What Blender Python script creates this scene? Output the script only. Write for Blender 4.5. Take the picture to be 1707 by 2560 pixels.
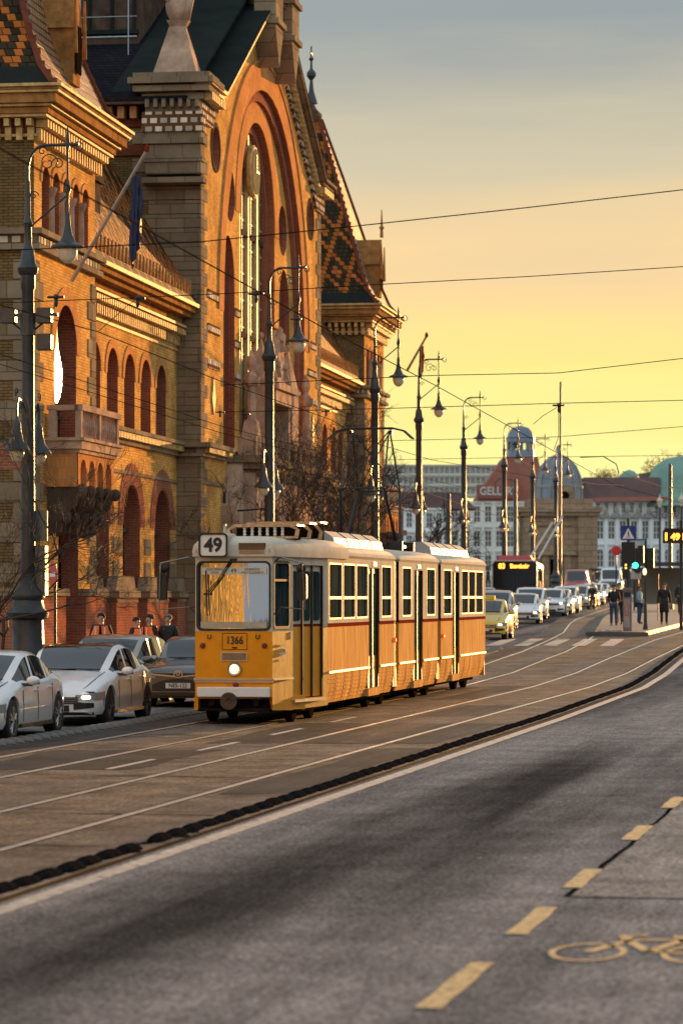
import bpy, math, random
from mathutils import Vector, Matrix, geometry
R = math.radians
random.seed(7)
for o in list(bpy.data.objects): bpy.data.objects.remove(o)
scene = bpy.context.scene
col = scene.collection

# ---------------- camera ----------------
YAW = 10.25                       # the street runs along +Y, the camera looks 10.25 degrees left of it
CAMH = 2.3
cd = bpy.data.cameras.new('camera'); cam = bpy.data.objects.new('camera', cd); col.objects.link(cam)
cam.location = (0, 0, CAMH); cam.rotation_euler = (R(90), 0, R(YAW))
cd.sensor_fit = 'HORIZONTAL'; cd.sensor_width = 24.0
cd.lens = 24.0 * 8000 / 1707
cd.shift_y = 210.0 / 1707
cd.clip_start = 0.5; cd.clip_end = 6000
cd.dof.use_dof = True; cd.dof.focus_distance = 63.0; cd.dof.aperture_fstop = 2.6
scene.camera = cam

# ---------------- sky, sun, exposure ----------------
SUN_AZ = 11.45                    # degrees right of +Y (just ahead-right, out of frame)
SUN_EL = 3.9
w = bpy.data.worlds.new('World'); scene.world = w; w.use_nodes = True
nt = w.node_tree; nt.nodes.clear()
out = nt.nodes.new('ShaderNodeOutputWorld'); bg = nt.nodes.new('ShaderNodeBackground')
sky = nt.nodes.new('ShaderNodeTexSky'); sky.sky_type = 'NISHITA'; sky.sun_disc = False
sky.sun_elevation = R(SUN_EL); sky.sun_rotation = R(SUN_AZ); sky.air_density = 1.6; sky.dust_density = 2.5; sky.ozone_density = 1.0
tc = nt.nodes.new('ShaderNodeTexCoord'); sp = nt.nodes.new('ShaderNodeSeparateXYZ'); nt.links.new(tc.outputs['Generated'], sp.inputs[0])
# thin layered evening cloud: it greys the sky overhead and lets the yellow show near the horizon
ramp = nt.nodes.new('ShaderNodeValToRGB'); cr = ramp.color_ramp
stops = [(0.0, (6.0, 5.7, 2.8)), (0.022, (5.7, 5.4, 2.3)), (0.045, (5.3, 4.8, 1.8)), (0.066, (4.9, 4.1, 1.35)), (0.105, (4.7, 3.35, 1.7)), (0.142, (3.2, 2.85, 2.0)), (0.182, (1.6, 1.8, 1.85)), (1.0, (2.2, 2.6, 3.1))]
while len(cr.elements) < len(stops): cr.elements.new(0.5)
for e, (p, c) in zip(cr.elements, stops): e.position = p; e.color = (c[0]/10, c[1]/10, c[2]/10, 1)
nz = nt.nodes.new('ShaderNodeTexNoise'); nz.inputs['Scale'].default_value = 4.0; nz.inputs['Detail'].default_value = 6
mpn = nt.nodes.new('ShaderNodeMapping'); mpn.inputs['Scale'].default_value = (1, 1, 7); nt.links.new(tc.outputs['Generated'], mpn.inputs[0]); nt.links.new(mpn.outputs[0], nz.inputs['Vector'])
ma = nt.nodes.new('ShaderNodeMath'); ma.operation = 'MULTIPLY_ADD'; ma.inputs[1].default_value = 0.07
nt.links.new(nz.outputs['Fac'], ma.inputs[0])
sub = nt.nodes.new('ShaderNodeMath'); sub.operation = 'SUBTRACT'; sub.inputs[1].default_value = 0.033
nt.links.new(sp.outputs['Z'], sub.inputs[0]); nt.links.new(sub.outputs[0], ma.inputs[2]); nt.links.new(ma.outputs[0], ramp.inputs[0])
sc10 = nt.nodes.new('ShaderNodeVectorMath'); sc10.operation = 'SCALE'; sc10.inputs['Scale'].default_value = 10.0
nt.links.new(ramp.outputs[0], sc10.inputs[0])
# brighter towards the sun, bluer behind
dotn = nt.nodes.new('ShaderNodeVectorMath'); dotn.operation = 'DOT_PRODUCT'
dotn.inputs[1].default_value = (math.sin(R(SUN_AZ)), math.cos(R(SUN_AZ)), 0.05)
nt.links.new(tc.outputs['Generated'], dotn.inputs[0])
mr = nt.nodes.new('ShaderNodeMapRange'); mr.inputs['From Min'].default_value = 0.2; mr.inputs['From Max'].default_value = 0.97; mr.interpolation_type = 'SMOOTHSTEP'
nt.links.new(dotn.outputs['Value'], mr.inputs['Value'])
mixs = nt.nodes.new('ShaderNodeMix'); mixs.data_type = 'RGBA'
cool = nt.nodes.new('ShaderNodeVectorMath'); cool.operation = 'ADD'; cool.inputs[1].default_value = (2.6, 2.95, 3.3)
nt.links.new(sky.outputs[0], cool.inputs[0])
nt.links.new(mr.outputs[0], mixs.inputs['Factor']); nt.links.new(cool.outputs[0], mixs.inputs[6]); nt.links.new(sc10.outputs[0], mixs.inputs[7])
nt.links.new(mixs.outputs[2], bg.inputs['Color']); bg.inputs['Strength'].default_value = 0.084
nt.links.new(bg.outputs[0], out.inputs['Surface'])

sd = bpy.data.lights.new('sun', 'SUN'); sd.energy = 5.0; sd.angle = R(0.5); sd.color = (1.0, 0.50, 0.15)
so = bpy.data.objects.new('sun', sd); col.objects.link(so)
sdir = Vector((math.sin(R(SUN_AZ))*math.cos(R(SUN_EL)), math.cos(R(SUN_AZ))*math.cos(R(SUN_EL)), math.sin(R(SUN_EL))))
so.rotation_euler = sdir.to_track_quat('Z', 'Y').to_euler(); so.location = (30, 100, 60)
scene.view_settings.view_transform = 'Standard'; scene.view_settings.look = 'None'
scene.view_settings.exposure = 1.32; scene.view_settings.gamma = 1.0; scene.view_settings.use_curve_mapping = False
scene.render.engine = 'CYCLES'

# ---------------- helpers ----------------
CA, SA = math.cos(R(YAW)), math.sin(R(YAW))
def W(x, y, t):                   # photograph pixel at depth t -> world point (used to survey the place)
    u = (x-853.5)/8000
    return Vector((t*(-SA+u*CA), t*(CA+u*SA), CAMH+(1490-y)/8000*t))
def lerp(a, b, k): return a+(b-a)*k
def itp(tab, x):
    if x <= tab[0][0]: return tab[0][1]
    for (a, b), (c, d) in zip(tab, tab[1:]):
        if x <= c: return lerp(b, d, (x-a)/(c-a))
    return tab[-1][1]
def spl(tab, x):                  # Catmull-Rom through a table
    n = len(tab)
    if x <= tab[0][0]: return tab[0][1]
    if x >= tab[-1][0]: return tab[-1][1]
    i = max(j for j in range(n-1) if tab[j][0] <= x)
    x0, y0 = tab[i]; x1, y1 = tab[i+1]; h = x1-x0; k = (x-x0)/h
    m0 = (y1-tab[i-1][1])/(x1-tab[i-1][0])*h if i else (y1-y0)
    m1 = (tab[i+2][1]-y0)/(tab[i+2][0]-x0)*h if i+2 < n else (y1-y0)
    return (2*k**3-3*k**2+1)*y0+(k**3-2*k*k+k)*m0+(-2*k**3+3*k*k)*y1+(k**3-k*k)*m1
GT = [(-200, 0), (80, 0), (90, .1), (100, .33), (117, .66), (149, .97), (175, 1.15), (200, 1.3), (230, 1.55), (260, 1.85), (280, 2.0), (320, 2.05), (3000, 2.05)]
def gz(Y): return itp(GT, Y)      # the street rises gently towards the bridge
BT = [(90, 0), (105, -.15), (117, -.6), (130, -1.5), (149, -3.3), (164, -4.6), (200, -7), (230, -8.8), (260, -11), (300, -13.9), (400, -19)]
def bx(Y): return itp(BT, Y)      # and its left lanes swing left

class MB:
    def __init__(s): s.v = []; s.f = []; s.m = []
    def add(s, vs, fs, mi=0):
        b = len(s.v); s.v += [tuple(p) for p in vs]
        for f in fs: s.f.append(tuple(b+i for i in f)); s.m.append(mi)
    def box(s, x0, x1, y0, y1, z0, z1, mi=0, T=None):
        vs = [(x0,y0,z0),(x1,y0,z0),(x1,y1,z0),(x0,y1,z0),(x0,y0,z1),(x1,y0,z1),(x1,y1,z1),(x0,y1,z1)]
        if T: vs = [T(Vector(p)) for p in vs]
        s.add(vs, [(0,3,2,1),(4,5,6,7),(0,1,5,4),(1,2,6,5),(2,3,7,6),(3,0,4,7)], mi)
    def cbox(s, c, d, mi=0, T=None): s.box(c[0]-d[0]/2, c[0]+d[0]/2, c[1]-d[1]/2, c[1]+d[1]/2, c[2]-d[2]/2, c[2]+d[2]/2, mi, T)
    def frus(s, x0, x1, y0, y1, z0, z1, i, mi=0, j=None):   # tapering block
        j = i if j is None else j
        vs = [(x0,y0,z0),(x1,y0,z0),(x1,y1,z0),(x0,y1,z0),(x0+i,y0+j,z1),(x1-i,y0+j,z1),(x1-i,y1-j,z1),(x0+i,y1-j,z1)]
        s.add(vs, [(0,3,2,1),(4,5,6,7),(0,1,5,4),(1,2,6,5),(2,3,7,6),(3,0,4,7)], mi)
    def prism(s, poly, P, d0, d1, mi=0):      # P(u,v,d) -> point ; poly [(u,v)]
        n = len(poly)
        vs = [P(u, v, d0) for u, v in poly]+[P(u, v, d1) for u, v in poly]
        s.add(vs, [tuple(range(n)), tuple(range(2*n-1, n-1, -1))]+[(i, n+i, n+(i+1) % n, (i+1) % n) for i in range(n)], mi)
    def panel(s, outer, holes, P, depth, mi=0, mi2=None, back=None):
        polys = [outer]+holes
        pts = [p for q in polys for p in q]
        tri = geometry.tessellate_polygon([[Vector((u, v, 0)) for u, v in q] for q in polys])
        s.add([P(u, v, 0) for u, v in pts], [tuple(t) for t in tri], mi)
        for q in holes:
            n = len(q)
            s.add([P(u, v, 0) for u, v in q]+[P(u, v, depth) for u, v in q], [(i, (i+1) % n, n+(i+1) % n, n+i) for i in range(n)], mi if mi2 is None else mi2)
    def tube(s, pts, r, n=6, mi=0, caps=True):
        pts = [Vector(p) for p in pts]; m = len(pts)
        rs = r if isinstance(r, (list, tuple)) else [r]*m
        b = len(s.v); up = Vector((0, 0, 1)); prev = None
        for i, p in enumerate(pts):
            d = (pts[min(i+1, m-1)]-pts[max(i-1, 0)])
            d = d.normalized() if d.length > 1e-9 else Vector((0, 0, 1))
            if prev is None:
                a = d.cross(up)
                if a.length < .05: a = d.cross(Vector((1, 0, 0)))
            else: a = prev-d*prev.dot(d)
            a = a.normalized() if a.length > 1e-9 else Vector((1, 0, 0)); prev = a; c = d.cross(a)
            for k in range(n):
                q = p+(a*math.cos(2*math.pi*k/n)+c*math.sin(2*math.pi*k/n))*rs[i]
                s.v.append(tuple(q))
        for i in range(m-1):
            for k in range(n):
                s.f.append((b+i*n+k, b+i*n+(k+1) % n, b+(i+1)*n+(k+1) % n, b+(i+1)*n+k)); s.m.append(mi)
        if caps:
            s.f.append(tuple(b+k for k in range(n-1, -1, -1))); s.f.append(tuple(b+(m-1)*n+k for k in range(n))); s.m += [mi, mi]
    def lathe(s, c, prof, n=12, mi=0, ax='z', ph=0):
        b = len(s.v); c = Vector(c)
        for r, h in prof:
            for k in range(n):
                a = 2*math.pi*k/n+ph; x, y = r*math.cos(a), r*math.sin(a)
                p = (x, y, h) if ax == 'z' else ((h, x, y) if ax == 'x' else (x, h, y))
                s.v.append(tuple(c+Vector(p)))
        m = len(prof)
        for i in range(m-1):
            for k in range(n):
                s.f.append((b+i*n+k, b+i*n+(k+1) % n, b+(i+1)*n+(k+1) % n, b+(i+1)*n+k)); s.m.append(mi)
        s.f.append(tuple(b+k for k in range(n-1, -1, -1))); s.f.append(tuple(b+(m-1)*n+k for k in range(n))); s.m += [mi, mi]
    def grid(s, rows, mi=0, closed=False):
        b = len(s.v); n = len(rows[0])
        for r in rows: s.v += [tuple(p) for p in r]
        for i in range(len(rows)-1):
            for k in range(n if closed else n-1):
                s.f.append((b+i*n+k, b+i*n+(k+1) % n, b+(i+1)*n+(k+1) % n, b+(i+1)*n+k)); s.m.append(mi)
    def ell(s, c, r, n=8, mi=0):
        prof = [(math.sin(math.pi*i/n)+1e-4, -math.cos(math.pi*i/n)) for i in range(n+1)]
        b = len(s.v); s.lathe((0, 0, 0), prof, 10, mi)
        for i in range(b, len(s.v)):
            x, y, z = s.v[i]; s.v[i] = (c[0]+x*r[0], c[1]+y*r[1], c[2]+z*r[2])
    def build(s, name, mats, parent=None, smooth=False, bevel=0, loc=None):
        me = bpy.data.meshes.new(name); me.from_pydata(s.v, [], s.f)
        if not isinstance(mats, (list, tuple)): mats = [mats]
        for m in mats: me.materials.append(m)
        if len(mats) > 1: me.polygons.foreach_set('material_index', s.m)
        if smooth: me.polygons.foreach_set('use_smooth', [True]*len(me.polygons))
        me.update(); me.validate()
        o = bpy.data.objects.new(name, me); col.objects.link(o)
        if parent is not None: o.parent = parent
        if loc is not None: o.location = loc
        if smooth == 'auto':
            md = o.modifiers.new('edges', 'EDGE_SPLIT'); md.split_angle = R(40)
        if bevel:
            md = o.modifiers.new('bevel', 'BEVEL'); md.width = bevel; md.segments = 2; md.limit_method = 'ANGLE'
        return o
def thing(name, label, cat, loc=(0, 0, 0), rz=0, group=None):
    o = bpy.data.objects.new(name, None); col.objects.link(o); o.location = loc; o.rotation_euler = (0, 0, rz); o.empty_display_size = .3
    o['label'] = label; o['category'] = cat
    if group: o['group'] = group
    return o
def tag(o, label, cat, group=None, kind=None):
    o['label'] = label; o['category'] = cat
    if group: o['group'] = group
    if kind: o['kind'] = kind
    return o
def struct(o): o['kind'] = 'structure'; return o
CH = {}
def dup(root, loc, rz=0, label=None, group=None, swap=None):
    def cp(o, par):
        c = o.copy(); col.objects.link(c); c.parent = par
        if swap and o.type == 'MESH' and any(m and m.name in swap for m in o.data.materials):
            c.data = o.data.copy()
            for i, m in enumerate(c.data.materials):
                if m and m.name in swap: c.data.materials[i] = swap[m.name]
        for k in [q for q in allobs if q.parent == o]: cp(k, c)
        return c
    allobs = list(col.objects)
    r = cp(root, None); r.location = loc; r.rotation_euler = (0, 0, rz)
    if label: r['label'] = label
    if group: r['group'] = group
    return r
def arch(c, z0, w, zt, n=14, pointed=0.0):
    r = w/2; zs = zt-r*(1+pointed)
    pts = [(c-r, z0), (c+r, z0)]
    for i in range(n+1):
        a = math.pi*i/n; pts.append((c+r*math.cos(a), zs+r*(1+pointed)*math.sin(a)**(1 if not pointed else .85)))
    return pts
def circ(c, z, r, n=20, rz=None): return [(c+r*math.cos(2*math.pi*i/n), z+(rz or r)*math.sin(2*math.pi*i/n)) for i in range(n)]
def ring(c, z, r0, r1, a0=0, a1=math.pi, n=24):
    return [(c+r1*math.cos(lerp(a0, a1, i/n)), z+r1*math.sin(lerp(a0, a1, i/n))) for i in range(n+1)]+[(c+r0*math.cos(lerp(a1, a0, i/n)), z+r0*math.sin(lerp(a1, a0, i/n))) for i in range(n+1)]
def rrect(x0, x1, z0, z1, r, n=4):
    pts = []
    for cx, cz, a in ((x1-r, z1-r, 0), (x0+r, z1-r, 90), (x0+r, z0+r, 180), (x1-r, z0+r, 270)):
        for i in range(n+1): pts.append((cx+r*math.cos(R(a+90*i/n)), cz+r*math.sin(R(a+90*i/n))))
    return pts
def text(body, size, mat, parent, loc, rot, name='lettering', ext=.002, align='CENTER', sx=1, bold=0):
    cu = bpy.data.curves.new(name, 'FONT'); cu.body = body; cu.size = size; cu.extrude = ext; cu.align_x = align; cu.align_y = 'CENTER'; cu.offset = bold; cu.resolution_u = 3
    t = bpy.data.objects.new('tmp', cu); col.objects.link(t)
    bpy.context.view_layer.update()
    me = bpy.data.meshes.new_from_object(t.evaluated_get(bpy.context.evaluated_depsgraph_get()))
    bpy.data.objects.remove(t); me.materials.clear(); me.materials.append(mat); me.name = name
    o = bpy.data.objects.new(name, me); col.objects.link(o); o.parent = parent; o.location = loc; o.rotation_euler = rot; o.scale = (sx, 1, 1)
    return o

# ---------------- materials ----------------
def nodes(m):
    m.use_nodes = True; return m.node_tree, m.node_tree.nodes['Principled BSDF']
def M(name, c, rough=.6, metal=0, var=.18, scale=4, bump=0, coat=0, spec=.5, stretch=None, bscale=None, rvar=0):
    m = bpy.data.materials.new(name); t, b = nodes(m)
    b.inputs['Roughness'].default_value = rough; b.inputs['Metallic'].default_value = metal; b.inputs['Specular IOR Level'].default_value = spec
    if coat: b.inputs['Coat Weight'].default_value = coat; b.inputs['Coat Roughness'].default_value = .04
    tc = t.nodes.new('ShaderNodeTexCoord'); mp = t.nodes.new('ShaderNodeMapping'); t.links.new(tc.outputs['Object'], mp.inputs[0])
    if stretch: mp.inputs['Scale'].default_value = stretch
    n = t.nodes.new('ShaderNodeTexNoise'); n.inputs['Scale'].default_value = scale; n.inputs['Detail'].default_value = 5; n.inputs['Roughness'].default_value = .65
    t.links.new(mp.outputs[0], n.inputs['Vector'])
    r = t.nodes.new('ShaderNodeValToRGB'); r.color_ramp.elements[0].position = .3; r.color_ramp.elements[1].position = .7
    r.color_ramp.elements[0].color = (c[0]*(1-var), c[1]*(1-var), c[2]*(1-var), 1); r.color_ramp.elements[1].color = (min(1, c[0]*(1+var)), min(1, c[1]*(1+var)), min(1, c[2]*(1+var)), 1)
    t.links.new(n.outputs['Fac'], r.inputs[0]); t.links.new(r.outputs[0], b.inputs['Base Color'])
    if rvar:
        q = t.nodes.new('ShaderNodeMapRange'); q.inputs['To Min'].default_value = max(0, rough-rvar); q.inputs['To Max'].default_value = rough+rvar; q.inputs['From Min'].default_value = .3; q.inputs['From Max'].default_value = .7
        t.links.new(n.outputs['Fac'], q.inputs['Value']); t.links.new(q.outputs[0], b.inputs['Roughness'])
    if bump:
        n2 = t.nodes.new('ShaderNodeTexNoise'); n2.inputs['Scale'].default_value = bscale or scale*6; n2.inputs['Detail'].default_value = 3; t.links.new(mp.outputs[0], n2.inputs['Vector'])
        bp = t.nodes.new('ShaderNodeBump'); bp.inputs['Strength'].default_value = bump; bp.inputs['Distance'].default_value = .02
        t.links.new(n2.outputs['Fac'], bp.inputs['Height']); t.links.new(bp.outputs[0], b.inputs['Normal'])
    return m
def EM(name, c, s):
    m = bpy.data.materials.new(name); t, b = nodes(m); b.inputs['Base Color'].default_value = (c[0], c[1], c[2], 1)
    b.inputs['Emission Color'].default_value = (c[0], c[1], c[2], 1); b.inputs['Emission Strength'].default_value = s; return m
def BR(name, c1, c2, mo, bw=.27, bh=.08, ms=.01, bias=0, rough=.75, big=.25, offs=.5, bump=.4, spec=0.0):
    m = bpy.data.materials.new(name); t, b = nodes(m); b.inputs['Roughness'].default_value = rough; b.inputs['Specular IOR Level'].default_value = spec
    tc = t.nodes.new('ShaderNodeTexCoord'); s = t.nodes.new('ShaderNodeSeparateXYZ'); t.links.new(tc.outputs['Object'], s.inputs[0])
    a = t.nodes.new('ShaderNodeMath'); t.links.new(s.outputs[0], a.inputs[0]); t.links.new(s.outputs[1], a.inputs[1])
    cb = t.nodes.new('ShaderNodeCombineXYZ'); t.links.new(a.outputs[0], cb.inputs[0]); t.links.new(s.outputs[2], cb.inputs[1])
    k = t.nodes.new('ShaderNodeTexBrick'); k.inputs['Scale'].default_value = 1; k.inputs['Brick Width'].default_value = bw; k.inputs['Row Height'].default_value = bh
    k.inputs['Mortar Size'].default_value = ms; k.inputs['Bias'].default_value = bias; k.offset = offs
    for nme, cc in (('Color1', c1), ('Color2', c2), ('Mortar', mo)): k.inputs[nme].default_value = (*cc, 1)
    t.links.new(cb.outputs[0], k.inputs['Vector'])
    n = t.nodes.new('ShaderNodeTexNoise'); n.inputs['Scale'].default_value = .55; n.inputs['Detail'].default_value = 6; n.inputs['Roughness'].default_value = .7; t.links.new(tc.outputs['Object'], n.inputs['Vector'])
    q = t.nodes.new('ShaderNodeMapRange'); q.inputs['From Min'].default_value = .3; q.inputs['From Max'].default_value = .7; q.inputs['To Min'].default_value = 1-big; q.inputs['To Max'].default_value = 1+big*.6; t.links.new(n.outputs['Fac'], q.inputs['Value'])
    v = t.nodes.new('ShaderNodeVectorMath'); v.operation = 'SCALE'; t.links.new(k.outputs['Color'], v.inputs[0]); t.links.new(q.outputs[0], v.inputs['Scale'])
    t.links.new(v.outputs[0], b.inputs['Base Color'])
    bp = t.nodes.new('ShaderNodeBump'); bp.inputs['Strength'].default_value = bump; bp.inputs['Distance'].default_value = .02
    n3 = t.nodes.new('ShaderNodeTexNoise'); n3.inputs['Scale'].default_value = 9; n3.inputs['Detail'].default_value = 4; t.links.new(tc.outputs['Object'], n3.inputs['Vector'])
    ad = t.nodes.new('ShaderNodeMath'); ad.operation = 'SUBTRACT'; t.links.new(n3.outputs['Fac'], ad.inputs[0]); t.links.new(k.outputs['Fac'], ad.inputs[1])
    t.links.new(ad.outputs[0], bp.inputs['Height']); t.links.new(bp.outputs[0], b.inputs['Normal'])
    return m
def TILE(name, base, diam, cw=.24, ch=.2, P=5, rough=.5, third=None):
    # glazed plain tiles laid in a lozenge pattern; the tile grid is in wall coordinates (x+y, z)
    m = bpy.data.materials.new(name); t, b = nodes(m); b.inputs['Roughness'].default_value = rough; b.inputs['Specular IOR Level'].default_value = .03
    def mt(op, *a):
        n = t.nodes.new('ShaderNodeMath'); n.operation = op
        for i, x in enumerate(a):
            if isinstance(x, (int, float)): n.inputs[i].default_value = x
            else: t.links.new(x, n.inputs[i])
        return n.outputs[0]
    tc = t.nodes.new('ShaderNodeTexCoord'); s = t.nodes.new('ShaderNodeSeparateXYZ'); t.links.new(tc.outputs['Object'], s.inputs[0])
    h = mt('ADD', s.outputs[0], s.outputs[1]); h = mt('ADD', h, 400.0); z = mt('DIVIDE', s.outputs[2], ch)
    row = mt('FLOOR', z); par = mt('MULTIPLY', mt('MODULO', row, 2.0), .5)
    cx = mt('ADD', mt('DIVIDE', h, cw), par); ci = mt('FLOOR', cx)
    u = mt('SUBTRACT', mt('ADD', ci, .5), par)           # tile centre in tile units
    fu = mt('ABSOLUTE', mt('SUBTRACT', mt('MODULO', u, float(P)), P/2))
    fv = mt('ABSOLUTE', mt('SUBTRACT', mt('MODULO', mt('ADD', row, 100.0*P), float(P*2)), float(P)))
    d = mt('ADD', mt('MULTIPLY', fu, 2.0), fv)            # 0 .. 2P
    ringm = mt('LESS_THAN', mt('ABSOLUTE', mt('SUBTRACT', d, P*1.0)), P*.26)
    cen = mt('LESS_THAN', d, P*.3)
    sel = mt('MAXIMUM', ringm, cen)
    mx = t.nodes.new('ShaderNodeMix'); mx.data_type = 'RGBA'; mx.inputs[6].default_value = (*base, 1); mx.inputs[7].default_value = (*diam, 1); t.links.new(sel, mx.inputs['Factor'])
    wn = t.nodes.new('ShaderNodeTexWhiteNoise'); cb = t.nodes.new('ShaderNodeCombineXYZ'); t.links.new(ci, cb.inputs[0]); t.links.new(row, cb.inputs[1]); t.links.new(cb.outputs[0], wn.inputs['Vector'])
    fx = mt('ABSOLUTE', mt('SUBTRACT', mt('FRACT', cx), .5)); fz = mt('FRACT', z)
    gap = mt('MULTIPLY', mt('LESS_THAN', fx, .44), mt('GREATER_THAN', fz, .14))
    k = mt('MULTIPLY', mt('ADD', mt('MULTIPLY', wn.outputs['Value'], .5), .7), mt('ADD', mt('MULTIPLY', gap, .7), .3))
    v = t.nodes.new('ShaderNodeVectorMath'); v.operation = 'SCALE'; t.links.new(mx.outputs[2], v.inputs[0]); t.links.new(k, v.inputs['Scale']); t.links.new(v.outputs[0], b.inputs['Base Color'])
    bp = t.nodes.new('ShaderNodeBump'); bp.inputs['Strength'].default_value = .7; bp.inputs['Distance'].default_value = .03; t.links.new(mt('MULTIPLY', fz, gap), bp.inputs['Height']); t.links.new(bp.outputs[0], b.inputs['Normal'])
    return m
def GLASS(name, c, rough=.03, wave=0, wscale=(1, 1, 1), dist=.02, spec=.5, ior=1.5):
    m = bpy.data.materials.new(name); t, b = nodes(m); b.inputs['Base Color'].default_value = (*c, 1); b.inputs['Roughness'].default_value = rough; b.inputs['IOR'].default_value = ior; b.inputs['Specular IOR Level'].default_value = spec
    if wave:
        tc = t.nodes.new('ShaderNodeTexCoord'); mp = t.nodes.new('ShaderNodeMapping'); mp.inputs['Scale'].default_value = wscale; t.links.new(tc.outputs['Object'], mp.inputs[0])
        n = t.nodes.new('ShaderNodeTexNoise'); n.inputs['Scale'].default_value = 3; n.inputs['Detail'].default_value = 2; t.links.new(mp.outputs[0], n.inputs['Vector'])
        bp = t.nodes.new('ShaderNodeBump'); bp.inputs['Strength'].default_value = wave; bp.inputs['Distance'].default_value = dist; t.links.new(n.outputs['Fac'], bp.inputs['Height']); t.links.new(bp.outputs[0], b.inputs['Normal'])
    return m
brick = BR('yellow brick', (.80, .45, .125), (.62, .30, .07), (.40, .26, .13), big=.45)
brick_w = BR('shaded yellow brick', (.25, .165, .07), (.18, .115, .05), (.08, .055, .035), big=.4)  # darker copy of the yellow brick, with the side walls' shade in its colour
brick_r = BR('red brick', (.36, .115, .06), (.29, .085, .045), (.30, .20, .15))
brick_rd = BR('dark red brick', (.22, .06, .035), (.17, .045, .028), (.14, .07, .05))
brick_o = BR('orange arch brick', (.68, .31, .10), (.56, .23, .07), (.40, .25, .15), bw=.12, bh=.3)
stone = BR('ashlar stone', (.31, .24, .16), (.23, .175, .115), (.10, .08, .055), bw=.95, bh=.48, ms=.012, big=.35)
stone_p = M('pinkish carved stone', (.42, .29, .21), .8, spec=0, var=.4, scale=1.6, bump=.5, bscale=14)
stone_g = M('golden cornice stone', (.56, .38, .16), .7, var=.5, scale=3, bump=.4, spec=.05)  # golden stone tone for cornice edges, dentils and brackets; no gold leaf
brown_c = M('brown cornice stone', (.34, .17, .06), .8, var=.4, scale=3, bump=.4, spec=0)
dark_st = M('sooty cornice', (.09, .065, .05), .8, spec=0, var=.4, scale=2, bump=.4)
majol = BR('majolica frieze', (.80, .74, .62), (.10, .12, .07), (.16, .07, .03), bw=.34, bh=.28, ms=.06, big=.25, rough=.5, bias=-.25)
tile_d = TILE('patterned roof tiles', (.045, .036, .022), (.42, .135, .03))
tile_s = BR('shingle roof', (.44, .24, .12), (.32, .17, .09), (.04, .03, .02), bw=.28, bh=.24, ms=.035, rough=.35, spec=.4)
slate = BR('dark slate roof', (.022, .022, .028), (.016, .016, .021), (.008, .008, .01), bw=.3, bh=.14, ms=.012, rough=.6)
sheet = M('grey sheet metal', (.022, .027, .026), .8, 0, spec=0, var=.2, scale=.8)
iron = M('dark blue-grey painted iron', (.035, .042, .048), .42, .2, var=.3, scale=4, bump=.25)
black = M('black', (.012, .012, .013), .5, var=.3)
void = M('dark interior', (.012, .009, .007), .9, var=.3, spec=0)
win_gl = GLASS('old window glass', (.02, .016, .012), .12, .25, (1, 1, 1), spec=.2)
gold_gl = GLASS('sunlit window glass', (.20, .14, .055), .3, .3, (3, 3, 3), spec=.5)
globe = M('milky lamp glass', (.62, .55, .42), .3, var=.08, spec=.5)
white = M('white paint', (.8, .8, .78), .5, var=.05)
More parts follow.
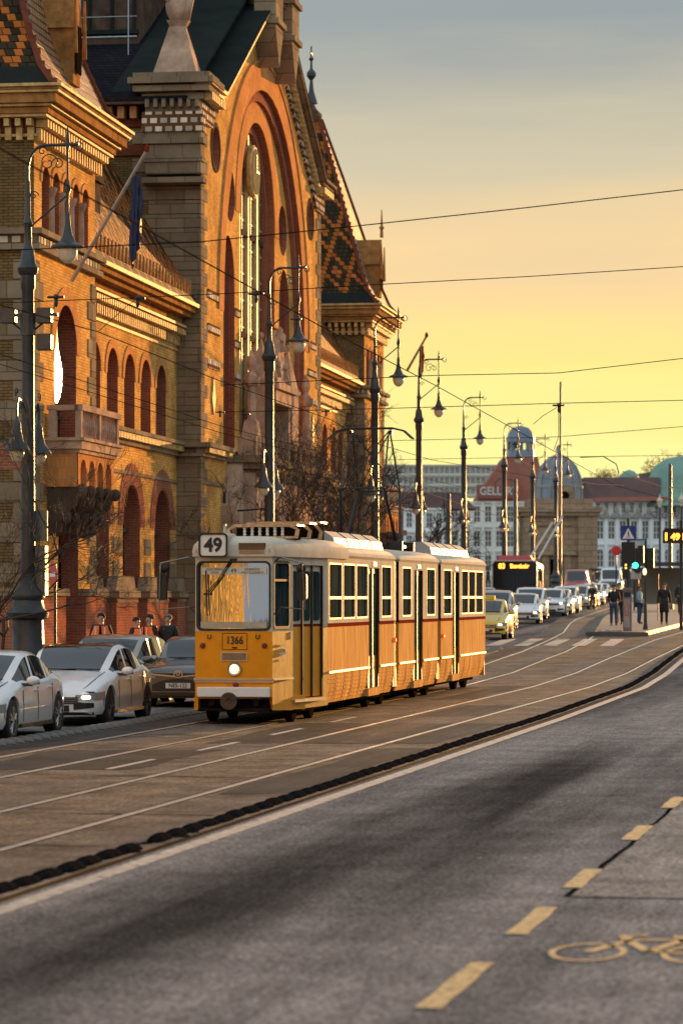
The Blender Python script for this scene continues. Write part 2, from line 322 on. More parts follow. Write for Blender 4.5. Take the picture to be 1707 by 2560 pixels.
# ================= ground and street =================
def sheetmesh(name, xl, xr, y0, y1, dz, mat, step=4.0, kind=True, nx=1, bend=1.0, side=0):
    b = MB(); n = max(1, int(round((y1-y0)/step))); rows = []
    f = lambda v, Y: v(Y) if callable(v) else v+bend*bx(Y)
    for i in range(n+1):
        Y = lerp(y0, y1, i/n); a, c = f(xl, Y), f(xr, Y)
        rows.append([(lerp(a, c, k/nx), Y, gz(Y)+dz) for k in range(nx+1)])
        if side: rows[-1] = [(a, Y, gz(Y)+dz-side)]+rows[-1]+[(c, Y, gz(Y)+dz-side)]
    b.grid(rows)
    if side:
        e = rows[0]; b.add(e, [tuple(range(len(e)))]); e = rows[-1]; b.add(e, [tuple(range(len(e)))])
    o = b.build(name, mat)
    return struct(o) if kind else o
def ASPH(name, c, lo, hi, bands=None, var=.25, fine=90, sc=.12, sheen=.0, str_=(3.2, .16, 1), spec_=.05):
    m = bpy.data.materials.new(name); t, b = nodes(m); b.inputs['Specular IOR Level'].default_value = spec_
    tc = t.nodes.new('ShaderNodeTexCoord')
    def noise(scale, det, mp=None, rough=.6):
        n = t.nodes.new('ShaderNodeTexNoise'); n.inputs['Scale'].default_value = scale; n.inputs['Detail'].default_value = det; n.inputs['Roughness'].default_value = rough
        if mp:
            q = t.nodes.new('ShaderNodeMapping'); q.inputs['Scale'].default_value = mp; t.links.new(tc.outputs['Object'], q.inputs[0]); t.links.new(q.outputs[0], n.inputs['Vector'])
        else: t.links.new(tc.outputs['Object'], n.inputs['Vector'])
        return n.outputs['Fac']
    def rng(s, a, bb, f0=.3, f1=.7):
        q = t.nodes.new('ShaderNodeMapRange'); q.inputs['From Min'].default_value = f0; q.inputs['From Max'].default_value = f1; q.inputs['To Min'].default_value = a; q.inputs['To Max'].default_value = bb; t.links.new(s, q.inputs['Value']); return q.outputs[0]
    def mul(a, bb):
        q = t.nodes.new('ShaderNodeMath'); q.operation = 'MULTIPLY'; t.links.new(a, q.inputs[0])
        if isinstance(bb, (int, float)): q.inputs[1].default_value = bb
        else: t.links.new(bb, q.inputs[1])
        return q.outputs[0]
    big = noise(sc*2, 4, str_); mid = noise(1.1, 5); fin = noise(fine, 2); strk = noise(1.0, 4, (9, .35, 1))
    v = mul(mul(rng(mid, 1-var, 1+var), rng(fin, .35, 1.75)), rng(strk, .86, 1.12))
    v = mul(v, rng(noise(9, 3, None, .7), .7, 1.35))
    if sheen: v = mul(v, rng(noise(sc*2, 3, str_, .5), 1.0, sheen, .37, .60))  # long pale bands put the road's sheen into the base colour
    sv = t.nodes.new('ShaderNodeVectorMath'); sv.operation = 'SCALE'; sv.inputs[0].default_value = c; t.links.new(v, sv.inputs['Scale']); t.links.new(sv.outputs[0], b.inputs['Base Color'])
    t.links.new(rng(big, lo, hi, .4, .6), b.inputs['Roughness'])
    bp = t.nodes.new('ShaderNodeBump'); bp.inputs['Strength'].default_value = .55; bp.inputs['Distance'].default_value = .012
    t.links.new(fin, bp.inputs['Height']); t.links.new(bp.outputs[0], b.inputs['Normal'])
    return m
asph = ASPH('asphalt', (.052, .050, .050), .5, .7, fine=26, sc=.14, str_=(1.9, .10, 1), var=.24, sheen=4.2, spec_=.0)
asph_l = ASPH('patched asphalt', (.25, .235, .22), .5, .7, fine=26, spec_=0)
asph_g = ASPH('far asphalt', (.07, .066, .062), .4, .6, spec_=.1)
conc = ASPH('track bed concrete', (.135, .108, .085), .45, .66, var=.6, fine=20, spec_=.04)
conc_d = ASPH('track bed asphalt', (.05, .044, .038), .36, .6, var=.4)
pave = M('paving', (.24, .22, .20), .6, spec=.1, var=.2, scale=1.5, bump=.2, rvar=.12)
kerbm = M('kerb stone', (.13, .12, .11), .8, spec=0, var=.2, scale=3)
paint = M('worn white road paint', (.40, .39, .37), .7, var=.4, scale=7, spec=.2)
paint_y = M('worn cream road paint', (.44, .36, .21), .7, var=.5, scale=16, bump=.3, spec=.2)
def worn(m, c, under, sc, k):
    t = m.node_tree; b = t.nodes['Principled BSDF']; src = b.inputs['Base Color'].links[0].from_socket
    n = t.nodes.new('ShaderNodeTexNoise'); n.inputs['Scale'].default_value = sc; n.inputs['Detail'].default_value = 7; n.inputs['Roughness'].default_value = .75; tc = t.nodes.new('ShaderNodeTexCoord'); t.links.new(tc.outputs['Object'], n.inputs['Vector'])
    r = t.nodes.new('ShaderNodeMapRange'); r.inputs['From Min'].default_value = k; r.inputs['From Max'].default_value = k+.07; t.links.new(n.outputs['Fac'], r.inputs['Value'])
    x = t.nodes.new('ShaderNodeMix'); x.data_type = 'RGBA'; t.links.new(r.outputs[0], x.inputs['Factor']); t.links.new(src, x.inputs[6]); x.inputs[7].default_value = (*under, 1); t.links.new(x.outputs[2], b.inputs['Base Color'])
worn(paint, None, (.06, .058, .055), 5, .56); worn(paint_y, None, (.06, .055, .05), 9, .56)
steel = M('polished rail steel', (.78, .74, .68), .30, 1.0, var=.15, scale=3)
tar = M('black joint tar', (.014, .013, .012), .9, var=.5, scale=6, spec=0)

gm = MB()
ys = [-160, -60, 0, 40, 80, 90, 100, 117, 149, 175, 200, 230, 260, 280, 320, 500, 900, 1600, 3500]
gm.grid([[(x, y, gz(y)-.02 if y < 500 else gz(y)-.02) for x in (-900, -200, -60, -17, 0, 20, 60, 200, 900)] for y in ys])
struct(gm.build('ground', asph_g))
def lcurve(base):                  # the kerb side of the right carriageway bows slightly
    return lambda Y: base+itp([(0, 0), (60, 0), (80, -.2), (100, -.65), (130, -1.2), (300, -3)], Y)
sheetmesh('road', lcurve(-6.75), 14, -20, 320, .004, asph, 2.5, bend=0)
sheetmesh('left_lane_road', -18.0, -13.65, -20, 400, .004, asph, 4)
o = sheetmesh('track_bed', lambda Y: -13.72+bx(Y), lcurve(-6.85), -20, 320, .008, conc, 2.5, bend=0)
# darker asphalt strips between the concrete
sheetmesh('track_edge_strip', lambda Y: -13.66+bx(Y), lambda Y: -13.0+bx(Y), 20, 200, .012, conc_d, 4, bend=0)
b = MB()
for (xa, xb, ya, yb) in ((-10.9, -7.3, 48.5, 56.5), (-12.6, -10.2, 40.5, 46), (-9.4, -8.3, 60, 66), (-8.0, -7.2, 36, 47), (-10.6, -9.8, 70, 84)):
    b.grid([[(xa+random.uniform(-.1, .1), lerp(ya, yb, i/6), .012), (xb+random.uniform(-.1, .1), lerp(ya, yb, i/6)+.5, .012)] for i in range(7)])
struct(b.build('asphalt_patch', conc_d))
# lighter resurfaced patch in the cycle lane with a ragged tar edge
b = MB(); b.grid([[(-2.62+random.uniform(-.03, .03), Y, .008), (3.5, Y, .008)] for Y in [24.3+i*1.5 for i in range(30)]])
struct(b.build('cycle_lane_patch', asph_l))
b = MB(); b.grid([[(-2.66+j, 24.3+i*.5, .0095), (-2.615+j*.6, 24.3+i*.5, .0095)] for i in range(60) for j in [random.uniform(-.025, .025)]])
b.grid([[(-2.62+i*.12, 24.25+j, .0092), (-2.62+i*.12, 24.30+j*.5, .0092)] for i in range(40) for j in [random.uniform(-.03, .03)]])
struct(b.build('tar_seam', tar))

# rails: each track two grooved rails set flush
def railmesh(name, xs, bend, y1):
    b = MB()
    for x0 in xs:
        rows = []; g = []
        Y = 10.0
        while Y <= y1:
            x = x0+bend*bx(Y); z = gz(Y)+.013
            rows.append([(x-.045, Y, z), (x-.038, Y, z+.006), (x+.038, Y, z+.006), (x+.045, Y, z)])
            g.append([(x-.085, Y, z), (x-.035, Y, z+.001)]); Y += 2.5
        b.grid(rows, 0); b.grid(g, 1)
        b.grid([[(p[1][0]+.07, p[1][1], p[1][2]), (p[1][0]+.10, p[1][1], p[1][2])] for p in g], 1)
    return struct(b.build(name, [steel, tar]))
railmesh('tram_track', (-12.82, -11.385), 1.0, 240)
railmesh('tram_track', (-9.58, -8.145), 0.0, 300)

b = MB()
for k in range(22):
    Y = 22+k*5.6
    for x0, x1 in ((-13.5, -10.55), (-10.3, -7.25)):
        j = random.uniform(-1.2, 1.2); b.grid([[(lerp(x0, x1, i/8)+bx(Y)*(x0 < -11), Y+j+random.uniform(-.015, .015), gz(Y)+.0115), (lerp(x0, x1, i/8)+bx(Y)*(x0 < -11), Y+j+.035+random.uniform(-.01, .02), gz(Y)+.0115)] for i in range(9)])
struct(b.build('slab_joints', tar))
b = MB(); rnd = random.Random(4)
for (x, y, n, dx, dy) in ((-1.9, 24.6, 22, .09, .2), (-.9, 21.5, 12, .1, -.1)):
    rows = []
    for i in range(n):
        x += dx+rnd.gauss(0, .035); y += dy+rnd.gauss(0, .05); w_ = rnd.uniform(.004, .012); rows.append([(x-w_, y, .0092), (x+w_, y, .0092)])
    b.grid(rows)
struct(b.build('road_cracks', tar))
b = MB()
for i in range(40):
    x, y, s = rnd.uniform(-6.2, -.5), rnd.uniform(17, 60), rnd.uniform(.008, .02); b.add([(x, y, .010), (x+s*2, y+s, .010), (x+s, y+s*4, .010), (x-s, y+s*2, .010)], [(0, 1, 2, 3)])
struct(b.build('paint_flecks', paint))
# edge line, dashes, bicycle symbol
sheetmesh('edge_line', lambda Y: lcurve(-6.68)(Y), lambda Y: lcurve(-6.5)(Y), 10, 200, .008, paint, 2.5, bend=0)
for x, y0, y1 in ((-10.55, 41.0, 43.6), (-10.5, 46.2, 49.0), (-10.5, 51.6, 54.2), (-10.5, 57, 59.6)):
    b = MB(); b.add([(x-.05, y0, .013), (x+.05, y0, .013), (x+.05, y1, .013), (x-.05, y1, .013)], [(0, 1, 2, 3)]); struct(b.build('faded_road_dash', paint))
for y0, y1 in ((17.55, 19.8), (21.5, 23.4), (25.0, 26.75), (30.0, 31.9), (34.6, 36.5), (39.5, 41.4), (44.2, 46.1), (49, 50.9)):
    b = MB(); n = 7; rows = []
    for i in range(n+1):
        Y = lerp(y0, y1, i/n); j = lambda: random.uniform(-.008, .008)
        rows.append([(-2.765+j(), Y, .0125), (-2.61+j(), Y, .0125)])
    b.grid(rows); struct(b.build('lane_dash', paint_y))
b = MB()
def ringxy(c, rx, ry, wd=.045, n=28, wy=None):
    wy = wy or wd*1.8
    rows = []
    for i in range(n+1):
        a = 2*math.pi*i/n; rows.append([(c[0]+(rx-wd)*math.cos(a), c[1]+(ry-wy)*math.sin(a), .0125), (c[0]+rx*math.cos(a), c[1]+ry*math.sin(a), .0125)])
    b.grid(rows)
def bar(p, q, wd=.04):
    p = Vector((*p, .0125)); q = Vector((*q, .0125)); d = (q-p).normalized(); s = Vector((-d.y*wd, d.x*wd*1.0, 0)); b.add([p-s, q-s, q+s, p+s], [(0, 1, 2, 3)])
ringxy((-2.1, 20.5), .25, .53); ringxy((-1.38, 20.5), .25, .53)
bar((-2.1, 20.5), (-1.9, 21.25)); bar((-1.9, 21.25), (-1.55, 21.35)); bar((-1.9, 21.2), (-1.72, 20.6)); bar((-1.72, 20.6), (-1.38, 20.5)); bar((-1.55, 21.35), (-1.38, 20.5)); bar((-1.72, 20.6), (-1.55, 21.3)); bar((-1.96, 21.55), (-1.8, 21.6)); bar((-1.9, 21.2), (-1.96, 21.55)); bar((-1.6, 21.6), (-1.45, 21.55)); bar((-1.55, 21.3), (-1.6, 21.6))
struct(b.build('bicycle_road_symbol', paint_y))
# zebra crossing far off
b = MB()
for i in range(6):
    x0 = -15.6+i*1.0
    b.grid([[(x0+bx(Y), Y, gz(Y)+.016), (x0+.5+bx(Y), Y, gz(Y)+.016)] for Y in (111, 113, 115, 117, 119)])
struct(b.build('zebra_crossing', paint))

# lane divider blocks: half-round rubber bumps on the right, bevelled grey ones on the left
rub = M('black rubber block', (.010, .010, .011), .9, var=.5, scale=8, bump=.3, spec=0)
gblk = M('grey divider block', (.12, .105, .09), .6, var=.3, scale=5, bump=.3)
def bump_mesh(L, Wd, H, mat):
    b = MB(); rows = []
    for i in range(9):
        k = i/8*2-1; s = (1-abs(k)**4)**.5 if abs(k) < 1 else 0; s = max(s, .55 if abs(k) < 1 else .3)
        rows.append([(Wd/2*math.cos(math.pi*j/8)*(.8+.2*s), k*L/2, H*s*math.sin(math.pi*j/8)) for j in range(9)])
    b.grid(rows); b.add(rows[0], [tuple(range(9))]); b.add(rows[-1], [tuple(range(9))]); return b
proto = bump_mesh(.57, .17, .068, rub).build('lane_divider_block', rub, smooth=True)
k = 0; Y = 16.0
while Y < 118:
    if not (27.9 < Y < 29.0):
        o = proto if k == 0 else proto.copy()
        if k: col.objects.link(o)
        o.location = (lcurve(-7.0)(Y)+random.uniform(-.015, .015), Y, gz(Y)+.008); o.scale = (random.uniform(.95, 1.05), 1, random.uniform(.9, 1.08)); o.rotation_euler.z = random.uniform(-.04, .04)
        tag(o, 'black half-round rubber block in the row along the white edge line beside the tram track', 'divider block', 'black rubber blocks between tram track and road'); k += 1
    Y += .66
proto = bump_mesh(.33, .30, .10, gblk).build('road_divider_bump', gblk, smooth=True); k = 0; Y = 42.0
while Y < 108:
    o = proto if k == 0 else proto.copy()
    if k: col.objects.link(o)
    o.location = (-13.85+bx(Y), Y, gz(Y)+.006); o.rotation_euler.z = R(38+random.uniform(-4, 4))
    tag(o, 'grey slanted bump in the row between the tram track and the lane of queuing cars', 'divider bump', 'grey slanted bumps between car lane and tram track'); k += 1
    Y += .5
# broken crumbled tar where blocks are missing
b = MB()
for i in range(11):
    x, y = -7.0+random.gauss(0, .07), random.uniform(26.6, 30.4); s = random.uniform(.02, .10)
    b.ell((x, y, .012), (s, s*1.6, .012), 4)
struct(b.build('crumbled_tar', tar))

# pavements
sheetmesh('pavement', lambda Y: -30+bx(Y)*.2, lambda Y: -18.0+bx(Y), -40, 150, .13, pave, 5, bend=0, side=.2)
sheetmesh('kerb', lambda Y: -18.0+bx(Y), lambda Y: -17.8+bx(Y), -40, 150, .135, kerbm, 5, bend=0, side=.15)
def plL(Y): return -12.45+itp([(124, 0), (149, -2.2), (164, -3.5), (200, -6), (240, -9)], Y)
sheetmesh('tram_platform', plL, lambda Y: -10.55, 124, 240, .16, pave, 4, bend=0, side=.18)
b = MB(); b.box(-12.75, -10.35, 123.72, 123.98, gz(124)-.1, gz(124)+.17); struct(b.build('platform_kerb', kerbm))
b = MB()
for i in range(3): b.box(-12.35+i*.28, -12.2+i*.28, 124.4, 131, gz(128)+.14, gz(128)+.2)
struct(b.build('tactile_paving', M('pale tactile paving', (.42, .40, .36), .8, spec=0)))

# ================= market hall =================
HA = R(1.95)
HP = Vector((-20*math.cos(HA)-117.8*math.sin(HA), -20*math.sin(HA)+117.8*math.cos(HA), 0))
hall = thing('market_hall', 'huge yellow brick market hall with stepped gable, tall arched window and patterned steep tower roofs', 'market hall', HP, HA)
PX = lambda x0: (lambda u, v, d: (x0-d, u, v))          # facade planes, depth goes inwards
PY = lambda y0: (lambda u, v, d: (u, y0+d, v))          # side walls facing the camera, depth goes to +Y
def bld(b, name, mats, **k): return b.build(name, mats, hall, **k)
def window_fill(parent, cy, z0, wd, zt, x, nx=2, nz=4, gl=win_gl, fr=None, pointed=0, name='window'):
    b = MB(); b.prism(arch(cy, z0, wd, zt, pointed=pointed), PX(x), 0, .03); o = b.build(name, gl, parent)
    f = MB()
    for i in range(1, nx): f.box(x+.002, x+.06, cy-wd/2+wd*i/nx-.025, cy-wd/2+wd*i/nx+.025, z0, zt-.15*wd)
    for i in range(nz): 
        z = lerp(z0, zt-wd*.4, i/max(1, nz-1)); f.box(x+.004, x+.055, cy-wd/2, cy+wd/2, z-.025, z+.025)
    f.build('glazing_bars', fr or dark_st, o)
    return o
# --- gable (risalit) ---
R1 = 8.95
gpoly = [(-13.2, 0), (13.2, 0), (13.2, 18.7), (11.2, 18.7), (0, 24.3), (-11.2, 18.7), (-13.2, 18.7)]
def bigarch(r, z0, c=12.15, n=36): return [(-r, z0), (r, z0)]+[(r*math.cos(math.pi*i/n), c+r*math.sin(math.pi*i/n)) for i in range(n+1)]
gw = MB(); gw.panel(gpoly, [bigarch(R1, 7.4), circ(-10.5, 17.6, .68), circ(10.5, 17.6, .68)], PX(0), .18, 0, 1)
gw.panel([(v*1.0, z) for v, z in bigarch(R1, 7.4)], [bigarch(8.55, 7.45)], PX(-.18), .17, 1, 1)
holes = [arch(0, 8.2, 7.6, 19.95, 26)]+[circ(s*5.75, 16.6, .98) for s in (-1, 1)]+[arch(s*6.1, 7.6, 2.5, 15.1, 16, .55) for s in (-1, 1)]
gw.panel(bigarch(8.55, 7.45), holes[:1], PX(-.35), .22, 0, 1)if 0 else gw.panel(bigarch(8.55, 7.45), holes, PX(-.35), .25, 0, 1)
gw.panel(arch(0, 8.2, 7.6, 19.95, 26), [arch(0, 8.25, 7.0, 19.6, 26)], PX(-.6), .22, 1, 1)
gw.box(-12, 0, 13.18, 13.2, 0, 18.7, 0)
bld(gw, 'gable_wall', [brick, brick_r])
b = MB()
for s in (-1, 1):
    b.prism(circ(s*10.5, 17.6, .68), PX(-.17), 0, .02); b.prism(circ(s*5.75, 16.6, .97), PX(-.55), 0, .02); b.prism(arch(s*6.1, 7.6, 2.48, 15.08, 16, .55), PX(-.58), 0, .02)
bld(b, 'blind_niches', brick_rd)
for s in (-1, 1):
    b = MB(); b.prism(ring(s*10.5, 17.6, .69, .86, 0, 2*math.pi), PX(.04), 0, .06); bld(b, 'oculus_surround', dark_st)
b = MB(); b.prism(ring(0, 12.15, R1+.003, 9.95), PX(.025), 0, .03); b.prism(ring(0, 12.15, 9.95, 10.07), PX(.07), 0, .08, 0); bld(b, 'arch_band', brick_o)
b = MB(); b.prism(ring(0, 16.15, 3.81, 4.7), PX(-.32), 0, .03); bld(b, 'window_arch_band', brick_o)
# great window
gx = -.85
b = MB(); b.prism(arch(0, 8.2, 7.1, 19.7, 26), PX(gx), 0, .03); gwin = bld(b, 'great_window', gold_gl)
b = MB()
for i in range(-3, 4):
    wdt = .09 if i % 2 == 0 else .045
    yy = i*.95; zt = 16.15+math.sqrt(max(0, 3.5**2-yy**2)); b.box(gx+.004, gx+(.16 if i % 2 == 0 else .08), yy-wdt, yy+wdt, 8.2, zt)
for i in range(11):
    z = 8.3+i*1.0; b.box(gx+.006, gx+.05, -3.5, 3.5, z-.03, z+.03)
b.build('glazing_bars', M('pale iron glazing bar', (.50, .42, .24), .6, 0, spec=.1), gwin)
b = MB()
for z in (12.0, 15.8): b.box(gx+.01, gx+.12, -3.5, 3.5, z-.1, z+.1)
b.build('transom', dark_st, gwin)
clock = MB(); clock.lathe((gx+.2, .35, 18.2), [(.98, 0), (1.0, .12), (.92, .18)], 32, 0, 'x'); ck = clock.build('clock', stone_g, gwin)
b = MB(); b.lathe((gx+.39, .35, 18.2), [(.86, 0), (.86, .01)], 32, 0, 'x'); b.build('clock_face', M('clock dial', (.22, .19, .11), .6, spec=0), ck)
b = MB(); b.box(gx+.41, gx+.43, .32, .38, 18.15, 18.85); b.box(gx+.41, gx+.43, .3, .8, 18.17, 18.23); b.build('clock_hand', black, ck)
# quoins, bands, lozenges
b = MB(); b9 = MB(); i = 0; z = 0.0
while z < 18.2:
    w_ = 1.15 if i % 2 else .65
    b.box(.0, .03, -13.22, -13.2+w_, z, z+.44); b9.box(.0, .03, 13.2-w_, 13.22, z, z+.44)
    wl = 2.3 if i % 2 else 1.75
    b.box(-wl, .03, -13.24, -13.2, z, z+.44); z += .47; i += 1
bld(b, 'quoins', stone); bld(b9, 'quoins', stone)
b = MB()
for z in (10.0, 11.2, 12.35):
    for s in (-1, 1):
        b.box(0, .05, s*10.9-1.05, s*10.9+1.05, z, z+.3)
        b.box(-.35, -.31, s*4.3-.5, s*4.3+.5, z, z+.3)
bld(b, 'stone_bands', majol)
b = MB()
for s in (-1, 1): b.prism([(s*11-.28, 9.0), (s*11, 8.45), (s*11+.28, 9.0), (s*11, 9.75)], PX(.06), 0, .06)
bld(b, 'lozenge_ornament', stone_g)
# rake cornices
for s in (-1, 1):
    P = lambda u, v, d, s=s: (d, s*u, v)
    ln = lambda u: 24.55-(u)*.50
    cor = MB()
    for (d0, d1, e0, e1) in ((0, .3, .1, .2), (0, .45, .2, .32), (0, .58, .32, .45)):
        cor.prism([(.9, ln(.9)+e0), (11.3, ln(11.3)+e0), (11.3, ln(11.3)+e1), (.9, ln(.9)+e1)], P, d0-.001*e0, d1)
        cor.prism([(11.3, ln(11.3)+e0), (13.9+d1*.3, ln(11.3)+e0), (13.9+d1*.3, ln(11.3)+e1), (11.3, ln(11.3)+e1)], P, d0-.001*e0, d1)
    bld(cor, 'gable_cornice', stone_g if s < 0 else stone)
    cor = MB(); cor.prism([(.9, ln(.9)+.455), (11.3, ln(11.3)+.455), (11.3, ln(11.3)+.5), (.9, ln(.9)+.5)], P, -1.4, .6); cor.prism([(11.3, ln(11.3)+.455), (14.1, ln(11.3)+.455), (14.1, ln(11.3)+.5), (11.3, ln(11.3)+.5)], P, -1.2, .6); bld(cor, 'coping', sheet)
    fr = MB()
    fr.prism([(.9, ln(.9)-.5), (11.0, ln(11)-.5), (11.0, ln(11)+.1), (.9, ln(.9)+.1)], P, 0, .12)
    fr.prism([(11.0, ln(11)-.5), (11.6, 18.1), (13.6, 18.1), (13.6, 19.0), (11.0, 19.0)], P, 0, .125)
    bld(fr, 'majolica_frieze', majol)
    br = MB()
    for i in range(34):
        u = 1.1+i*.31; br.box(.12, .32, min(s*u, s*(u+.14)), max(s*u, s*(u+.14)), ln(u)-.2, ln(u)+.1)
    for i in range(8):
        u = 11.3+i*.31; br.box(.12, .5, min(s*u, s*(u+.14)), max(s*u, s*(u+.14)), 18.75, 19.0)
    bld(br, 'gable_brackets', stone_g)
# turrets at the apex
for yc in (-1.95, 1.8):
    b = MB(); b.frus(.0, .8, yc-.85, yc+.85, 23.0, 23.02, 0); b.box(0, .8, yc-.8, yc+.8, 23.0, 28)
    b.prism([(yc-.8, 23.0), (yc+.8, 23.0), (yc, 21.7)], lambda u, v, d: (d, u, v), 0, .8)
    for z in (23.2, 24.6, 26.2): b.box(-.05, .92, yc-.92, yc+.92, z, z+.2)
    bld(b, 'gable_turret', stone)
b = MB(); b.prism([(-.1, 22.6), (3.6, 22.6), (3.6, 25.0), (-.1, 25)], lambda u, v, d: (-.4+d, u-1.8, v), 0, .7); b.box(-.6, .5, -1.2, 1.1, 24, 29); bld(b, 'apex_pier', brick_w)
# side pier cap with pyramid and statue
b = MB(); b.box(-1.75, .12, -13.75, -13.24, 16.3, 19.0)
for z, e in ((16.0, .1), (16.7, .06), (17.3, .1)): b.box(-1.75-e, .12+e, -13.75-e, -13.24, z, z+.18)
bld(b, 'corner_pier', stone)
b = MB(); b.box(-1.85, .2, -13.85, -13.3, 17.7, 18.35); bld(b, 'pier_frieze', majol)
b = MB()
for z, e in ((18.75, .1), (19.0, .35), (19.25, .5), (19.42, .35)): b.box(-1.75-e, .12+e, -13.75-e, -12.6+e, z, z+.2)
for i in range(7): b.box(-1.7+i*.28, -1.58+i*.28, -14.05, -13.75, 18.48, 18.75)
bld(b, 'pier_cornice', stone)
b = MB(); b.frus(-1.55, -.05, -13.6, -12.4, 19.6, 21.3, .48); b.frus(-1.05, -.5, -13.1, -12.9, 21.3, 21.5, -.1); bld(b, 'pyramid', stone_p)
b = MB(); b.ell((-.8, -13, 22.0), (.42, .3, .6)); b.ell((-.55, -13, 22.9), (.3, .26, .4)); b.ell((-1.05, -13.1, 22.5), (.2, .2, .5)); b.tube([(-.5, -13.1, 21.5), (-.35, -13.1, 22.2)], .13); bld(b, 'seated_statue', stone_p, smooth=True)
# nave side wall and roof
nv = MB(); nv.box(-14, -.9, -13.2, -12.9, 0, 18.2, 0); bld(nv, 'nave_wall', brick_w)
b = MB(); b.box(-14, -1.8, -13.3, -13.2, 17.0, 17.35); b.box(-14, -1.8, -13.28, -13.2, 17.95, 18.2); bld(b, 'red_brick_band', brick_rd)
b = MB()
for i in range(26):
    x = -2.4-i*.42; b.prism([(x-.17, 17.65), (x, 17.47), (x+.17, 17.65), (x, 17.83)], lambda u, v, d: (u, -13.2-d, v), 0, .03)
bld(b, 'white_lozenge_frieze', white)
b = MB()
for i in range(26): x = -2.2-i*.42; b.box(x-.11, x+.11, -13.6, -13.2, 18.2, 18.6)
bld(b, 'eave_brackets', brick_o)
b = MB(); b.box(-14, -1.6, -13.9, -13.2, 18.62, 18.85); bld(b, 'eave_gutter', dark_st)
b = MB(); P = lambda u, v, d: (-d, u, v)
b.prism([(-13.9, 18.85), (0, 25.4), (13.9, 18.85), (13.9, 18.7), (0, 25.2), (-13.9, 18.7)], P, .3, 60)
rf = bld(b, 'nave_roof', slate)
b = MB(); b.prism([(-13.4, 19.12), (0, 25.5), (0, 25.4), (-13.4, 19.02)], P, .25, 3.0); b.build('flashing', sheet, rf)
b = MB(); b.box(-40, -3.2, -7.9, 7.9, 21.5, 25.2); b.build('clerestory', dark_st, rf)
b = MB()
for i in range(40): b.box(-3.4-i*.8, -3.3-i*.8, -8.05, -7.9, 22, 25)
b.box(-40, -3.2, -8.1, -7.9, 22.0, 22.15); b.build('clerestory_mullions', sheet, rf)
b = MB(); rail_m = M('pale blue painted rail', (.35, .42, .5), .4, .3)
for i in range(9): b.tube([(-3.3-i*1.7, -9.2, 20.9), (-3.3-i*1.7, -9.2, 23.5)], .02, 5)
for z in (21.7, 22.4, 23.1): b.tube([(-3, -9.2, z), (-18, -9.2, z)], .03 if z < 22 else .016, 5)
b.build('roof_railing', rail_m, rf)

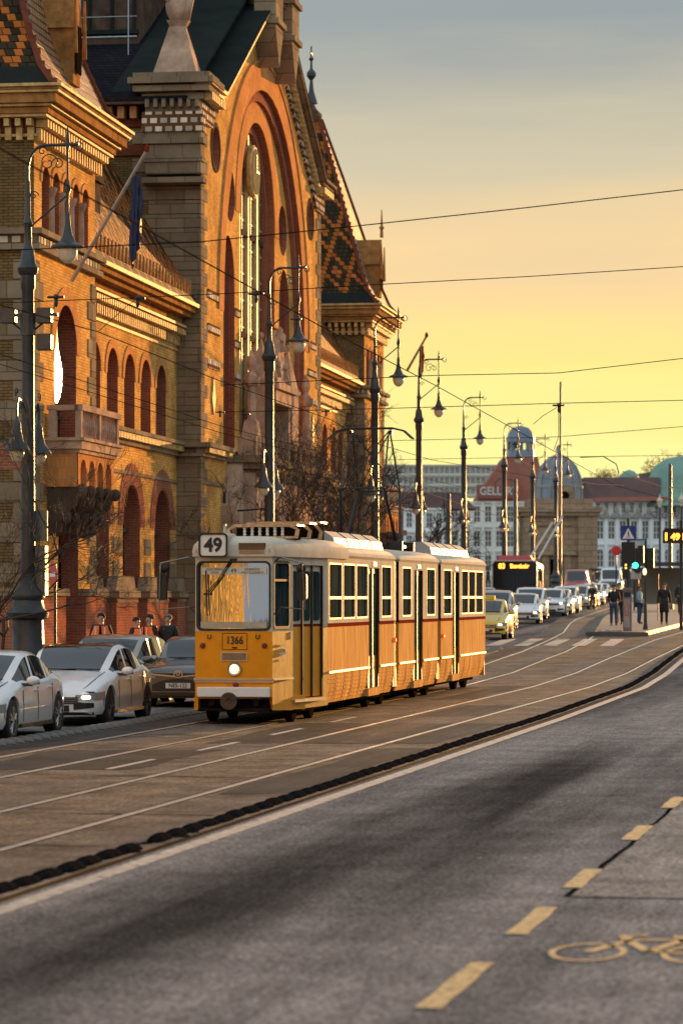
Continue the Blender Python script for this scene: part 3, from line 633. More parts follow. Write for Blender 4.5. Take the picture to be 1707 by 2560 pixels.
# --- wings ---
def cornice(b, x, y0, y1, steps):        # steps (z0,z1,projection)
    for z0, z1, p in steps: b.box(x-.1, x+p, y0, y1, z0, z1)
def wing(y0, y1, sgn, ups, gr):
    w_ = MB(); hs = [arch(c, 7.5, 1.55, 9.85, 12, .35 if sgn > 0 else .12) for c in ups]+[arch(c, 2.55, 2.55, 5.75, 14) for c in gr]+[[(c-.75, .5), (c+.75, .5), (c+.75, 2.4), (c-.75, 2.4)] for c in gr]
    w_.panel([(y0, 0), (y1, 0), (y1, 11.5), (y0, 11.5)], hs, PX(-.8), .55, 0, 1)
    bld(w_, 'wing_wall', [brick, brick_r])
    for c in ups:
        window_fill(hall, c, 7.5, 1.5, 9.8, -1.3, 2, 4, win_gl, dark_st, .3)
    for c in gr:
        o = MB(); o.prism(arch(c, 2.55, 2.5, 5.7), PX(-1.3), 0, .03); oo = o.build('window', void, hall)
        f = MB(); f.prism(ring(c, 4.475, 1.28, 1.42), PX(-.95), 0, .12); f.box(-1.25, -1.15, c-.04, c+.04, 2.5, 5.6); f.box(-1.25, -1.15, c-1.2, c+1.2, 4.3, 4.42); f.build('window_frame', dark_st, oo)
        b2 = MB(); b2.prism(ring(c, 4.475, 1.30, 1.95), PX(-.77), 0, .03); bld(b2, 'arch_band', brick_r)
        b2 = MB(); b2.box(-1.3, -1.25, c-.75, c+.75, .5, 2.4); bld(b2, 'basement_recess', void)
    for c in ups:
        b2 = MB(); b2.prism(ring(c, 9.0, .80, 1.06), PX(-.77), 0, .03); bld(b2, 'arch_band', brick_o)
    # plinth with moulded ledge, broken at the recesses
    edges = sorted([y0, y1]+[c-.75 for c in gr]+[c+.75 for c in gr])
    for a, c in zip(edges[::2], edges[1::2]):
        pl = MB(); lg = MB(); st = MB()
        pl.box(-.8, -.45, a, c, 0, 2.25); lg.box(-.8, -.35, a-.05, c+.05, 2.25, 2.45); lg.box(-.8, -.42, a, c, 2.1, 2.2); lg.box(-.8, -.38, a, c, 0, .85)
        m_ = (a+c)/2
        for i, z in enumerate((2.5, 3.25)): st.box(-.8, -.76, m_-.45, m_+.45, z+.35, z+.85)
        lg.frus(-.8, -.48, a+.02, c-.02, 2.46, 2.9, .0, j=.35)
        bld(pl, 'plinth', brick_r); bld(lg, 'plinth_ledge', stone); bld(st, 'stone_blocks', stone)
    b2 = MB(); cornice(b2, -.8, y0, y1, ((6.95, 7.05, .12), (7.05, 7.3, .1), (7.3, 7.42, .35), (6.05, 6.15, .06))); bld(b2, 'string_course', stone)
    b2 = MB(); n = int((y1-y0)/.22)
    for i in range(n): yy = y0+.1+i*.22; b2.box(-.72, -.5, yy-.05, yy+.05, 7.1, 7.28)
    bld(b2, 'dentils', stone_g)
    b2 = MB(); cornice(b2, -.8, y0, y1, ((11.2, 11.28, .36), (11.86, 11.98, .8), (10.45, 10.53, .05))); bld(b2, 'eave_cornice', stone_g); b2 = MB(); cornice(b2, -.8, y0, y1, ((11.1, 11.19, .26), (11.29, 11.55, .2), (11.55, 11.7, .5), (11.7, 11.85, .66))); bld(b2, 'eave_moulding', brown_c)
    b2 = MB(); n = int((y1-y0)/.3)
    for i in range(n):
        yy = y0+.15+i*.3; b2.box(-.8, -.42, yy-.075, yy+.075, 10.95, 11.12); b2.box(-.8, -.62, yy-.05, yy+.05, 10.62, 10.93)
    bld(b2, 'eave_brackets', stone_g)
    b2 = MB(); b2.add([(-.05, y0, 12.0), (-.05, y1, 12.0), (-3.6, y1, 17.6), (-3.6, y0, 17.6), (-14, y1, 18.2), (-14, y0, 18.2)], [(0, 1, 2, 3), (3, 2, 4, 5)])
    r_ = bld(b2, 'wing_roof', tile_d)
    b2 = MB(); n = int((y1-y0)/.5)
    for i in range(n):
        yy = y0+.25+i*.5; b2.prism([(yy-.09, 12.25), (yy+.09, 12.25), (yy, 12.75)], lambda u, v, d: (-.25+d, u, v), 0, .06)
    b2.build('snow_guard', brown_c, r_)
    cc = (y0+y1)/2
    for dy in ((-2.2, ) if sgn < 0 else (0,)):
        c = cc+dy; b2 = MB(); b2.box(-2.8, -1.25, c-.55, c+.55, 13.2, 14.8); b2.prism([(c-.7, 14.8), (c+.7, 14.8), (c, 16.1)], lambda u, v, d: (-3.4+d, u, v), 0, 2.25)
        b2.tube([(-1.2, c, 16), (-1.2, c, 17.0)], [.08, .01], 5); dm = b2.build('dormer', dark_st, r_)
wing(-29.07, -13.2, -1, (-25.6, -23.15, -20.7, -18.25, -15.8), (-24.9, -20.4, -15.6))
wing(13.2, 26.5, 1, (15.6, 17.6, 19.6, 22.3, 24.4), (16.3, 20.6, 24.6))

# --- corner towers ---
def tower(y0, y1, near):
    c = (y0+y1)/2; x0 = -7.0
    wl = MB()
    fh = [arch(c-2.35+i*1.17, 11.95, .82, 13.85, 10, .5) for i in range(5)]
    fh += [arch(c, 6.5, 2.5, 10.4, 16, .2), arch(c+.3, .6, 2.4, 4.7, 14)]
    wl.panel([(y0, 0), (y1, 0), (y1, 14.3), (y0, 14.3)], fh, PX(0), .5, 0, 1)
    sh = [arch(-2.4, 12.2, 1.0, 13.6, 10), arch(-4.4, 12.2, 1.0, 13.6, 10), arch(-3.5, 7.2, 2.2, 10.3, 14), arch(-3.5, .8, 2.2, 4.9, 14)]
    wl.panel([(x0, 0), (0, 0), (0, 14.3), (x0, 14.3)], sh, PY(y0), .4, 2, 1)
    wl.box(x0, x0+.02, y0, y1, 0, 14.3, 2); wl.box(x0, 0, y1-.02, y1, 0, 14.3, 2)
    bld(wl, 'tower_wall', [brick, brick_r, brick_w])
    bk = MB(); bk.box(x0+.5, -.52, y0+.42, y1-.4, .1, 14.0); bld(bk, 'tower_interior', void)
    for i in range(5):
        window_fill(hall, c-2.35+i*1.17, 11.95, .8, 13.8, -.45, 2, 2, win_gl, dark_st, .5)
    col_ = MB()
    for i in range(4):
        yy = c-1.765+i*1.17
        for dx in (.02,): col_.lathe((dx, yy, 0), [(.15, 11.9), (.1, 12.0), (.09, 12.95), (.16, 13.1), (.17, 13.2)], 8)
    bld(col_, 'arcade_columns', stone_p)
    b2 = MB()
    for i in range(5): b2.prism(ring(c-2.35+i*1.17, 13.24, .43, .58), PX(.03), 0, .03)
    bld(b2, 'arch_band', brick_o)
    # the big arched balcony window
    b2 = MB(); b2.prism(arch(c, 6.5, 2.45, 10.35, 16, .2), PX(-.46), 0, .03); wn = b2.build('balcony_window', win_gl, hall)
    if near:
        b2 = MB(); b2.prism([(-33.65+wd_*sx, z_) for sx in (-1, 1) for wd_, z_ in (((.12, 7.5), (.42, 7.7), (.58, 8.0), (.6, 8.35), (.48, 8.65), (.25, 8.95), (.12, 9.4), (.06, 10.0))[::sx])], PX(-.03), 0, .02); b2.build('glint_pane', GLASS('added sun-glint glass', (.12, .10, .08), .03, spec=1, ior=2.2), wn)  # added mirror pane, cut as a teardrop to throw the sun's glint
    b2 = MB(); b2.box(-.45, -.36, c-.05, c+.05, 6.5, 10.2)
    for z in (8.9, 7.2): b2.box(-.45, -.38, c-1.2, c+1.2, z-.04, z+.04)
    b2.build('glazing_bars', dark_st, wn)
    b2 = MB(); b2.prism(ring(c, 8.95, 1.27, 1.75), PX(.03), 0, .03); bld(b2, 'arch_band', brick_o)
    b2 = MB(); b2.prism(arch(c+.3, .6, 2.35, 4.65), PX(-.48), 0, .03); bld(b2, 'doorway', void)
    # quoins and bands
    q = MB(); q9 = MB(); z = 0; i = 0
    while z < 11:
        w_ = .95 if i % 2 else .55
        q.box(0, .03, y0-.03, y0+w_, z, z+.5); q9.box(0, .03, y1-w_, y1+.02, z, z+.5)
        q.box(-w_, .03, y0-.031, y0, z, z+.5); z += .53; i += 1
    bld(q, 'quoins', stone); bld(q9, 'quoins', stone)
    b2 = MB(); b2.box(-6.6, -.3, y0-.035, y0, 5.6, 6.25); b2.box(-.002, .02, y0+.3, y1-.3, 5.0, 5.25); b2.box(-6.6, -1.2, y0-.03, y0, 10.6, 11.2); bld(b2, 'red_brick_band', brick_r)
    b2 = MB(); b2.prism([(v, z) for v, z in ring(-3.5, 9.2, 1.12, 1.8)], PY(y0-.03), 0, .03); bld(b2, 'side_arch_band', brick_r)
    def around(b2, z0, z1, p):
        b2.box(x0-p, p, y0-p, y1+p, z0, z1)
    b2 = MB()
    for z0, z1, p in ((14.3, 14.37, .12), (14.77, 14.84, .44), (15.02, 15.08, .62), (15.34, 15.40, .86), (15.48, 15.56, .95)): around(b2, z0, z1, p)
    bld(b2, 'tower_cornice', stone_g)
    b2 = MB()
    for z0, z1, p in ((14.85, 15.0, .5), (15.09, 15.33, .76), (15.41, 15.47, .88)): around(b2, z0, z1, p)
    bld(b2, 'cornice_moulding', brown_c)
    b2 = MB(); around(b2, 14.4, 14.75, .06); bld(b2, 'cornice_frieze', brick_rd)
    b2 = MB()
    n = int((y1-y0)/.3)
    for i in range(n+1):
        yy = y0+.05+i*(y1-y0-.1)/n; b2.box(.06, .38, yy-.07, yy+.07, 14.55, 14.74); b2.box(.06, .2, yy-.045, yy+.045, 14.2, 14.53)
    for i in range(24):
        xx = -.05-i*.3; b2.box(xx-.07, xx+.07, y0-.38, y0-.06, 14.55, 14.74); b2.box(xx-.08, xx+.08, y0-.2, y0-.06, 14.2, 14.53)
    bld(b2, 'cornice_brackets', stone_g)
    b2 = MB()
    for z0, z1, p in ((11.35, 11.5, .2), (11.5, 11.75, .12), (11.75, 11.9, .28)): around(b2, z0, z1, p)
    bld(b2, 'string_course', stone)
    b2 = MB(); b2.box(.12, .15, y0, y1, 11.5, 11.75); b2.box(x0, 0, y0-.15, y0-.12, 11.5, 11.75); bld(b2, 'string_frieze', majol)
    # steep roof
    rp = [(15.56, .75), (16.1, .25), (17.2, -.25), (19.0, -.85), (22.0, -1.9), (24.6, -2.85)]
    def ringp(z, e): 
        dxx = e*.85
        return [(x0-dxx*1, y0-e, z), (dxx, y0-e, z), (dxx, y1+e, z), (x0-dxx, y1+e, z)]
    def e2(z, e): return [(x0-e*.9, y0-e, z), (e*.9, y0-e, z), (e*.9, y1+e, z), (x0-e*.9, y1+e, z)]
    rows = [e2(z, e) for z, e in rp]
    b2 = MB()
    for (a, bb) in zip(rows, rows[1:]):
        for k in range(4):
            kk = (k+1) % 4; b2.add([a[k], a[kk], bb[kk], bb[k]], [(0, 1, 2, 3)], 1 if k == 1 else 0)
    b2.add(rows[-1], [(0, 1, 2, 3)])
    r_ = bld(b2, 'tower_roof', [tile_d, tile_s])
    b2 = MB()
    for k in range(4): b2.tube([Vector(r[k])+Vector((0, 0, .03)) for r in rows], .09, 6)
    pts = [Vector(r[2]) for r in rows]
    for a, bb in zip(pts, pts[1:]):
        n = max(1, int((bb-a).length/.35))
        for i in range(n): p = a.lerp(bb, i/n); b2.box(p.x-.05, p.x+.05, p.y-.02, p.y+.14, p.z, p.z+.14)
    pts = [Vector(r[1]) for r in rows]
    for a, bb in zip(pts, pts[1:]):
        n = max(1, int((bb-a).length/.35))
        for i in range(n): p = a.lerp(bb, i/n); b2.box(p.x-.02, p.x+.12, p.y-.05, p.y+.05, p.z, p.z+.14)
    b2.build('ridge_tiles', brick_rd, r_)
    b2 = MB(); b2.box(rows[-1][0][0], rows[-1][1][0], c-.66, c+.66, 24.4, 24.9); b2.frus(rows[-1][0][0]+.1, rows[-1][1][0]-.1, c-.55, c+.55, 24.9, 25.6, .35); b2.build('ridge_cap', dark_st, r_)
    xf = rows[-1][1][0]-.4
    for xx in (xf, rows[-1][0][0]+.4):
        b2 = MB(); b2.lathe((xx, c, 0), [(.3, 25.3), (.12, 25.9), (.07, 26.4), (.22, 26.6), (.22, 26.75), (.06, 26.95), (.05, 27.3), (.13, 27.4), (.05, 27.5), (.03, 28.0)], 8); b2.box(xx-.03, xx+.03, c-.22, c+.22, 27.6, 27.68); b2.build('finial', iron, r_)
    # front dormer with gablet
    b2 = MB(); b2.box(-1.2, .3, c-.42, c+.42, 16.2, 17.7); b2.prism([(c-.55, 17.7), (c+.55, 17.7), (c, 18.9)], lambda u, v, d: (-1.6+d, u, v), 0, 1.95)
    b2.tube([(.35, c, 19), (.35, c, 20.3)], [.09, .02], 6); b2.box(.25, .45, c-.12, c+.12, 19.4, 19.5)
    for s in (-1, 1): b2.tube([(.4, c+s*.55, 17.0), (.4, c+s*.55, 18.6)], [.07, .03], 6)
    b2.build('dormer', brown_c, r_)
    b2 = MB(); b2.box(.36, .38, c-.28, c+.28, 16.5, 17.8); b2.build('dormer_window', void, r_)
    b2 = MB(); b2.add([Vector(p)+Vector((0, -.01, .01)) for p in (rows[0][0], rows[0][1])]+[Vector(p)+Vector((0, -.02, .0)) for p in (rows[1][1], rows[1][0])], [(0, 1, 2, 3)]); b2.build('flashing', sheet, r_)
    # balcony on corbels
    bb = MB(); bb.box(0, 1.0, c-2.4, c+2.4, 6.2, 6.42); bb.box(0, 1.08, c-2.48, c+2.48, 6.42, 6.5); bb.box(0, .92, c-2.3, c+2.3, 6.1, 6.2)
    for yy in (c-2.3, c-.05, c+2.2): bb.box(.82, .98, yy-.1, yy+.1, 6.5, 7.25)
    bb.box(.80, 1.02, c-2.42, c+2.42, 7.22, 7.38)
    for s in (-1, 1): bb.box(.05, .9, c+s*2.32-.1, c+s*2.32+.1, 7.22, 7.36); bb.box(.1, .3, c+s*2.32-.1, c+s*2.32+.1, 6.5, 7.25)
    bl = bld(bb, 'balcony', stone_p)
    bb = MB()
    for i in range(18):
        yy = c-2.1+i*.25
        if abs(yy-c) > .14: bb.lathe((.9, yy, 0), [(.05, 6.5), (.03, 6.62), (.075, 6.85), (.03, 7.1), (.05, 7.22)], 7)
    bb.build('balusters', stone_p, bl)
    bb = MB(); bb.panel([(c-2.2, 5.2), (c+2.2, 5.2), (c+2.2, 6.1), (c-2.2, 6.1)], [arch(c-1.55+i*1.03, 5.21, .72, 5.95, 10) for i in range(4)], PX(.85), .7, 0, 0)
    bb.box(0, .83, c-2.25, c-2.2, 5.2, 6.1); bb.box(0, .83, c+2.2, c+2.25, 5.2, 6.1); bb.build('balcony_corbel_arches', brick_o, bl)
    for i in range(5):
        yy = c-2.05+i*1.03
        bb = MB(); bb.prism([(.0, 3.9), (.35, 4.0), (.45, 4.5), (.75, 4.7), (.9, 5.2), (0, 5.2)], lambda u, v, d: (u, yy-.12+d, v), 0, .24); bb.ell((.92, yy, 5.1), (.16, .15, .17)); bb.ell((.5, yy, 4.4), (.14, .13, .2)); bb.build('carved_console', dark_st, bl, smooth=False)
    for q in ((0, .22, y0-.22, c-.9), (0, .22, c+1.5, y1+.2), (x0, 0, y0-.22, y0)): pl = MB(); pl.box(*q, 0, 2.3); bld(pl, 'plinth', brick_r)
    pl = MB(); pl.box(0, .32, y0-.32, c-.85, 2.3, 2.5); pl.box(0, .32, c+1.45, y1+.3, 2.3, 2.5); pl.box(x0, .32, y0-.32, y0, 2.3, 2.5)
    pl.box(0, .28, y0-.28, c-.9, 0, .9); pl.box(0, .28, c+1.5, y1+.25, 0, .9); pl.box(x0, .28, y0-.28, y0, 0, .9); bld(pl, 'plinth_ledge', stone)
tower(-36.3, -29.07, True)
tower(26.5, 33.2, False)

# --- risalit cornice and stone portal ---
b = MB()
for s in (-1, 1):
    ya, yb = (-13.4, -8.9) if s < 0 else (8.9, 13.4)
    cornice(b, 0, ya, yb, ((6.95, 7.05, .15), (7.05, 7.25, .12), (7.25, 7.4, .42)))
b.box(-.9, 0, -13.45, -13.2, 6.95, 7.05); b.box(-.9, .42, -13.55, -13.2, 7.25, 7.4); b.box(0, .06, -13.25, -8, 6.05, 6.15)
bld(b, 'string_course', stone)
b = MB()
for i in range(20): yy = -13.2+i*.22; b.box(.12, .34, yy-.05, yy+.05, 7.07, 7.24)
for i in range(20): yy = 9.0+i*.22; b.box(.12, .34, yy-.05, yy+.05, 7.07, 7.24)
bld(b, 'dentils', stone_g)
b = MB(); b.panel([(-8, 0), (8, 0), (8, 6.7), (-8, 6.7)], [arch(0, .1, 5, 5.6, 18), arch(-5.4, .1, 2.2, 4.8), arch(5.4, .1, 2.2, 4.8)], PX(1.0), .9, 0, 0)
b.box(0, .98, -8, -7.9, 0, 6.7); b.box(0, .98, 7.9, 8, 0, 6.7); b.box(0, .98, -8, 8, 6.6, 6.7)
for s in (-1, 1): b.prism([(s*8.0, 0), (s*9.4, 0), (s*9.4, 5.4), (s*8.0, 7.2)], lambda u, v, d: (d, u, v), 0, .55)
pt = bld(b, 'portal', stone_p)
b = MB(); b.box(0, .1, -7.8, 7.8, .1, 6.5); b.build('portal_doors', void, pt)
b = MB(); b.box(0, 1.35, -8.3, 8.3, 6.95, 7.2); b.box(0, 1.2, -8.15, 8.15, 6.72, 6.95)
for i in range(24): b.box(.95, 1.2, -7.9+i*.68, -7.7+i*.68, 6.45, 6.72)
for i in range(12): b.box(.85, .95, -7.8+i*1.4, -7.5+i*1.4, 7.2, 7.9)
b.build('portal_cornice', stone, pt)
def pinn(x, y, wd, z0, z1, z2, nm='pinnacle'):
    b = MB(); b.box(x-.25, x+.35, y-wd, y+wd, z0, z1); b.box(x-.3, x+.42, y-wd-.1, y+wd+.1, z1, z1+.15)
    b.frus(x-.25, x+.35, y-wd, y+wd, z1+.15, z2, .28, j=wd-.05); b.box(x-.28, x+.4, y-wd-.08, y+wd+.08, z0+.6, z0+.75); b.ell((x+.05, y, z2+.08), (.1, .1, .14)); return b.build(nm, stone_p, pt)
pinn(.25, -3.0, .75, 7.2, 10.0, 11.7); pinn(.25, 3.0, .75, 7.2, 10.0, 11.7)
for y in (-6.2, 6.2):
    b = MB(); b.box(.1, .9, y-.5, y+.5, 7.2, 7.9); b.frus(.2, .8, y-.35, y+.35, 7.9, 8.5, .08); b.lathe((.5, y, 0), [(.22, 8.5), (.17, 8.6), (.15, 9.7), (.28, 9.85), (.3, 9.95)], 8); b.lathe((.5, y, 0), [(.2, 9.95), (.2, 10.1), (.1, 10.25), (.17, 10.5), (.13, 10.75), (.03, 11.0)], 7)
    for k in range(4): b.cbox((.5+.22*math.cos(k*1.57), y+.22*math.sin(k*1.57), 9.9), (.12, .12, .3))
    b.build('pinnacle_column', stone_p, pt, smooth=False)
b = MB(); b.box(.0, .7, -2.1, 2.1, 9.4, 9.9); b.box(-.05, .85, -2.3, 2.3, 9.9, 10.15); b.prism([(-1.6, 10.15), (1.6, 10.15), (0, 12.2)], lambda u, v, d: (d, u, v), 0, .55)
for y in (-1.9, 1.9): b.box(.0, .55, y-.2, y+.2, 7.2, 9.4)
b.build('aedicule', stone_p, pt)
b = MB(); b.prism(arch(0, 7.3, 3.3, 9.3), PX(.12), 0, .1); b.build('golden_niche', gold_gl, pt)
b = MB()
for y, z, r in ((-.8, 10.7, .16), (.8, 10.7, .16), (0, 11.7, .2), (-1.5, 10.2, .15), (1.5, 10.2, .15)):
    b.lathe((.5, y, z), [(r*1.3, -.3), (r*.9, 0), (r*1.1, r*1.6), (r*.5, r*2.2), (r*.6, r*2.6), (.02, r*3.3)], 8); b.tube([(.5, y-r, z+.2), (.7, y-r*1.5, z+.05)], r*.3, 5)
b.build('carved_figures', stone_p, pt, smooth=True)
# iron sign bracket on the gable wall
b = MB(); b.tube([(.1, -9.3, 3.2), (.1, -9.3, 5.9)], .05, 6); b.tube([(.1, -9.3, 5.2), (1.5, -9.3, 5.3), (1.7, -9.3, 5.5), (1.6, -9.3, 5.7), (1.5, -9.3, 5.55)], .035, 6)
for k in range(5):
    a = k*.7; b.tube([(.35+.18*math.cos(a+j*.7)*(1-j*.08)+k*.13, -9.3, 4.85-k*.12+.18*math.sin(a+j*.7)*(1-j*.08)) for j in range(9)], .018, 4)
b.build('sign_bracket', black, hall)
# ================= tram =================
TX, TY = -12.0, 69.0
t_or = M('ochre yellow tram paint', (.84, .32, .010), .38, var=.12, scale=2, spec=.22, bump=.06, bscale=5)
t_or_s = M('rippled ochre tram side with painted reflections', (.74, .42, .16), .6, 0, var=.42, scale=3.2, bump=1.0, stretch=(1, 3.2, .25), bscale=3.4, spec=0)  # tan tone and upright streaks paint the ripple reflections into the colour
t_cr = M('cream tram paint', (.62, .56, .46), .5, var=.12, scale=3, spec=.0)
t_red = M('dark red tram band', (.20, .03, .02), .6, var=.1, spec=0)
t_grey = M('tram roof grey', (.34, .34, .33), .55, var=.15, scale=3)
t_dk = M('tram underframe', (.02, .015, .012), .8, var=.5, scale=6, bump=.4, spec=0)
t_gl = M('tram side glass', (.035, .050, .052), .2, var=.95, scale=2.2, stretch=(1, 4, .3), spec=0)  # dark greenish streaks in the colour stand in for reflections
t_ws = GLASS('tram windscreen', (.05, .06, .065), .02, .22, (2.2, 1, .18), .02, spec=.5, ior=4.2)
chrome = M('chrome', (.55, .52, .48), .28, 1.0, var=.08)
t_trim = M('dull metal window trim', (.36, .31, .24), .6, .3, var=.1, spec=.1)
rubber = M('window rubber', (.012, .012, .012), .5, var=.2)
tram = thing('tram', 'long ochre and cream articulated tram showing route 49 and number 1366 on its front', 'tram', (TX, TY, 0))
HW = 1.2; YF = 55.6-TY; YC = 58.3-TY; YR = 80.1-TY; FW = .70
def plan(y0, y1, front): 
    if front: return [(-FW, YF), (FW, YF), (HW, YC), (HW, y1), (-HW, y1), (-HW, YC)]
    return [(-HW, y0), (HW, y0), (HW, y1), (-HW, y1)]
def inset(poly, d):
    n = len(poly); res = []
    for i in range(n):
        p0, p1, p2 = [Vector(q) for q in (poly[i-1], poly[i], poly[(i+1) % n])]
        e1 = (p1-p0).normalized(); e2 = (p2-p1).normalized(); n1 = Vector((-e1.y, e1.x)); n2 = Vector((-e2.y, e2.x))
        k = 1+n1.dot(n2); res.append(tuple(p1+(n1+n2)*(d/k)))
    return res
def sidewin(y0, y1, x, parent, z0=1.88, z1=2.9, top=True):
    w_ = MB(); w_.prism(rrect(y0, y1, z0, z1, .05), PX(x), .03, .05); o = w_.build('window', t_gl, parent)
    f = MB(); f.panel(rrect(y0-.018, y1+.018, z0-.018, z1+.018, .06), [rrect(y0+.01, y1-.01, z0+.01, z1-.01, .04)], PX(x+.008), .03)
    if top: f.box(x-.02, x+.006, y0, y1, 2.24, 2.29)
    f.build('window_frame', t_trim, o)
    return o
def body(name, y0, y1, wins, doors, front=False):
    pl = plan(y0, y1, front); s0 = YC if front else y0
    # lower and upper side walls with door gaps
    cuts = [s0]+[q for d in doors for q in d]+[y1]
    up = MB(); bd = MB()
    for sx in (1, -1):
        x = sx*HW; P = (lambda u, v, d, x=x, sx=sx: (x-sx*d, u, v))
        for a, c in zip(cuts[::2], cuts[1::2]):
            lo = MB()
            lo.grid([[(x-sx*.10, yy, .30) , (x-sx*.03, yy, .55), (x, yy, .86), (x, yy, 1.74)] for yy in (a, c)], 0)
            for yy in (a, c): lo.add([(x-sx*.10, yy, .30), (x-sx*.03, yy, .55), (x, yy, .86), (x, yy, 1.74), (x-sx*.14, yy, 1.74), (x-sx*.14, yy, .3)], [(0, 1, 2, 3, 4, 5)], 1)
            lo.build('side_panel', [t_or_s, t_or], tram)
            bd.box(min(x, x+sx*.004), max(x, x+sx*.004), a, c, 1.72, 1.79)
        outl = [(s0, 1.74)]
        for (a, c) in doors: outl += [(a, 1.74), (a, 2.86), (c, 2.86), (c, 1.74)]
        outl += [(y1, 1.74), (y1, 3.02), (s0, 3.02)]
        hs = [rrect(a, c, 1.88, 2.9, .05) for a, c in wins]
        up.panel(outl, hs, P, .05, 0, 0)
    up.build('upper_body', t_cr, tram); bd.build('red_band', t_red, tram)
    for a, c in wins: sidewin(a, c, HW, tram)
    b = MB()
    for a, c in wins: b.prism(rrect(a, c, 1.88, 2.9, .05), lambda u, v, d: (-HW+d, u, v), .03, .05)
    b.build('far_side_glazing', t_gl, tram)
    for (a, c) in doors:
        d = MB(); d.box(HW-.10, HW-.065, a, c, .46, 2.86); dr = d.build('door', t_or, tram)
        m = (a+c)/2; g = MB()
        for k in range(4):
            p0 = a+.05+(c-a-.1)*k/4+.03; p1 = a+.05+(c-a-.1)*(k+1)/4-.03
            g.prism(rrect(p0, p1, 1.1, 2.75, .05, 3), PX(HW-.045), 0, .02)
        g.build('door_glass', t_gl, dr)
        fr = MB(); fr.box(HW-.08, HW-.03, m-.03, m+.03, .46, 2.85)
        for q in (a+.02, c-.02): fr.box(HW-.08, HW-.02, q-.02, q+.02, .46, 2.85)
        fr.build('door_edge', rubber, dr)
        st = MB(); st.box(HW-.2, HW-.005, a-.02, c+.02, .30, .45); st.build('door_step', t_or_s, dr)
        dl = MB(); dl.box(HW+.003, HW+.02, m-.18, m+.18, 2.9, 2.98); dl.build('door_lamp', white, dr)
    # rubbing strip and louvred skirts
    st = MB(); sk = MB()
    for a, c in zip(cuts[::2], cuts[1::2]):
        st.box(HW, HW+.03, a+.03, c-.03, .86, .90); st.box(-HW-.03, -HW, a+.03, c-.03, .86, .90)
        n = max(1, int(round((c-a)/.95)))
        for i in range(n):
            p0 = a+.06+(c-a-.1)*i/n; p1 = a+.02+(c-a-.1)*(i+1)/n-.03
            for k in range(6):
                z = .37+k*.075; x = itp([(.3, HW-.10), (.55, HW-.03), (.86, HW)], z)
                sk.box(x-.01, x+.012, p0+.03, p1-.02, z, z+.018)
            sk.prism([(HW-.09, .33), (HW-.02, .55), (HW+.004, .84), (HW-.03, .84)], lambda u, v, d: (u, p1-.01+d, v), 0, .014)
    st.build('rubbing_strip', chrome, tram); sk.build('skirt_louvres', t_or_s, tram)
    # roof: insets of the plan
    rf = MB(); rows = []
    for z, d in ((3.02, 0.0), (3.07, -.03), (3.12, -.01), (3.19, .07), (3.25, .2), (3.29, .4), (3.31, .62)):
        rows.append([(x, y, z) for x, y in inset(pl, d)])
    rf.grid(rows, closed=True); rf.add(rows[-1], [tuple(range(len(pl)))])
    rf.build('roof', t_cr, tram, smooth='auto')
    fl = MB(); fl.add([(x, y, .42) for x, y in inset(pl, .1)], [tuple(range(len(pl)))]); fl.add([(x, y, 3.0) for x, y in inset(pl, .1)], [tuple(range(len(pl)))]); fl.build('floor', t_dk, tram)
    un = MB(); q = inset(pl, .3); ul = [(x, max(y, YF+.5) if front else y) for x, y in q]; un.prism(ul, lambda u, v, d: (u, v, d), .22, .42)
    un.build('underframe', t_dk, tram)
L = lambda q: q-TY
body('a', YC, L(65.95), [(L(58.42), L(59.75)), (L(59.9), L(61.2)), (L(61.36), L(62.62)), (L(64.3), L(65.5))], [(L(62.8), L(64.05))], True)
body('b', L(66.5), L(72.05), [(L(66.95), L(68.15)), (L(70.35), L(71.55))], [(L(68.6), L(69.8))])
body('c', L(72.5), YR, [(L(72.9), L(74.15)), (L(75.85), L(76.95)), (L(77.1), L(78.2)), (L(78.35), L(79.6))], [(L(74.4), L(75.5))])
for q0, q1 in ((65.95, 66.5), (72.05, 72.5)):
    b = MB(); n = 6
    for i in range(n):
        p0 = L(lerp(q0, q1, i/n)); p1 = L(lerp(q0, q1, (i+.8)/n)); e = .02*(i % 2)
        b.panel(rrect(-HW+.04+e, HW-.04-e, .4, 3.16-e, .1), [rrect(-HW+.2, HW-.2, .5, 3.0, .1)], lambda u, v, d: (u, p0+d, v), p1-p0)
        b.box(HW-.1, HW-.035-e, p0, p1, .4, 3.1); b.box(-HW+.035+e, -HW+.1, p0, p1, .4, 3.1); b.box(-HW+.1, HW-.1, p0, p1, 3.08, 3.15-e)
    b.build('bellows', M('grey bellows', (.10, .11, .12), .6, var=.3) if q0 < 66 else bpy.data.materials['grey bellows'], tram)
# wheels and bogies
for yc in (58.0, 65.9, 72.2, 78.6):
    b = MB()
    for s in (-1, 1): b.box(s*.85-.07, s*.85+.07, L(yc)-1.2, L(yc)+1.2, .2, .42)
    b.cbox((0, L(yc), .3), (1.5, .5, .2)); bo = b.build('bogie', t_dk, tram)
    for dy in (-.85, .85):
        for s in (-1, 1):
            b = MB(); b.lathe((s*.72, L(yc)+dy, .33), [(.3, -.07), (.33, -.05), (.33, .05), (.3, .07)], 20, 0, 'x'); b.build('wheel', t_dk, bo)
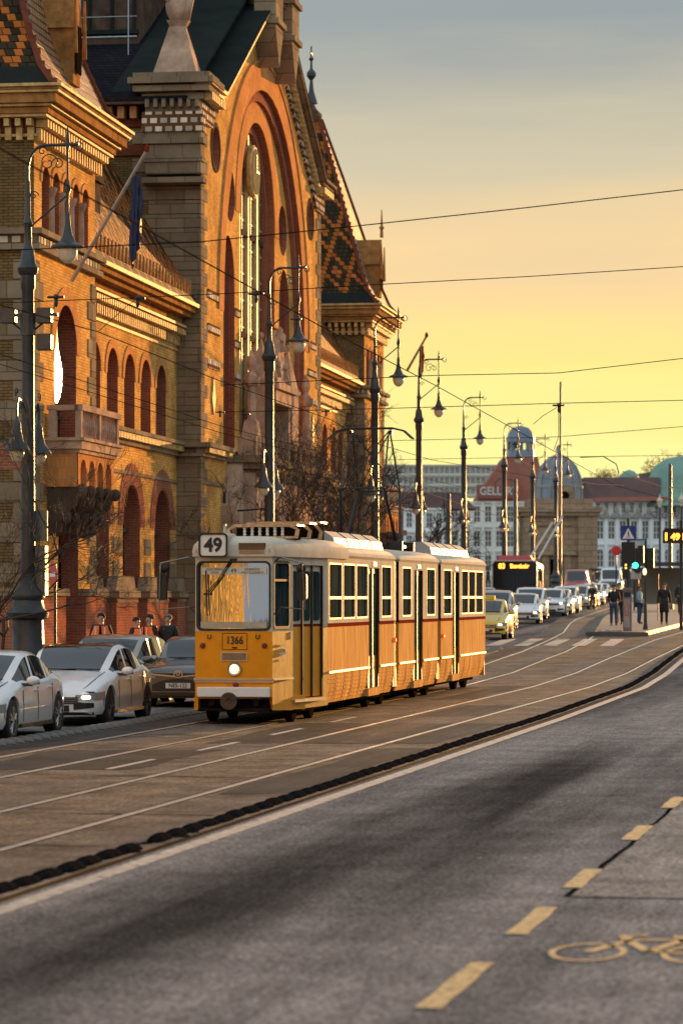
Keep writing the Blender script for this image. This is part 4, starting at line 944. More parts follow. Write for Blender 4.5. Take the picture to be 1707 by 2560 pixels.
# --- cab: front face (y = YF) and two tapering sides ---
F = lambda u, v, d: (u, YF+d, v)
b = MB(); b.panel([(-FW, .50), (FW, .50), (FW, 1.67), (-FW, 1.67)], [], F, 0); b.box(-FW, FW, YF+.02, YF+.05, .5, 1.66)
fl = b.build('front_panel', t_or, tram)
b = MB(); wsp = rrect(-FW+.045, FW-.045, 1.70, 2.90, .09, 6)
b.panel([(-FW, 1.67), (FW, 1.67), (FW, 3.02), (-FW, 3.02)], [wsp], F, .05); b.build('front_frame', t_cr, tram)
b = MB(); rows = []                       # gently curved windscreen
for i in range(17):
    u = lerp(-FW+.05, FW-.05, i/16); rows.append([(u, YF+.004+.045*(u/.65)**2, lerp(1.70, 2.9, k/12)) for k in range(13)])
b.grid(rows); wsn = b.build('windscreen', t_ws, tram, smooth=True)
b = MB(); b.panel(rrect(-FW+.025, FW-.025, 1.68, 2.92, .10, 6), [rrect(-FW+.06, FW-.06, 1.715, 2.885, .08, 6)], lambda u, v, d: (u, YF-.014+d, v), .04); b.build('windscreen_rubber', rubber, wsn)
b = MB(); b.box(-.58, .60, YF-.010, YF-.007, 2.68, 2.81); pl_ = b.build('destination_strip', M('pale route strip', (.62, .60, .52), .4), wsn)
ink = M('black lettering', (.015, .015, .02), .5, var=.1); FR = (R(90), 0, 0)
text('DEÁK FERENC', .055, ink, pl_, (-.34, YF-.012, 2.77), FR, sx=.9); text('TÉR M', .055, ink, pl_, (-.34, YF-.012, 2.712), FR, sx=.9)
text('49', .11, ink, pl_, (.0, YF-.012, 2.745), FR); text('KELENFÖLD', .055, ink, pl_, (.34, YF-.012, 2.77), FR, sx=.9); text('VASÚTÁLLOMÁS M', .055, ink, pl_, (.34, YF-.012, 2.712), FR, sx=.88)
b = MB(); b.box(-.6, .6, YF-.006, YF-.004, 1.73, 1.84); b.build('dashboard_edge', M('dashboard', (.45, .40, .3), .5), wsn)
b = MB()
b.tube([(-.02, YF-.03, 2.93), (-.22, YF-.05, 2.62), (-.46, YF-.045, 2.34)], .012, 6); b.tube([(-.06, YF-.03, 2.93), (-.28, YF-.05, 2.58), (-.5, YF-.045, 2.35)], .009, 6)
b.tube([(-.5, YF-.03, 2.75), (-.47, YF-.03, 1.95)], .012, 5); b.cbox((-.48, YF-.04, 2.33), (.11, .03, .035)); b.cbox((-.0, YF-.03, 2.94), (.12, .05, .05)); b.build('wiper', black, tram)
b = MB(); b.box(-FW+.05, FW+.0-.03, YF-.09, YF-.0, .50, .68); b.build('bumper', white, tram, bevel=.02)
b = MB(); b.box(-FW-.02, FW+.02, YF-.035, YF, .80, .835); b.box(-FW-.01, FW+.01, YF-.025, YF, .76, .79); b.build('front_trim', chrome, tram)
b = MB(); b.panel([(-FW-.02, .27), (FW+.3, .24), (FW+.3, .5), (-FW-.02, .5)], [[(-FW+.05, .27), (FW-.02, .29), (FW-.05, .47), (-FW+.05, .47)]], lambda u, v, d: (u, YF+.01+d+max(0, u-FW)*5, v), .3)
b.build('front_skirt', t_or, tram)
b = MB(); b.box(-FW+.05, FW-.05, YF+.2, YF+.25, .25, .5); b.box(-FW+.03, FW-.05, YF+.02, YF+.12, .25, .30)
for s in (-1, 1): b.cbox((s*.4, YF+.1, .4), (.1, .2, .12))
b.build('coupler_bay', t_dk, tram)
b = MB(); b.lathe((-.07, YF-.10, .43), [(.06, .3), (.06, .02), (.15, .02), (.16, 0), (.15, -.02), (.05, -.02), (.04, .0)], 20, 0, 'y'); b.build('coupler', M('rusty steel', (.09, .06, .04), .6, .4, var=.4, scale=9), tram)
b = MB(); b.lathe((.02, YF, 1.0), [(.125, 0), (.13, -.03), (.115, -.05), (.10, -.045)], 24, 0, 'y'); hl = b.build('headlight', chrome, tram)
b = MB(); b.lathe((.02, YF-.03, 1.0), [(.10, 0), (.08, -.02), (.03, -.03), (.005, -.031)], 20, 0, 'y'); b.build('headlight_lens', EM('warm headlamp', (1.0, .72, .30), 1.1), hl)
rl = M('red lamp lens', (.22, .02, .015), .2, var=.1)
for x in (-.56, .56): b = MB(); b.lathe((x, YF, 1.42), [(.05, 0), (.05, -.03), (.03, -.045)], 14, 0, 'y'); b.build('tail_lamp', rl, tram)
b = MB(); b.lathe((.04, YF, .72), [(.05, 0), (.05, -.045), (.03, -.06)], 14, 0, 'y'); b.build('tail_lamp', rl, tram)
b = MB(); b.panel(rrect(-.21, .25, 1.34, 1.64, .02), [rrect(-.20, .24, 1.35, 1.63, .015)], lambda u, v, d: (u, YF-.004+d, v), .004); b.cbox((.02, YF-.012, 1.38), (.09, .02, .02)); hp = b.build('number_hatch', t_dk, tram)
text('1366', .19, ink, hp, (.02, YF-.008, 1.505), FR, sx=.82, bold=.004)
b = MB(); b.box(-.22, .24, YF-.015, YF, 1.15, 1.29); gr = b.build('grille', black, tram); b = MB()
for k in range(9): b.box(-.21, .23, YF-.024, YF-.015, 1.16+k*.0145, 1.165+k*.0145)
b.panel(rrect(-.23, .25, 1.14, 1.30, .01), [rrect(-.21, .23, 1.155, 1.285, .01)], lambda u, v, d: (u, YF-.02+d, v), .02); b.build('grille_bars', chrome, gr)
for x in (-.44, .44): b = MB(); b.tube([(x-.03, YF-.004, 1.61), (x-.03, YF-.03, 1.555), (x, YF-.03, 1.53), (x+.03, YF-.03, 1.555), (x+.03, YF-.004, 1.61)], .008, 5); b.build('flag_hook', t_dk, tram)
b = MB(); b.box(.10, .58, YF-.045, YF+.1, 3.03, 3.24); gr = b.build('roof_grille', black, tram); b = MB()
for k in range(9): b.box(.11, .57, YF-.055, YF-.045, 3.05+k*.021, 3.06+k*.021)
b.build('grille_bars', M('bronze slats', (.25, .15, .09), .4, .5), gr)
for x in (-.665, .655): b = MB(); b.ell((x, YF-.03, 3.1), (.018, .03, .05)); b.build('marker_lamp', t_grey, tram)
# route box
b = MB(); b.prism(rrect(-.60, -.07, 2.98, 3.42, .08, 5), lambda u, v, d: (u, YF-.16+d, v), 0, .75); rb = b.build('route_box', t_cr, tram)
b = MB(); b.panel(rrect(-.60, -.07, 2.98, 3.42, .08, 5), [rrect(-.565, -.105, 3.015, 3.385, .05, 5)], lambda u, v, d: (u, YF-.185+d, v), .04); b.build('route_box_rim', black, rb)
b = MB(); b.prism(rrect(-.57, -.10, 3.01, 3.39, .05, 5), lambda u, v, d: (u, YF-.168+d, v), 0, .005); b.build('route_panel', white, rb)
text('49', .34, ink, rb, (-.335, YF-.174, 3.195), FR, bold=.012, sx=.95)
# dome over the cab so that the roof bulges at the front
b = MB(); rows = []
for z, d in ((3.0, -.045), (3.1, -.05), (3.2, -.03), (3.28, .05), (3.34, .22), (3.37, .45)): rows.append([(x, y, z) for x, y in inset(plan(0, L(60.2), True), d)])
b.grid(rows, closed=True); b.add(rows[-1], [tuple(range(6))]); b.build('cab_dome', t_cr, tram, smooth='auto')
# tapering side with cab window and folding door (both sides)
for s in (1, -1):
    A = Vector((s*FW, YF, 0)); B = Vector((s*HW, YC, 0)); ln = (B-A).length; dr = (B-A)/ln; nn = Vector((dr.y*s, -dr.x*s, 0))
    if nn.x*s < 0: nn = -nn
    P = lambda u, v, d, A=A, dr=dr, nn=nn: tuple(A+dr*u-nn*d+Vector((0, 0, v)))
    lo = MB(); lo.panel([(0, .27), (.98, .24), (.98, 1.67), (0, 1.67)], [], P, 0); lo.panel([(2.5, .27), (ln, .28), (ln, 1.74), (2.5, 1.74)], [], P, 0); lo.prism([(.98, .25), (2.5, .27), (2.5, .44), (.98, .44)], P, 0, .1); lo.build('cab_side', t_or, tram)
    hole = rrect(.08, .80, 1.74, 2.9, .08, 4)
    up = MB(); up.panel([(0, 1.67), (.98, 1.67), (.98, 2.86), (2.5, 2.86), (2.5, 1.74), (ln, 1.74), (ln, 3.02), (0, 3.02)], [hole], P, .05); up.build('cab_upper_side', t_cr, tram)
    g = MB(); g.prism(hole, P, .03, .05); o = g.build('cab_window', t_gl, tram)
    f = MB(); f.panel(rrect(.05, .83, 1.71, 2.93, .09, 4), [rrect(.10, .78, 1.76, 2.88, .07, 4)], lambda u, v, d: P(u, v, d-.012), .03); f.prism([(.08, 2.56), (.8, 2.56), (.8, 2.60), (.08, 2.60)], P, -.01, .04); f.build('window_frame', rubber, o)
    d = MB(); d.prism([(1.0, .46), (2.48, .46), (2.48, 1.74), (1.0, 1.74)], P, .05, .09); d.prism([(1.0, 1.79), (2.48, 1.79), (2.48, 2.85), (1.0, 2.85)], P, .05, .09, 1); d.prism([(1.0, 1.74), (2.48, 1.74), (2.48, 1.79), (1.0, 1.79)], P, .05, .088, 2)
    dd = d.build('front_door', [t_or, t_cr, t_red], tram)
    g = MB()
    for k in range(3): g.prism(rrect(1.08+k*.49, 1.44+k*.49, 1.85, 2.75, .07, 4), P, .035, .05)
    g.build('door_glass', t_gl, dd)
    e = MB()
    for u in (.99, 1.5, 1.985, 2.47): e.prism([(u, .46), (u+.03, .46), (u+.03, 2.85), (u, 2.85)], P, .01, .06)
    e.build('door_edge', rubber, dd)
    e = MB(); e.prism([(.95, .38), (2.5, .38), (2.5, .43), (.95, .43)], P, -.06, .02); e.build('door_step', chrome, dd)
    e = MB(); e.prism([(0, .80), (.96, .80), (.96, .835), (0, .835)], P, -.03, .01); e.build('front_trim', chrome, tram)
    if s == 1:
        lg = MB()
        for k in range(3): lg.tube([P(.35, 1.22+k*.025, -.004), P(.5, 1.24+k*.02, -.004), P(.62, 1.30-k*.02, -.004), P(.55, 1.36, -.004), P(.46+k*.04, 1.35, -.004)], .006, 4)
        lg.tube([P(.3, 1.27, -.004), P(.72, 1.29, -.004)], .006, 4); lgo = lg.build('operator_emblem', white, tram)
        ang = math.atan2(dr.y, dr.x)
        text('LŐRINC 12', .05, white, lgo, P(.52, 1.42, -.006), (R(90), 0, ang), sx=.9); text('BKV', .05, white, lgo, P(.52, 1.16, -.006), (R(90), 0, ang))
        e = MB(); e.prism([(.86, 1.52), (.92, 1.52), (.92, 1.65), (.86, 1.65)], P, -.004, 0); e.build('blue_sticker', M('blue sticker', (.05, .12, .4), .5), tram)
    # big door mirrors on arms
    m = MB(); base1 = Vector(P(.15, 2.93, -.01)); base2 = Vector(P(.2, 1.98, -.01)); o1 = Vector((s*.55, -.35, -.05)); o2 = Vector((s*.58, -.35, .08))
    m.tube([base1, base1+Vector((s*.1, -.1, .06)), base1+o1, base1+o1+Vector((0, 0, -.12))], .016, 6); m.tube([base2, base2+Vector((s*.08, -.08, .12)), base2+o2, base1+o1+Vector((0, 0, -.1))], .014, 6); mo = m.build('mirror_arm', M('mirror arm', (.25, .24, .22), .35, .7) if s == 1 else bpy.data.materials['mirror arm'], tram)
    m = MB(); c_ = base1+o1+Vector((s*-.02, .06, -.42)); m.prism(rrect(c_.x-.085, c_.x+.085, c_.z-.24, c_.z+.24, .05), lambda u, v, d: (u, c_.y+d, v), -.03, .05); m.ell((c_.x-.02*s, c_.y, c_.z+.33), (.09, .05, .08)); m.build('mirror', black, mo)
for yy, zz in ((65.85, 1.38), (72.75, 1.38)): b = MB(); b.lathe((HW, L(yy), zz), [(.05, 0), (.055, .03), (.03, .05)], 12, 0, 'x'); b.build('indicator_lamp', EM('red indicator', (.8, .05, .02), .35), tram)
# rear wall
b = MB(); b.box(-HW+.02, HW-.02, YR-.04, YR, .3, 1.74, 0); b.box(-HW+.02, HW-.02, YR-.04, YR, 1.74, 3.05, 1); b.build('rear_wall', [t_or, t_cr], tram)
# roof gear
for y0, y1, x0, x1 in ((L(60.3), L(65.8), .05, 1.0), (L(72.9), L(79), .05, .95)):
    b = MB(); b.prism([(x0, 3.2), (x1, 3.2), (x1-.06, 3.42), (x1-.25, 3.55), (x0+.2, 3.55), (x0, 3.46)], lambda u, v, d: (u, y0+d, v), 0, y1-y0); bx_ = b.build('roof_box', t_grey, tram)
    b = MB()
    for k in range(1, 4): yy = lerp(y0, y1, k/4); b.prism([(x0-.01, 3.2), (x1+.01, 3.2), (x1-.05, 3.43), (x1-.245, 3.56), (x0+.19, 3.56), (x0-.01, 3.465)], lambda u, v, d: (u, yy+d, v), -.012, .012)
    b.build('roof_box_seam', t_dk, bx_)
cop = M('tarnished resistor metal', (.45, .34, .22), .4, .6, var=.4, scale=10)
for k, (yy, zt) in enumerate(((56.7, 3.60), (57.9, 3.66), (59.0, 3.70))):
    b = MB(); y0 = L(yy); P = lambda u, v, d: (u, y0+d, v)
    b.panel([(-.35, 3.34), (.95, 3.34), (.98, 3.5), (.82, zt), (-.22, zt), (-.38, 3.5)], [[(-.28, 3.38), (.88, 3.38), (.91, 3.5), (.78, zt-.05), (-.18, zt-.05), (-.31, 3.5)]], P, .18)
    b.box(-.3, .9, y0+.2, y0+.85, zt-.03, zt+.0); rs_ = b.build('resistor_frame', cop, tram)
    b = MB()
    for j in range(6): b.lathe((-.05+j*.14, y0+.08, 0), [(.02, 3.38), (.035, 3.41), (.02, 3.44), (.035, 3.47), (.02, 3.5), (.035, 3.53), (.02, 3.56)], 8)
    b.build('insulator', white, rs_)
    b = MB(); b.box(-.25, .85, y0+.3, y0+.8, 3.33, zt-.06); b.build('resistor_bank', t_dk, rs_)
b = MB(); b.tube([(-.55, L(57.4), 3.36), (-.55, L(57.4), 3.62)], [.05, .02], 6); b.build('aerial', M('pale green plastic', (.35, .45, .42), .5), tram)
# pantograph
pg = MB(); yp = L(70.0)
pg.box(-.75, .75, yp-.9, yp+.9, 3.36, 3.42); 
for y in (-.8, .8): pg.box(-.85, .85, yp+y-.05, yp+y+.05, 3.3, 3.5)
for x in (-.5, 0, .5): pg.box(x-.05, x+.05, yp-1.2, yp+1.2, 3.42, 3.47)
base = pg.build('pantograph_base', black, tram)
r1 = MB()
for s in (-1, 1):
    for e in (-1, 1):
        r1.tube([(s*.62, yp+e*.25, 3.45), (s*.48, yp+e*1.1, 4.66)], [.04, .03], 6)
        r1.tube([(s*.48, yp+e*1.1, 4.66), (s*.42, yp+e*.08, 5.95)], .018, 6)
        r1.tube([(s*.48, yp+e*1.1, 4.66), (-s*.42, yp+e*.08, 5.95)], .014, 6)
for e in (-1, 1): r1.tube([(-.5, yp+e*1.1, 4.66), (.5, yp+e*1.1, 4.66)], .018, 6); r1.tube([(-.62, yp+e*.25, 3.47), (.62, yp+e*.25, 3.47)], .03, 6)
r1.build('pantograph_arms', black, tram)
r1 = MB()
for e in (-.12, .12): r1.tube([(-.95, yp+e, 5.78), (-.75, yp+e, 5.96), (-.5, yp+e, 6.02), (.5, yp+e, 6.02), (.75, yp+e, 5.96), (.95, yp+e, 5.78)], .022, 6)
for s in (-1, 1): r1.tube([(s*.45, yp-.13, 5.99), (s*.45, yp+.13, 5.99)], .02, 5); r1.cbox((s*.45, yp, 5.93), (.08, .12, .08))
r1.build('pantograph_head', black, tram)

# ================= cars =================
car_gl = GLASS('car glass', (.015, .02, .024), .02, spec=.5, ior=1.75)
tyre = M('tyre rubber', (.012, .012, .012), .7, var=.3)
alloy = M('alloy rim', (.42, .42, .43), .25, .9, var=.05)
alloy_d = M('dark alloy rim', (.05, .05, .055), .3, .7, var=.05)
plastic = M('black car trim', (.015, .015, .016), .4, var=.1)
lamp_on = EM('lit headlamp', (1, .93, .7), 4.0)
lamp_y = EM('lit yellow indicator lamp', (1, .62, .12), 1.8)
lens = M('headlamp lens', (.35, .36, .38), .08, .3, var=.1)
plate_m = M('number plate', (.66, .67, .66), .4, var=.03)
def paintm(name, c, metal=.2): return M(name, c, .28, metal, var=.03, coat=.8)
p_white = paintm('white car paint', (.80, .82, .84), .1); p_silver = paintm('silver car paint', (.40, .39, .40), .6); p_grey = paintm('dark bronze grey car paint', (.13, .115, .11), .6)
p_yel = paintm('taxi yellow paint', (.75, .52, .03), .05); p_red = paintm('red van paint', (.35, .03, .03), .1); p_beige = paintm('beige silver paint', (.34, .31, .27), .5); p_dark = paintm('dark car paint', (.03, .035, .04), .3)
SEDAN = dict(top=[(0, .55), (.012, .63), (.04, .70), (.10, .80), (.18, .89), (.27, .96), (.30, .99), (.44, 1.38), (.52, 1.44), (.60, 1.44), (.70, 1.37), (.80, 1.22), (.90, 1.06), (.95, 1.0), (.985, .93), (1, .80)],
             belt=[(0, .50), (.04, .62), (.12, .74), (.3, .88), (.6, .93), (.85, .96), (1, .8)], cowl=.29, roof0=.44, roof1=.62, back=.86, side=(.31, .83), pil=(.50, .685))
SUV = dict(top=[(0, .78), (.012, .86), (.04, .95), (.12, 1.02), (.2, 1.07), (.26, 1.10), (.29, 1.13), (.40, 1.55), (.5, 1.64), (.7, 1.64), (.86, 1.56), (.93, 1.35), (.98, 1.05), (1, .9)],
           belt=[(0, .7), (.04, .82), (.12, .92), (.3, 1.0), (.6, 1.04), (.9, 1.06), (1, .9)], cowl=.28, roof0=.40, roof1=.84, back=.96, side=(.29, .9), pil=(.48, .70))
VAN = dict(top=[(0, .9), (.01, 1.0), (.04, 1.1), (.10, 1.2), (.15, 1.28), (.24, 1.85), (.30, 1.98), (.6, 2.0), (.95, 1.98), (.99, 1.8), (1, 1.0)],
           belt=[(0, .8), (.04, .95), (.15, 1.12), (.5, 1.15), (1, 1.0)], cowl=.15, roof0=.25, roof1=.96, back=.995, side=(.16, .9), pil=(.38, .6))
def make_car(spec, Ln, Wd, H, paint, label, group, N=44, grille='wide', lamps=None, rim=alloy, plate='', taxi=False, wheel_r=.335, name='car', roofm=None, fl=None, cat='car'):
    S = spec; hs = H/max(z for _, z in S['top']); root = thing(name, label, cat, (0, 0, 0), 0, group)
    top = [(a, z*hs) for a, z in S['top']]; belt = [(a, z*hs) for a, z in S['belt']]
    wtab = [(0, .66), (.012, .74), (.03, .80), (.07, .865), (.16, .905), (.3, .915), (.72, .915), (.88, .875), (.96, .80), (.99, .72), (1, .66)]
    wb = lambda s: spl(wtab, s)*Wd/1.83
    wf, wr_ = .185, .80
    ywf, ywr = (wf-.5)*Ln, (wr_-.5)*Ln
    def zlow(y):
        z = .21
        for yw in (ywf, ywr):
            d = abs(y-yw); r = wheel_r+.055
            if d < r: z = max(z, wheel_r+math.sqrt(r*r-d*d))
        return z
    st = sorted(set([i/N for i in range(N+1)]+[.012, .03, .006]+[wf+(wheel_r+.056)*q/Ln for q in (-1, -.85, .85, 1)]+[wr_+(wheel_r+.056)*q/Ln for q in (-1, -.85, .85, 1)]+[S['cowl'], S['roof0'], S['roof1'], S['back']]+[S['pil'][0]-.012, S['pil'][0]+.012, S['pil'][1]-.012, S['pil'][1]+.012]))
    secs = []
    for s in st:
        y = (s-.5)*Ln; zt = spl(top, s); zb = min(spl(belt, s), zt-.01); w_ = wb(s); zl = zlow(y)
        if s < .03: zl = lerp(.26, .21, s/.03)
        g = max(0, min(1, (zt-zb-.10)/.32)); rw = w_*.74
        if s < S['roof0'] and g > 0: pass
        half = [(w_-.05, zl), (w_-.005, max(zl, lerp(.21, zb, .18))), (w_, max(zl, lerp(.21, zb, .50))), (w_-.012, max(zl, lerp(.21, zb, .74))), (w_-.018, max(zl+.005, zb-.055)), (w_-.055, max(zl+.01, zb)),
                (lerp(w_-.14, w_-.085, g), lerp(zb+(zt-zb)*.4, zb+.025, g)), (lerp(w_-.22, rw+.035, g), lerp(zb+(zt-zb)*.7, zt-.085, g)), (lerp(w_*.62, rw-.06, g), zt-.022), (w_*.38, zt-.004), (0, zt)]
        secs.append([(y, x, z) for x, z in half])
    body = MB(); glass_s = MB(); glass_s2 = MB(); glass_f = MB(); glass_r = MB(); rf = MB()
    tgt = {}
    for i in range(len(st)-1):
        sm = (st[i]+st[i+1])/2
        for k in range(10):
            which = body
            sideg = k == 6 and S['side'][0] < sm < S['side'][1] and all(abs(sm-p) > .0119 for p in S['pil'])
            if k in (7, 8, 9) and (S['cowl'] < sm < S['roof0'] or S['roof1'] < sm < S['back']):
                which = (glass_f if sm < .5 else glass_r) if k > 7 else body
            if roofm and k in (8, 9) and S['roof0'] < sm < S['roof1']: which = rf
            for sx in (-1, 1):
                if sideg: which = glass_s if sx > 0 else glass_s2
                q = [secs[i][k], secs[i+1][k], secs[i+1][k+1], secs[i][k+1]]
                key = id(which); d = tgt.setdefault(key, {})
                idx = []
                for (y, x, z) in q:
                    p = (round(sx*x, 4), round(y, 4), round(z, 4))
                    if p not in d: d[p] = len(which.v); which.v.append(p)
                    idx.append(d[p])
                if len(set(idx)) > 2: which.f.append(tuple(dict.fromkeys(idx if sx > 0 else idx[::-1]))); which.m.append(0)
    for sec in (secs[0], secs[-1]):
        pts = [(x, y, z) for y, x, z in sec]+[(-x, y, z) for y, x, z in sec[::-1]]
        body.add(pts, [tuple(range(len(pts)))])
    bo = body.build('body', paint, root, smooth='auto')
    glass_s.build('side_window', car_gl, root, smooth=True); glass_s2.build('side_window', car_gl, root, smooth=True); glass_r.build('rear_window', car_gl, root, smooth=True); glass_f.build('windscreen', car_gl, root, smooth=True)
    if roofm: rf.build('roof_panel', roofm, root, smooth=True)
    ub = MB(); ub.box(-Wd/2+.14, Wd/2-.14, -Ln/2+.12, Ln/2-.12, .2, .62)
    ub.build('underbody', plastic, root)
    def wheel(x, y):
        t_ = MB(); s = 1 if x > 0 else -1; r = wheel_r
        t_.lathe((x, y, r), [(r*.62, s*-.1), (r*.9, s*-.11), (r, s*-.08), (r, s*.08), (r*.9, s*.105), (r*.66, s*.10)], 26, 0, 'x'); wo = t_.build('wheel', tyre, root, smooth='auto')
        m = MB(); m.lathe((x+s*.095, y, r), [(r*.67, -s*.0), (r*.67, s*.006), (r*.60, s*.004), (r*.6, -s*.02)], 26, 0, 'x')
        for k in range(5):
            a = k*2*math.pi/5+.3
            for da in (-.16, .16):
                c1 = (math.cos(a), math.sin(a)); c2 = (math.cos(a+da*1.3), math.sin(a+da*1.3))
                m.tube([(x+s*.095, y+c1[0]*r*.1, r+c1[1]*r*.1), (x+s*.095, y+c2[0]*r*.64, r+c2[1]*r*.64)], [.03, .018], 5)
        m.lathe((x+s*.1, y, r), [(.05, 0), (.045, s*.012)], 10, 0, 'x'); m.build('rim', rim, wo)
        h = MB(); h.lathe((x+s*.03, y, r), [(r*.6, 0), (r*.6, s*.01)], 16, 0, 'x'); h.build('brake_disc', plastic, wo)
    for y in (ywf, ywr):
        for s in (-1, 1): wheel(s*(Wd/2-.115), y)
    # front details follow the curved nose
    def ny(x):
        x = abs(x)
        lo_, hi_ = 0, .25
        if wb(0) >= x: return -Ln/2
        for _ in range(24):
            m = (lo_+hi_)/2
            if wb(m) < x: lo_ = m
            else: hi_ = m
        return (hi_-.5)*Ln
    def patch(name, x0, x1, zf0, zf1, mat, parent=root, off=.014, n=10):
        b = MB(); rows = []
        for i in range(n+1):
            x = lerp(x0, x1, i/n); z0, z1 = zf0(i/n), zf1(i/n); y = ny(x)-off
            rows.append([(x*1.012, y, lerp(z0, z1, k/3)) for k in range(4)])
        b.grid(rows)
        rr = rows; b.grid([[r[0], (r[0][0], r[0][1]+off+.02, r[0][2])] for r in rr]); b.grid([[r[3], (r[3][0], r[3][1]+off+.03, r[3][2])] for r in rr])
        return b.build(name, mat, parent, smooth='auto')
    zn = top[0][1]
    cst = lambda v: (lambda k: v)
    Wn = Wd/2
    if grille == 'wide':
        patch('grille', -.52*Wn/.91, .52*Wn/.91, cst(zn-.14), cst(zn-.02), plastic)
        for k in range(3): patch('grille_bar', -.51*Wn/.91, .51*Wn/.91, cst(zn-.12+k*.035), cst(zn-.112+k*.035), chrome, off=.024)
        patch('lower_intake', -.38, .38, cst(.27), cst(.38), plastic)
        for s in (-1, 1): patch('side_intake', s*.46, s*.80, lambda k: .30+.04*k, lambda k: .44-.02*k, plastic)
    elif grille == 'deep':
        patch('grille', -.70, .70, lambda k: .27, lambda k: .36+.24*(1-abs(2*k-1)**2.5), plastic)
        patch('upper_grille', -.6, .6, cst(zn-.03), cst(zn+.02), plastic)
        for k in range(3): patch('grille_bar', -.55, .55, cst(.33+k*.06), cst(.335+k*.06), chrome if k == 0 else plastic, off=.02)
        b = MB(); b.prism(ring(0, zn-.0, .062, .078, 0, 2*math.pi, 20), lambda u, v, d: (u*1.25, -Ln/2-.03+d, v), 0, .012); b.prism(ring(0, zn, .03, .042, 0, 2*math.pi, 16), lambda u, v, d: (u*.8, -Ln/2-.032+d, v), 0, .012); b.prism(ring(0, zn+.025, .025, .036, 0, 2*math.pi, 16), lambda u, v, d: (u*1.5, -Ln/2-.031+d, v), 0, .012); b.build('emblem', chrome, root)
        for s in (-1, 1): patch('chrome_wing', s*.08, s*.62, lambda k: zn-.06+.05*k, lambda k: zn-.035+.055*k, chrome, off=.025)
    else:
        patch('grille', -.4, .4, lambda k: zn-.12, lambda k: zn-.05, plastic)
        patch('lower_intake', -.5, .5, lambda k: .27, lambda k: .36, plastic)
    for s in (-1, 1):
        lo_, hi_ = (.48, .89) if grille != 'other' else (.52, .84)
        lo_ *= Wn/.915; hi_ *= Wn/.918
        hl = patch('headlight', s*lo_, s*hi_, lambda k: zn-.085+.02*k, lambda k: zn+.015+.055*k, lens, off=.01)
        if lamps: patch('headlight_lamp', s*lerp(lo_, hi_, .3), s*lerp(lo_, hi_, .62), lambda k: zn-.045, lambda k: zn+.0, lamps, hl, off=.03, n=4)
    if plate is not None:
        pz = zn-.2 if grille != 'deep' else .46
        b = MB(); b.box(-.26, .26, -Ln/2-.035, -Ln/2-.02, pz-.055, pz+.055); po = b.build('number_plate', plate_m, root)
        if plate: text(plate, .115, ink, po, (0, -Ln/2-.037, pz), FR, sx=.95, bold=.002)
    for s in (-1, 1):
        pts = []
        for k in range(9):
            u = lerp(.035, S['cowl'], k/8); yy = (u-.5)*Ln; w_ = wb(u)
            sec = min(range(len(st)), key=lambda i: abs(st[i]-u)); p = secs[sec][7]; q_ = secs[sec][8]; pts.append((s*lerp(p[1], q_[1], .15), yy, lerp(p[2], q_[2], .15)+.006))
        b = MB(); b.tube(pts, .007, 4); b.build('bonnet_seam', plastic, root)
        b = MB(); b.tube([(s*(wb(u)+.004), (u-.5)*Ln, z) for u, z in ((.10, .62), (.09, .5), (.095, .36))], .006, 4); b.build('bumper_seam', plastic, root)
    # mirrors, handles, wipers, sills
    sy = (S['cowl']+.055-.5)*Ln; zb = spl(belt, S['cowl']+.05)
    for s in (-1, 1):
        b = MB(); b.ell((s*(wb(.33)+.11), sy, zb+.07), (.115, .075, .075)); mo = b.build('door_mirror', paint, root, smooth=True)
        b = MB(); b.box(min(s*(wb(.33)-.08), s*(wb(.33)+.1)), max(s*(wb(.33)-.08), s*(wb(.33)+.1)), sy-.03, sy+.03, zb-.02, zb+.03); b.box(s*(wb(.33)+.11)-.09, s*(wb(.33)+.11)+.09, sy+.05, sy+.075, zb+.01, zb+.12); b.build('mirror_foot', plastic, mo)
        for hy in (S['pil'][0]-.03, S['pil'][1]-.02):
            b = MB(); yy = (hy-.5)*Ln; b.box(min(s*(wb(hy)-.02), s*(wb(hy)+.018)), max(s*(wb(hy)-.02), s*(wb(hy)+.018)), yy-.1, yy+.1, spl(belt, hy)-.13, spl(belt, hy)-.10); b.build('door_handle', paint, root, bevel=.008)
        b = MB(); b.box(min(s*(wb(.5)-.06), s*(wb(.5)+.006)), max(s*(wb(.5)-.06), s*(wb(.5)+.006)), ywf+wheel_r+.1, ywr-wheel_r-.1, .20, .26); b.build('sill', plastic if not fl else chrome, root)
        for hy in ((S['cowl']+.02), S['pil'][0]+.002, S['pil'][1]+.02):
            b = MB(); yy = (hy-.5)*Ln; b.tube([(s*(wb(hy)-.004), yy, .30), (s*(wb(hy)+.0015), yy, .55), (s*(wb(hy)-.008), yy, spl(belt, hy)-.07)], .006, 4); b.build('door_seam', plastic, root)
    b = MB(); yy = (S['cowl']-.5)*Ln; b.tube([(-.5, yy+.02, spl(top, S['cowl'])+.03), (.15, yy+.05, spl(top, S['cowl'])+.02)], .01, 4); b.tube([(0, yy+.02, spl(top, S['cowl'])+.03), (.6, yy+.05, spl(top, S['cowl'])+.02)], .01, 4); b.build('wiper', plastic, root)
    if taxi:
        b = MB(); b.box(-.3, .3, -.12, .12, H-.02, H+.14); b.build('taxi_sign', p_yel, root, bevel=.03)
    return root
def put(o, X, Y, rz=0): o.location = (X, Y, gz(Y)); o.rotation_euler.z = rz
QG = 'cars queuing in the left lane'
c1 = make_car(SEDAN, 4.75, 1.86, 1.41, p_white, 'white hatchback with bright five-spoke wheels, cut off by the left edge, nearest of the queue', QG, rim=alloy, lamps=None); put(c1, -15.0, 50.15, R(1.2))
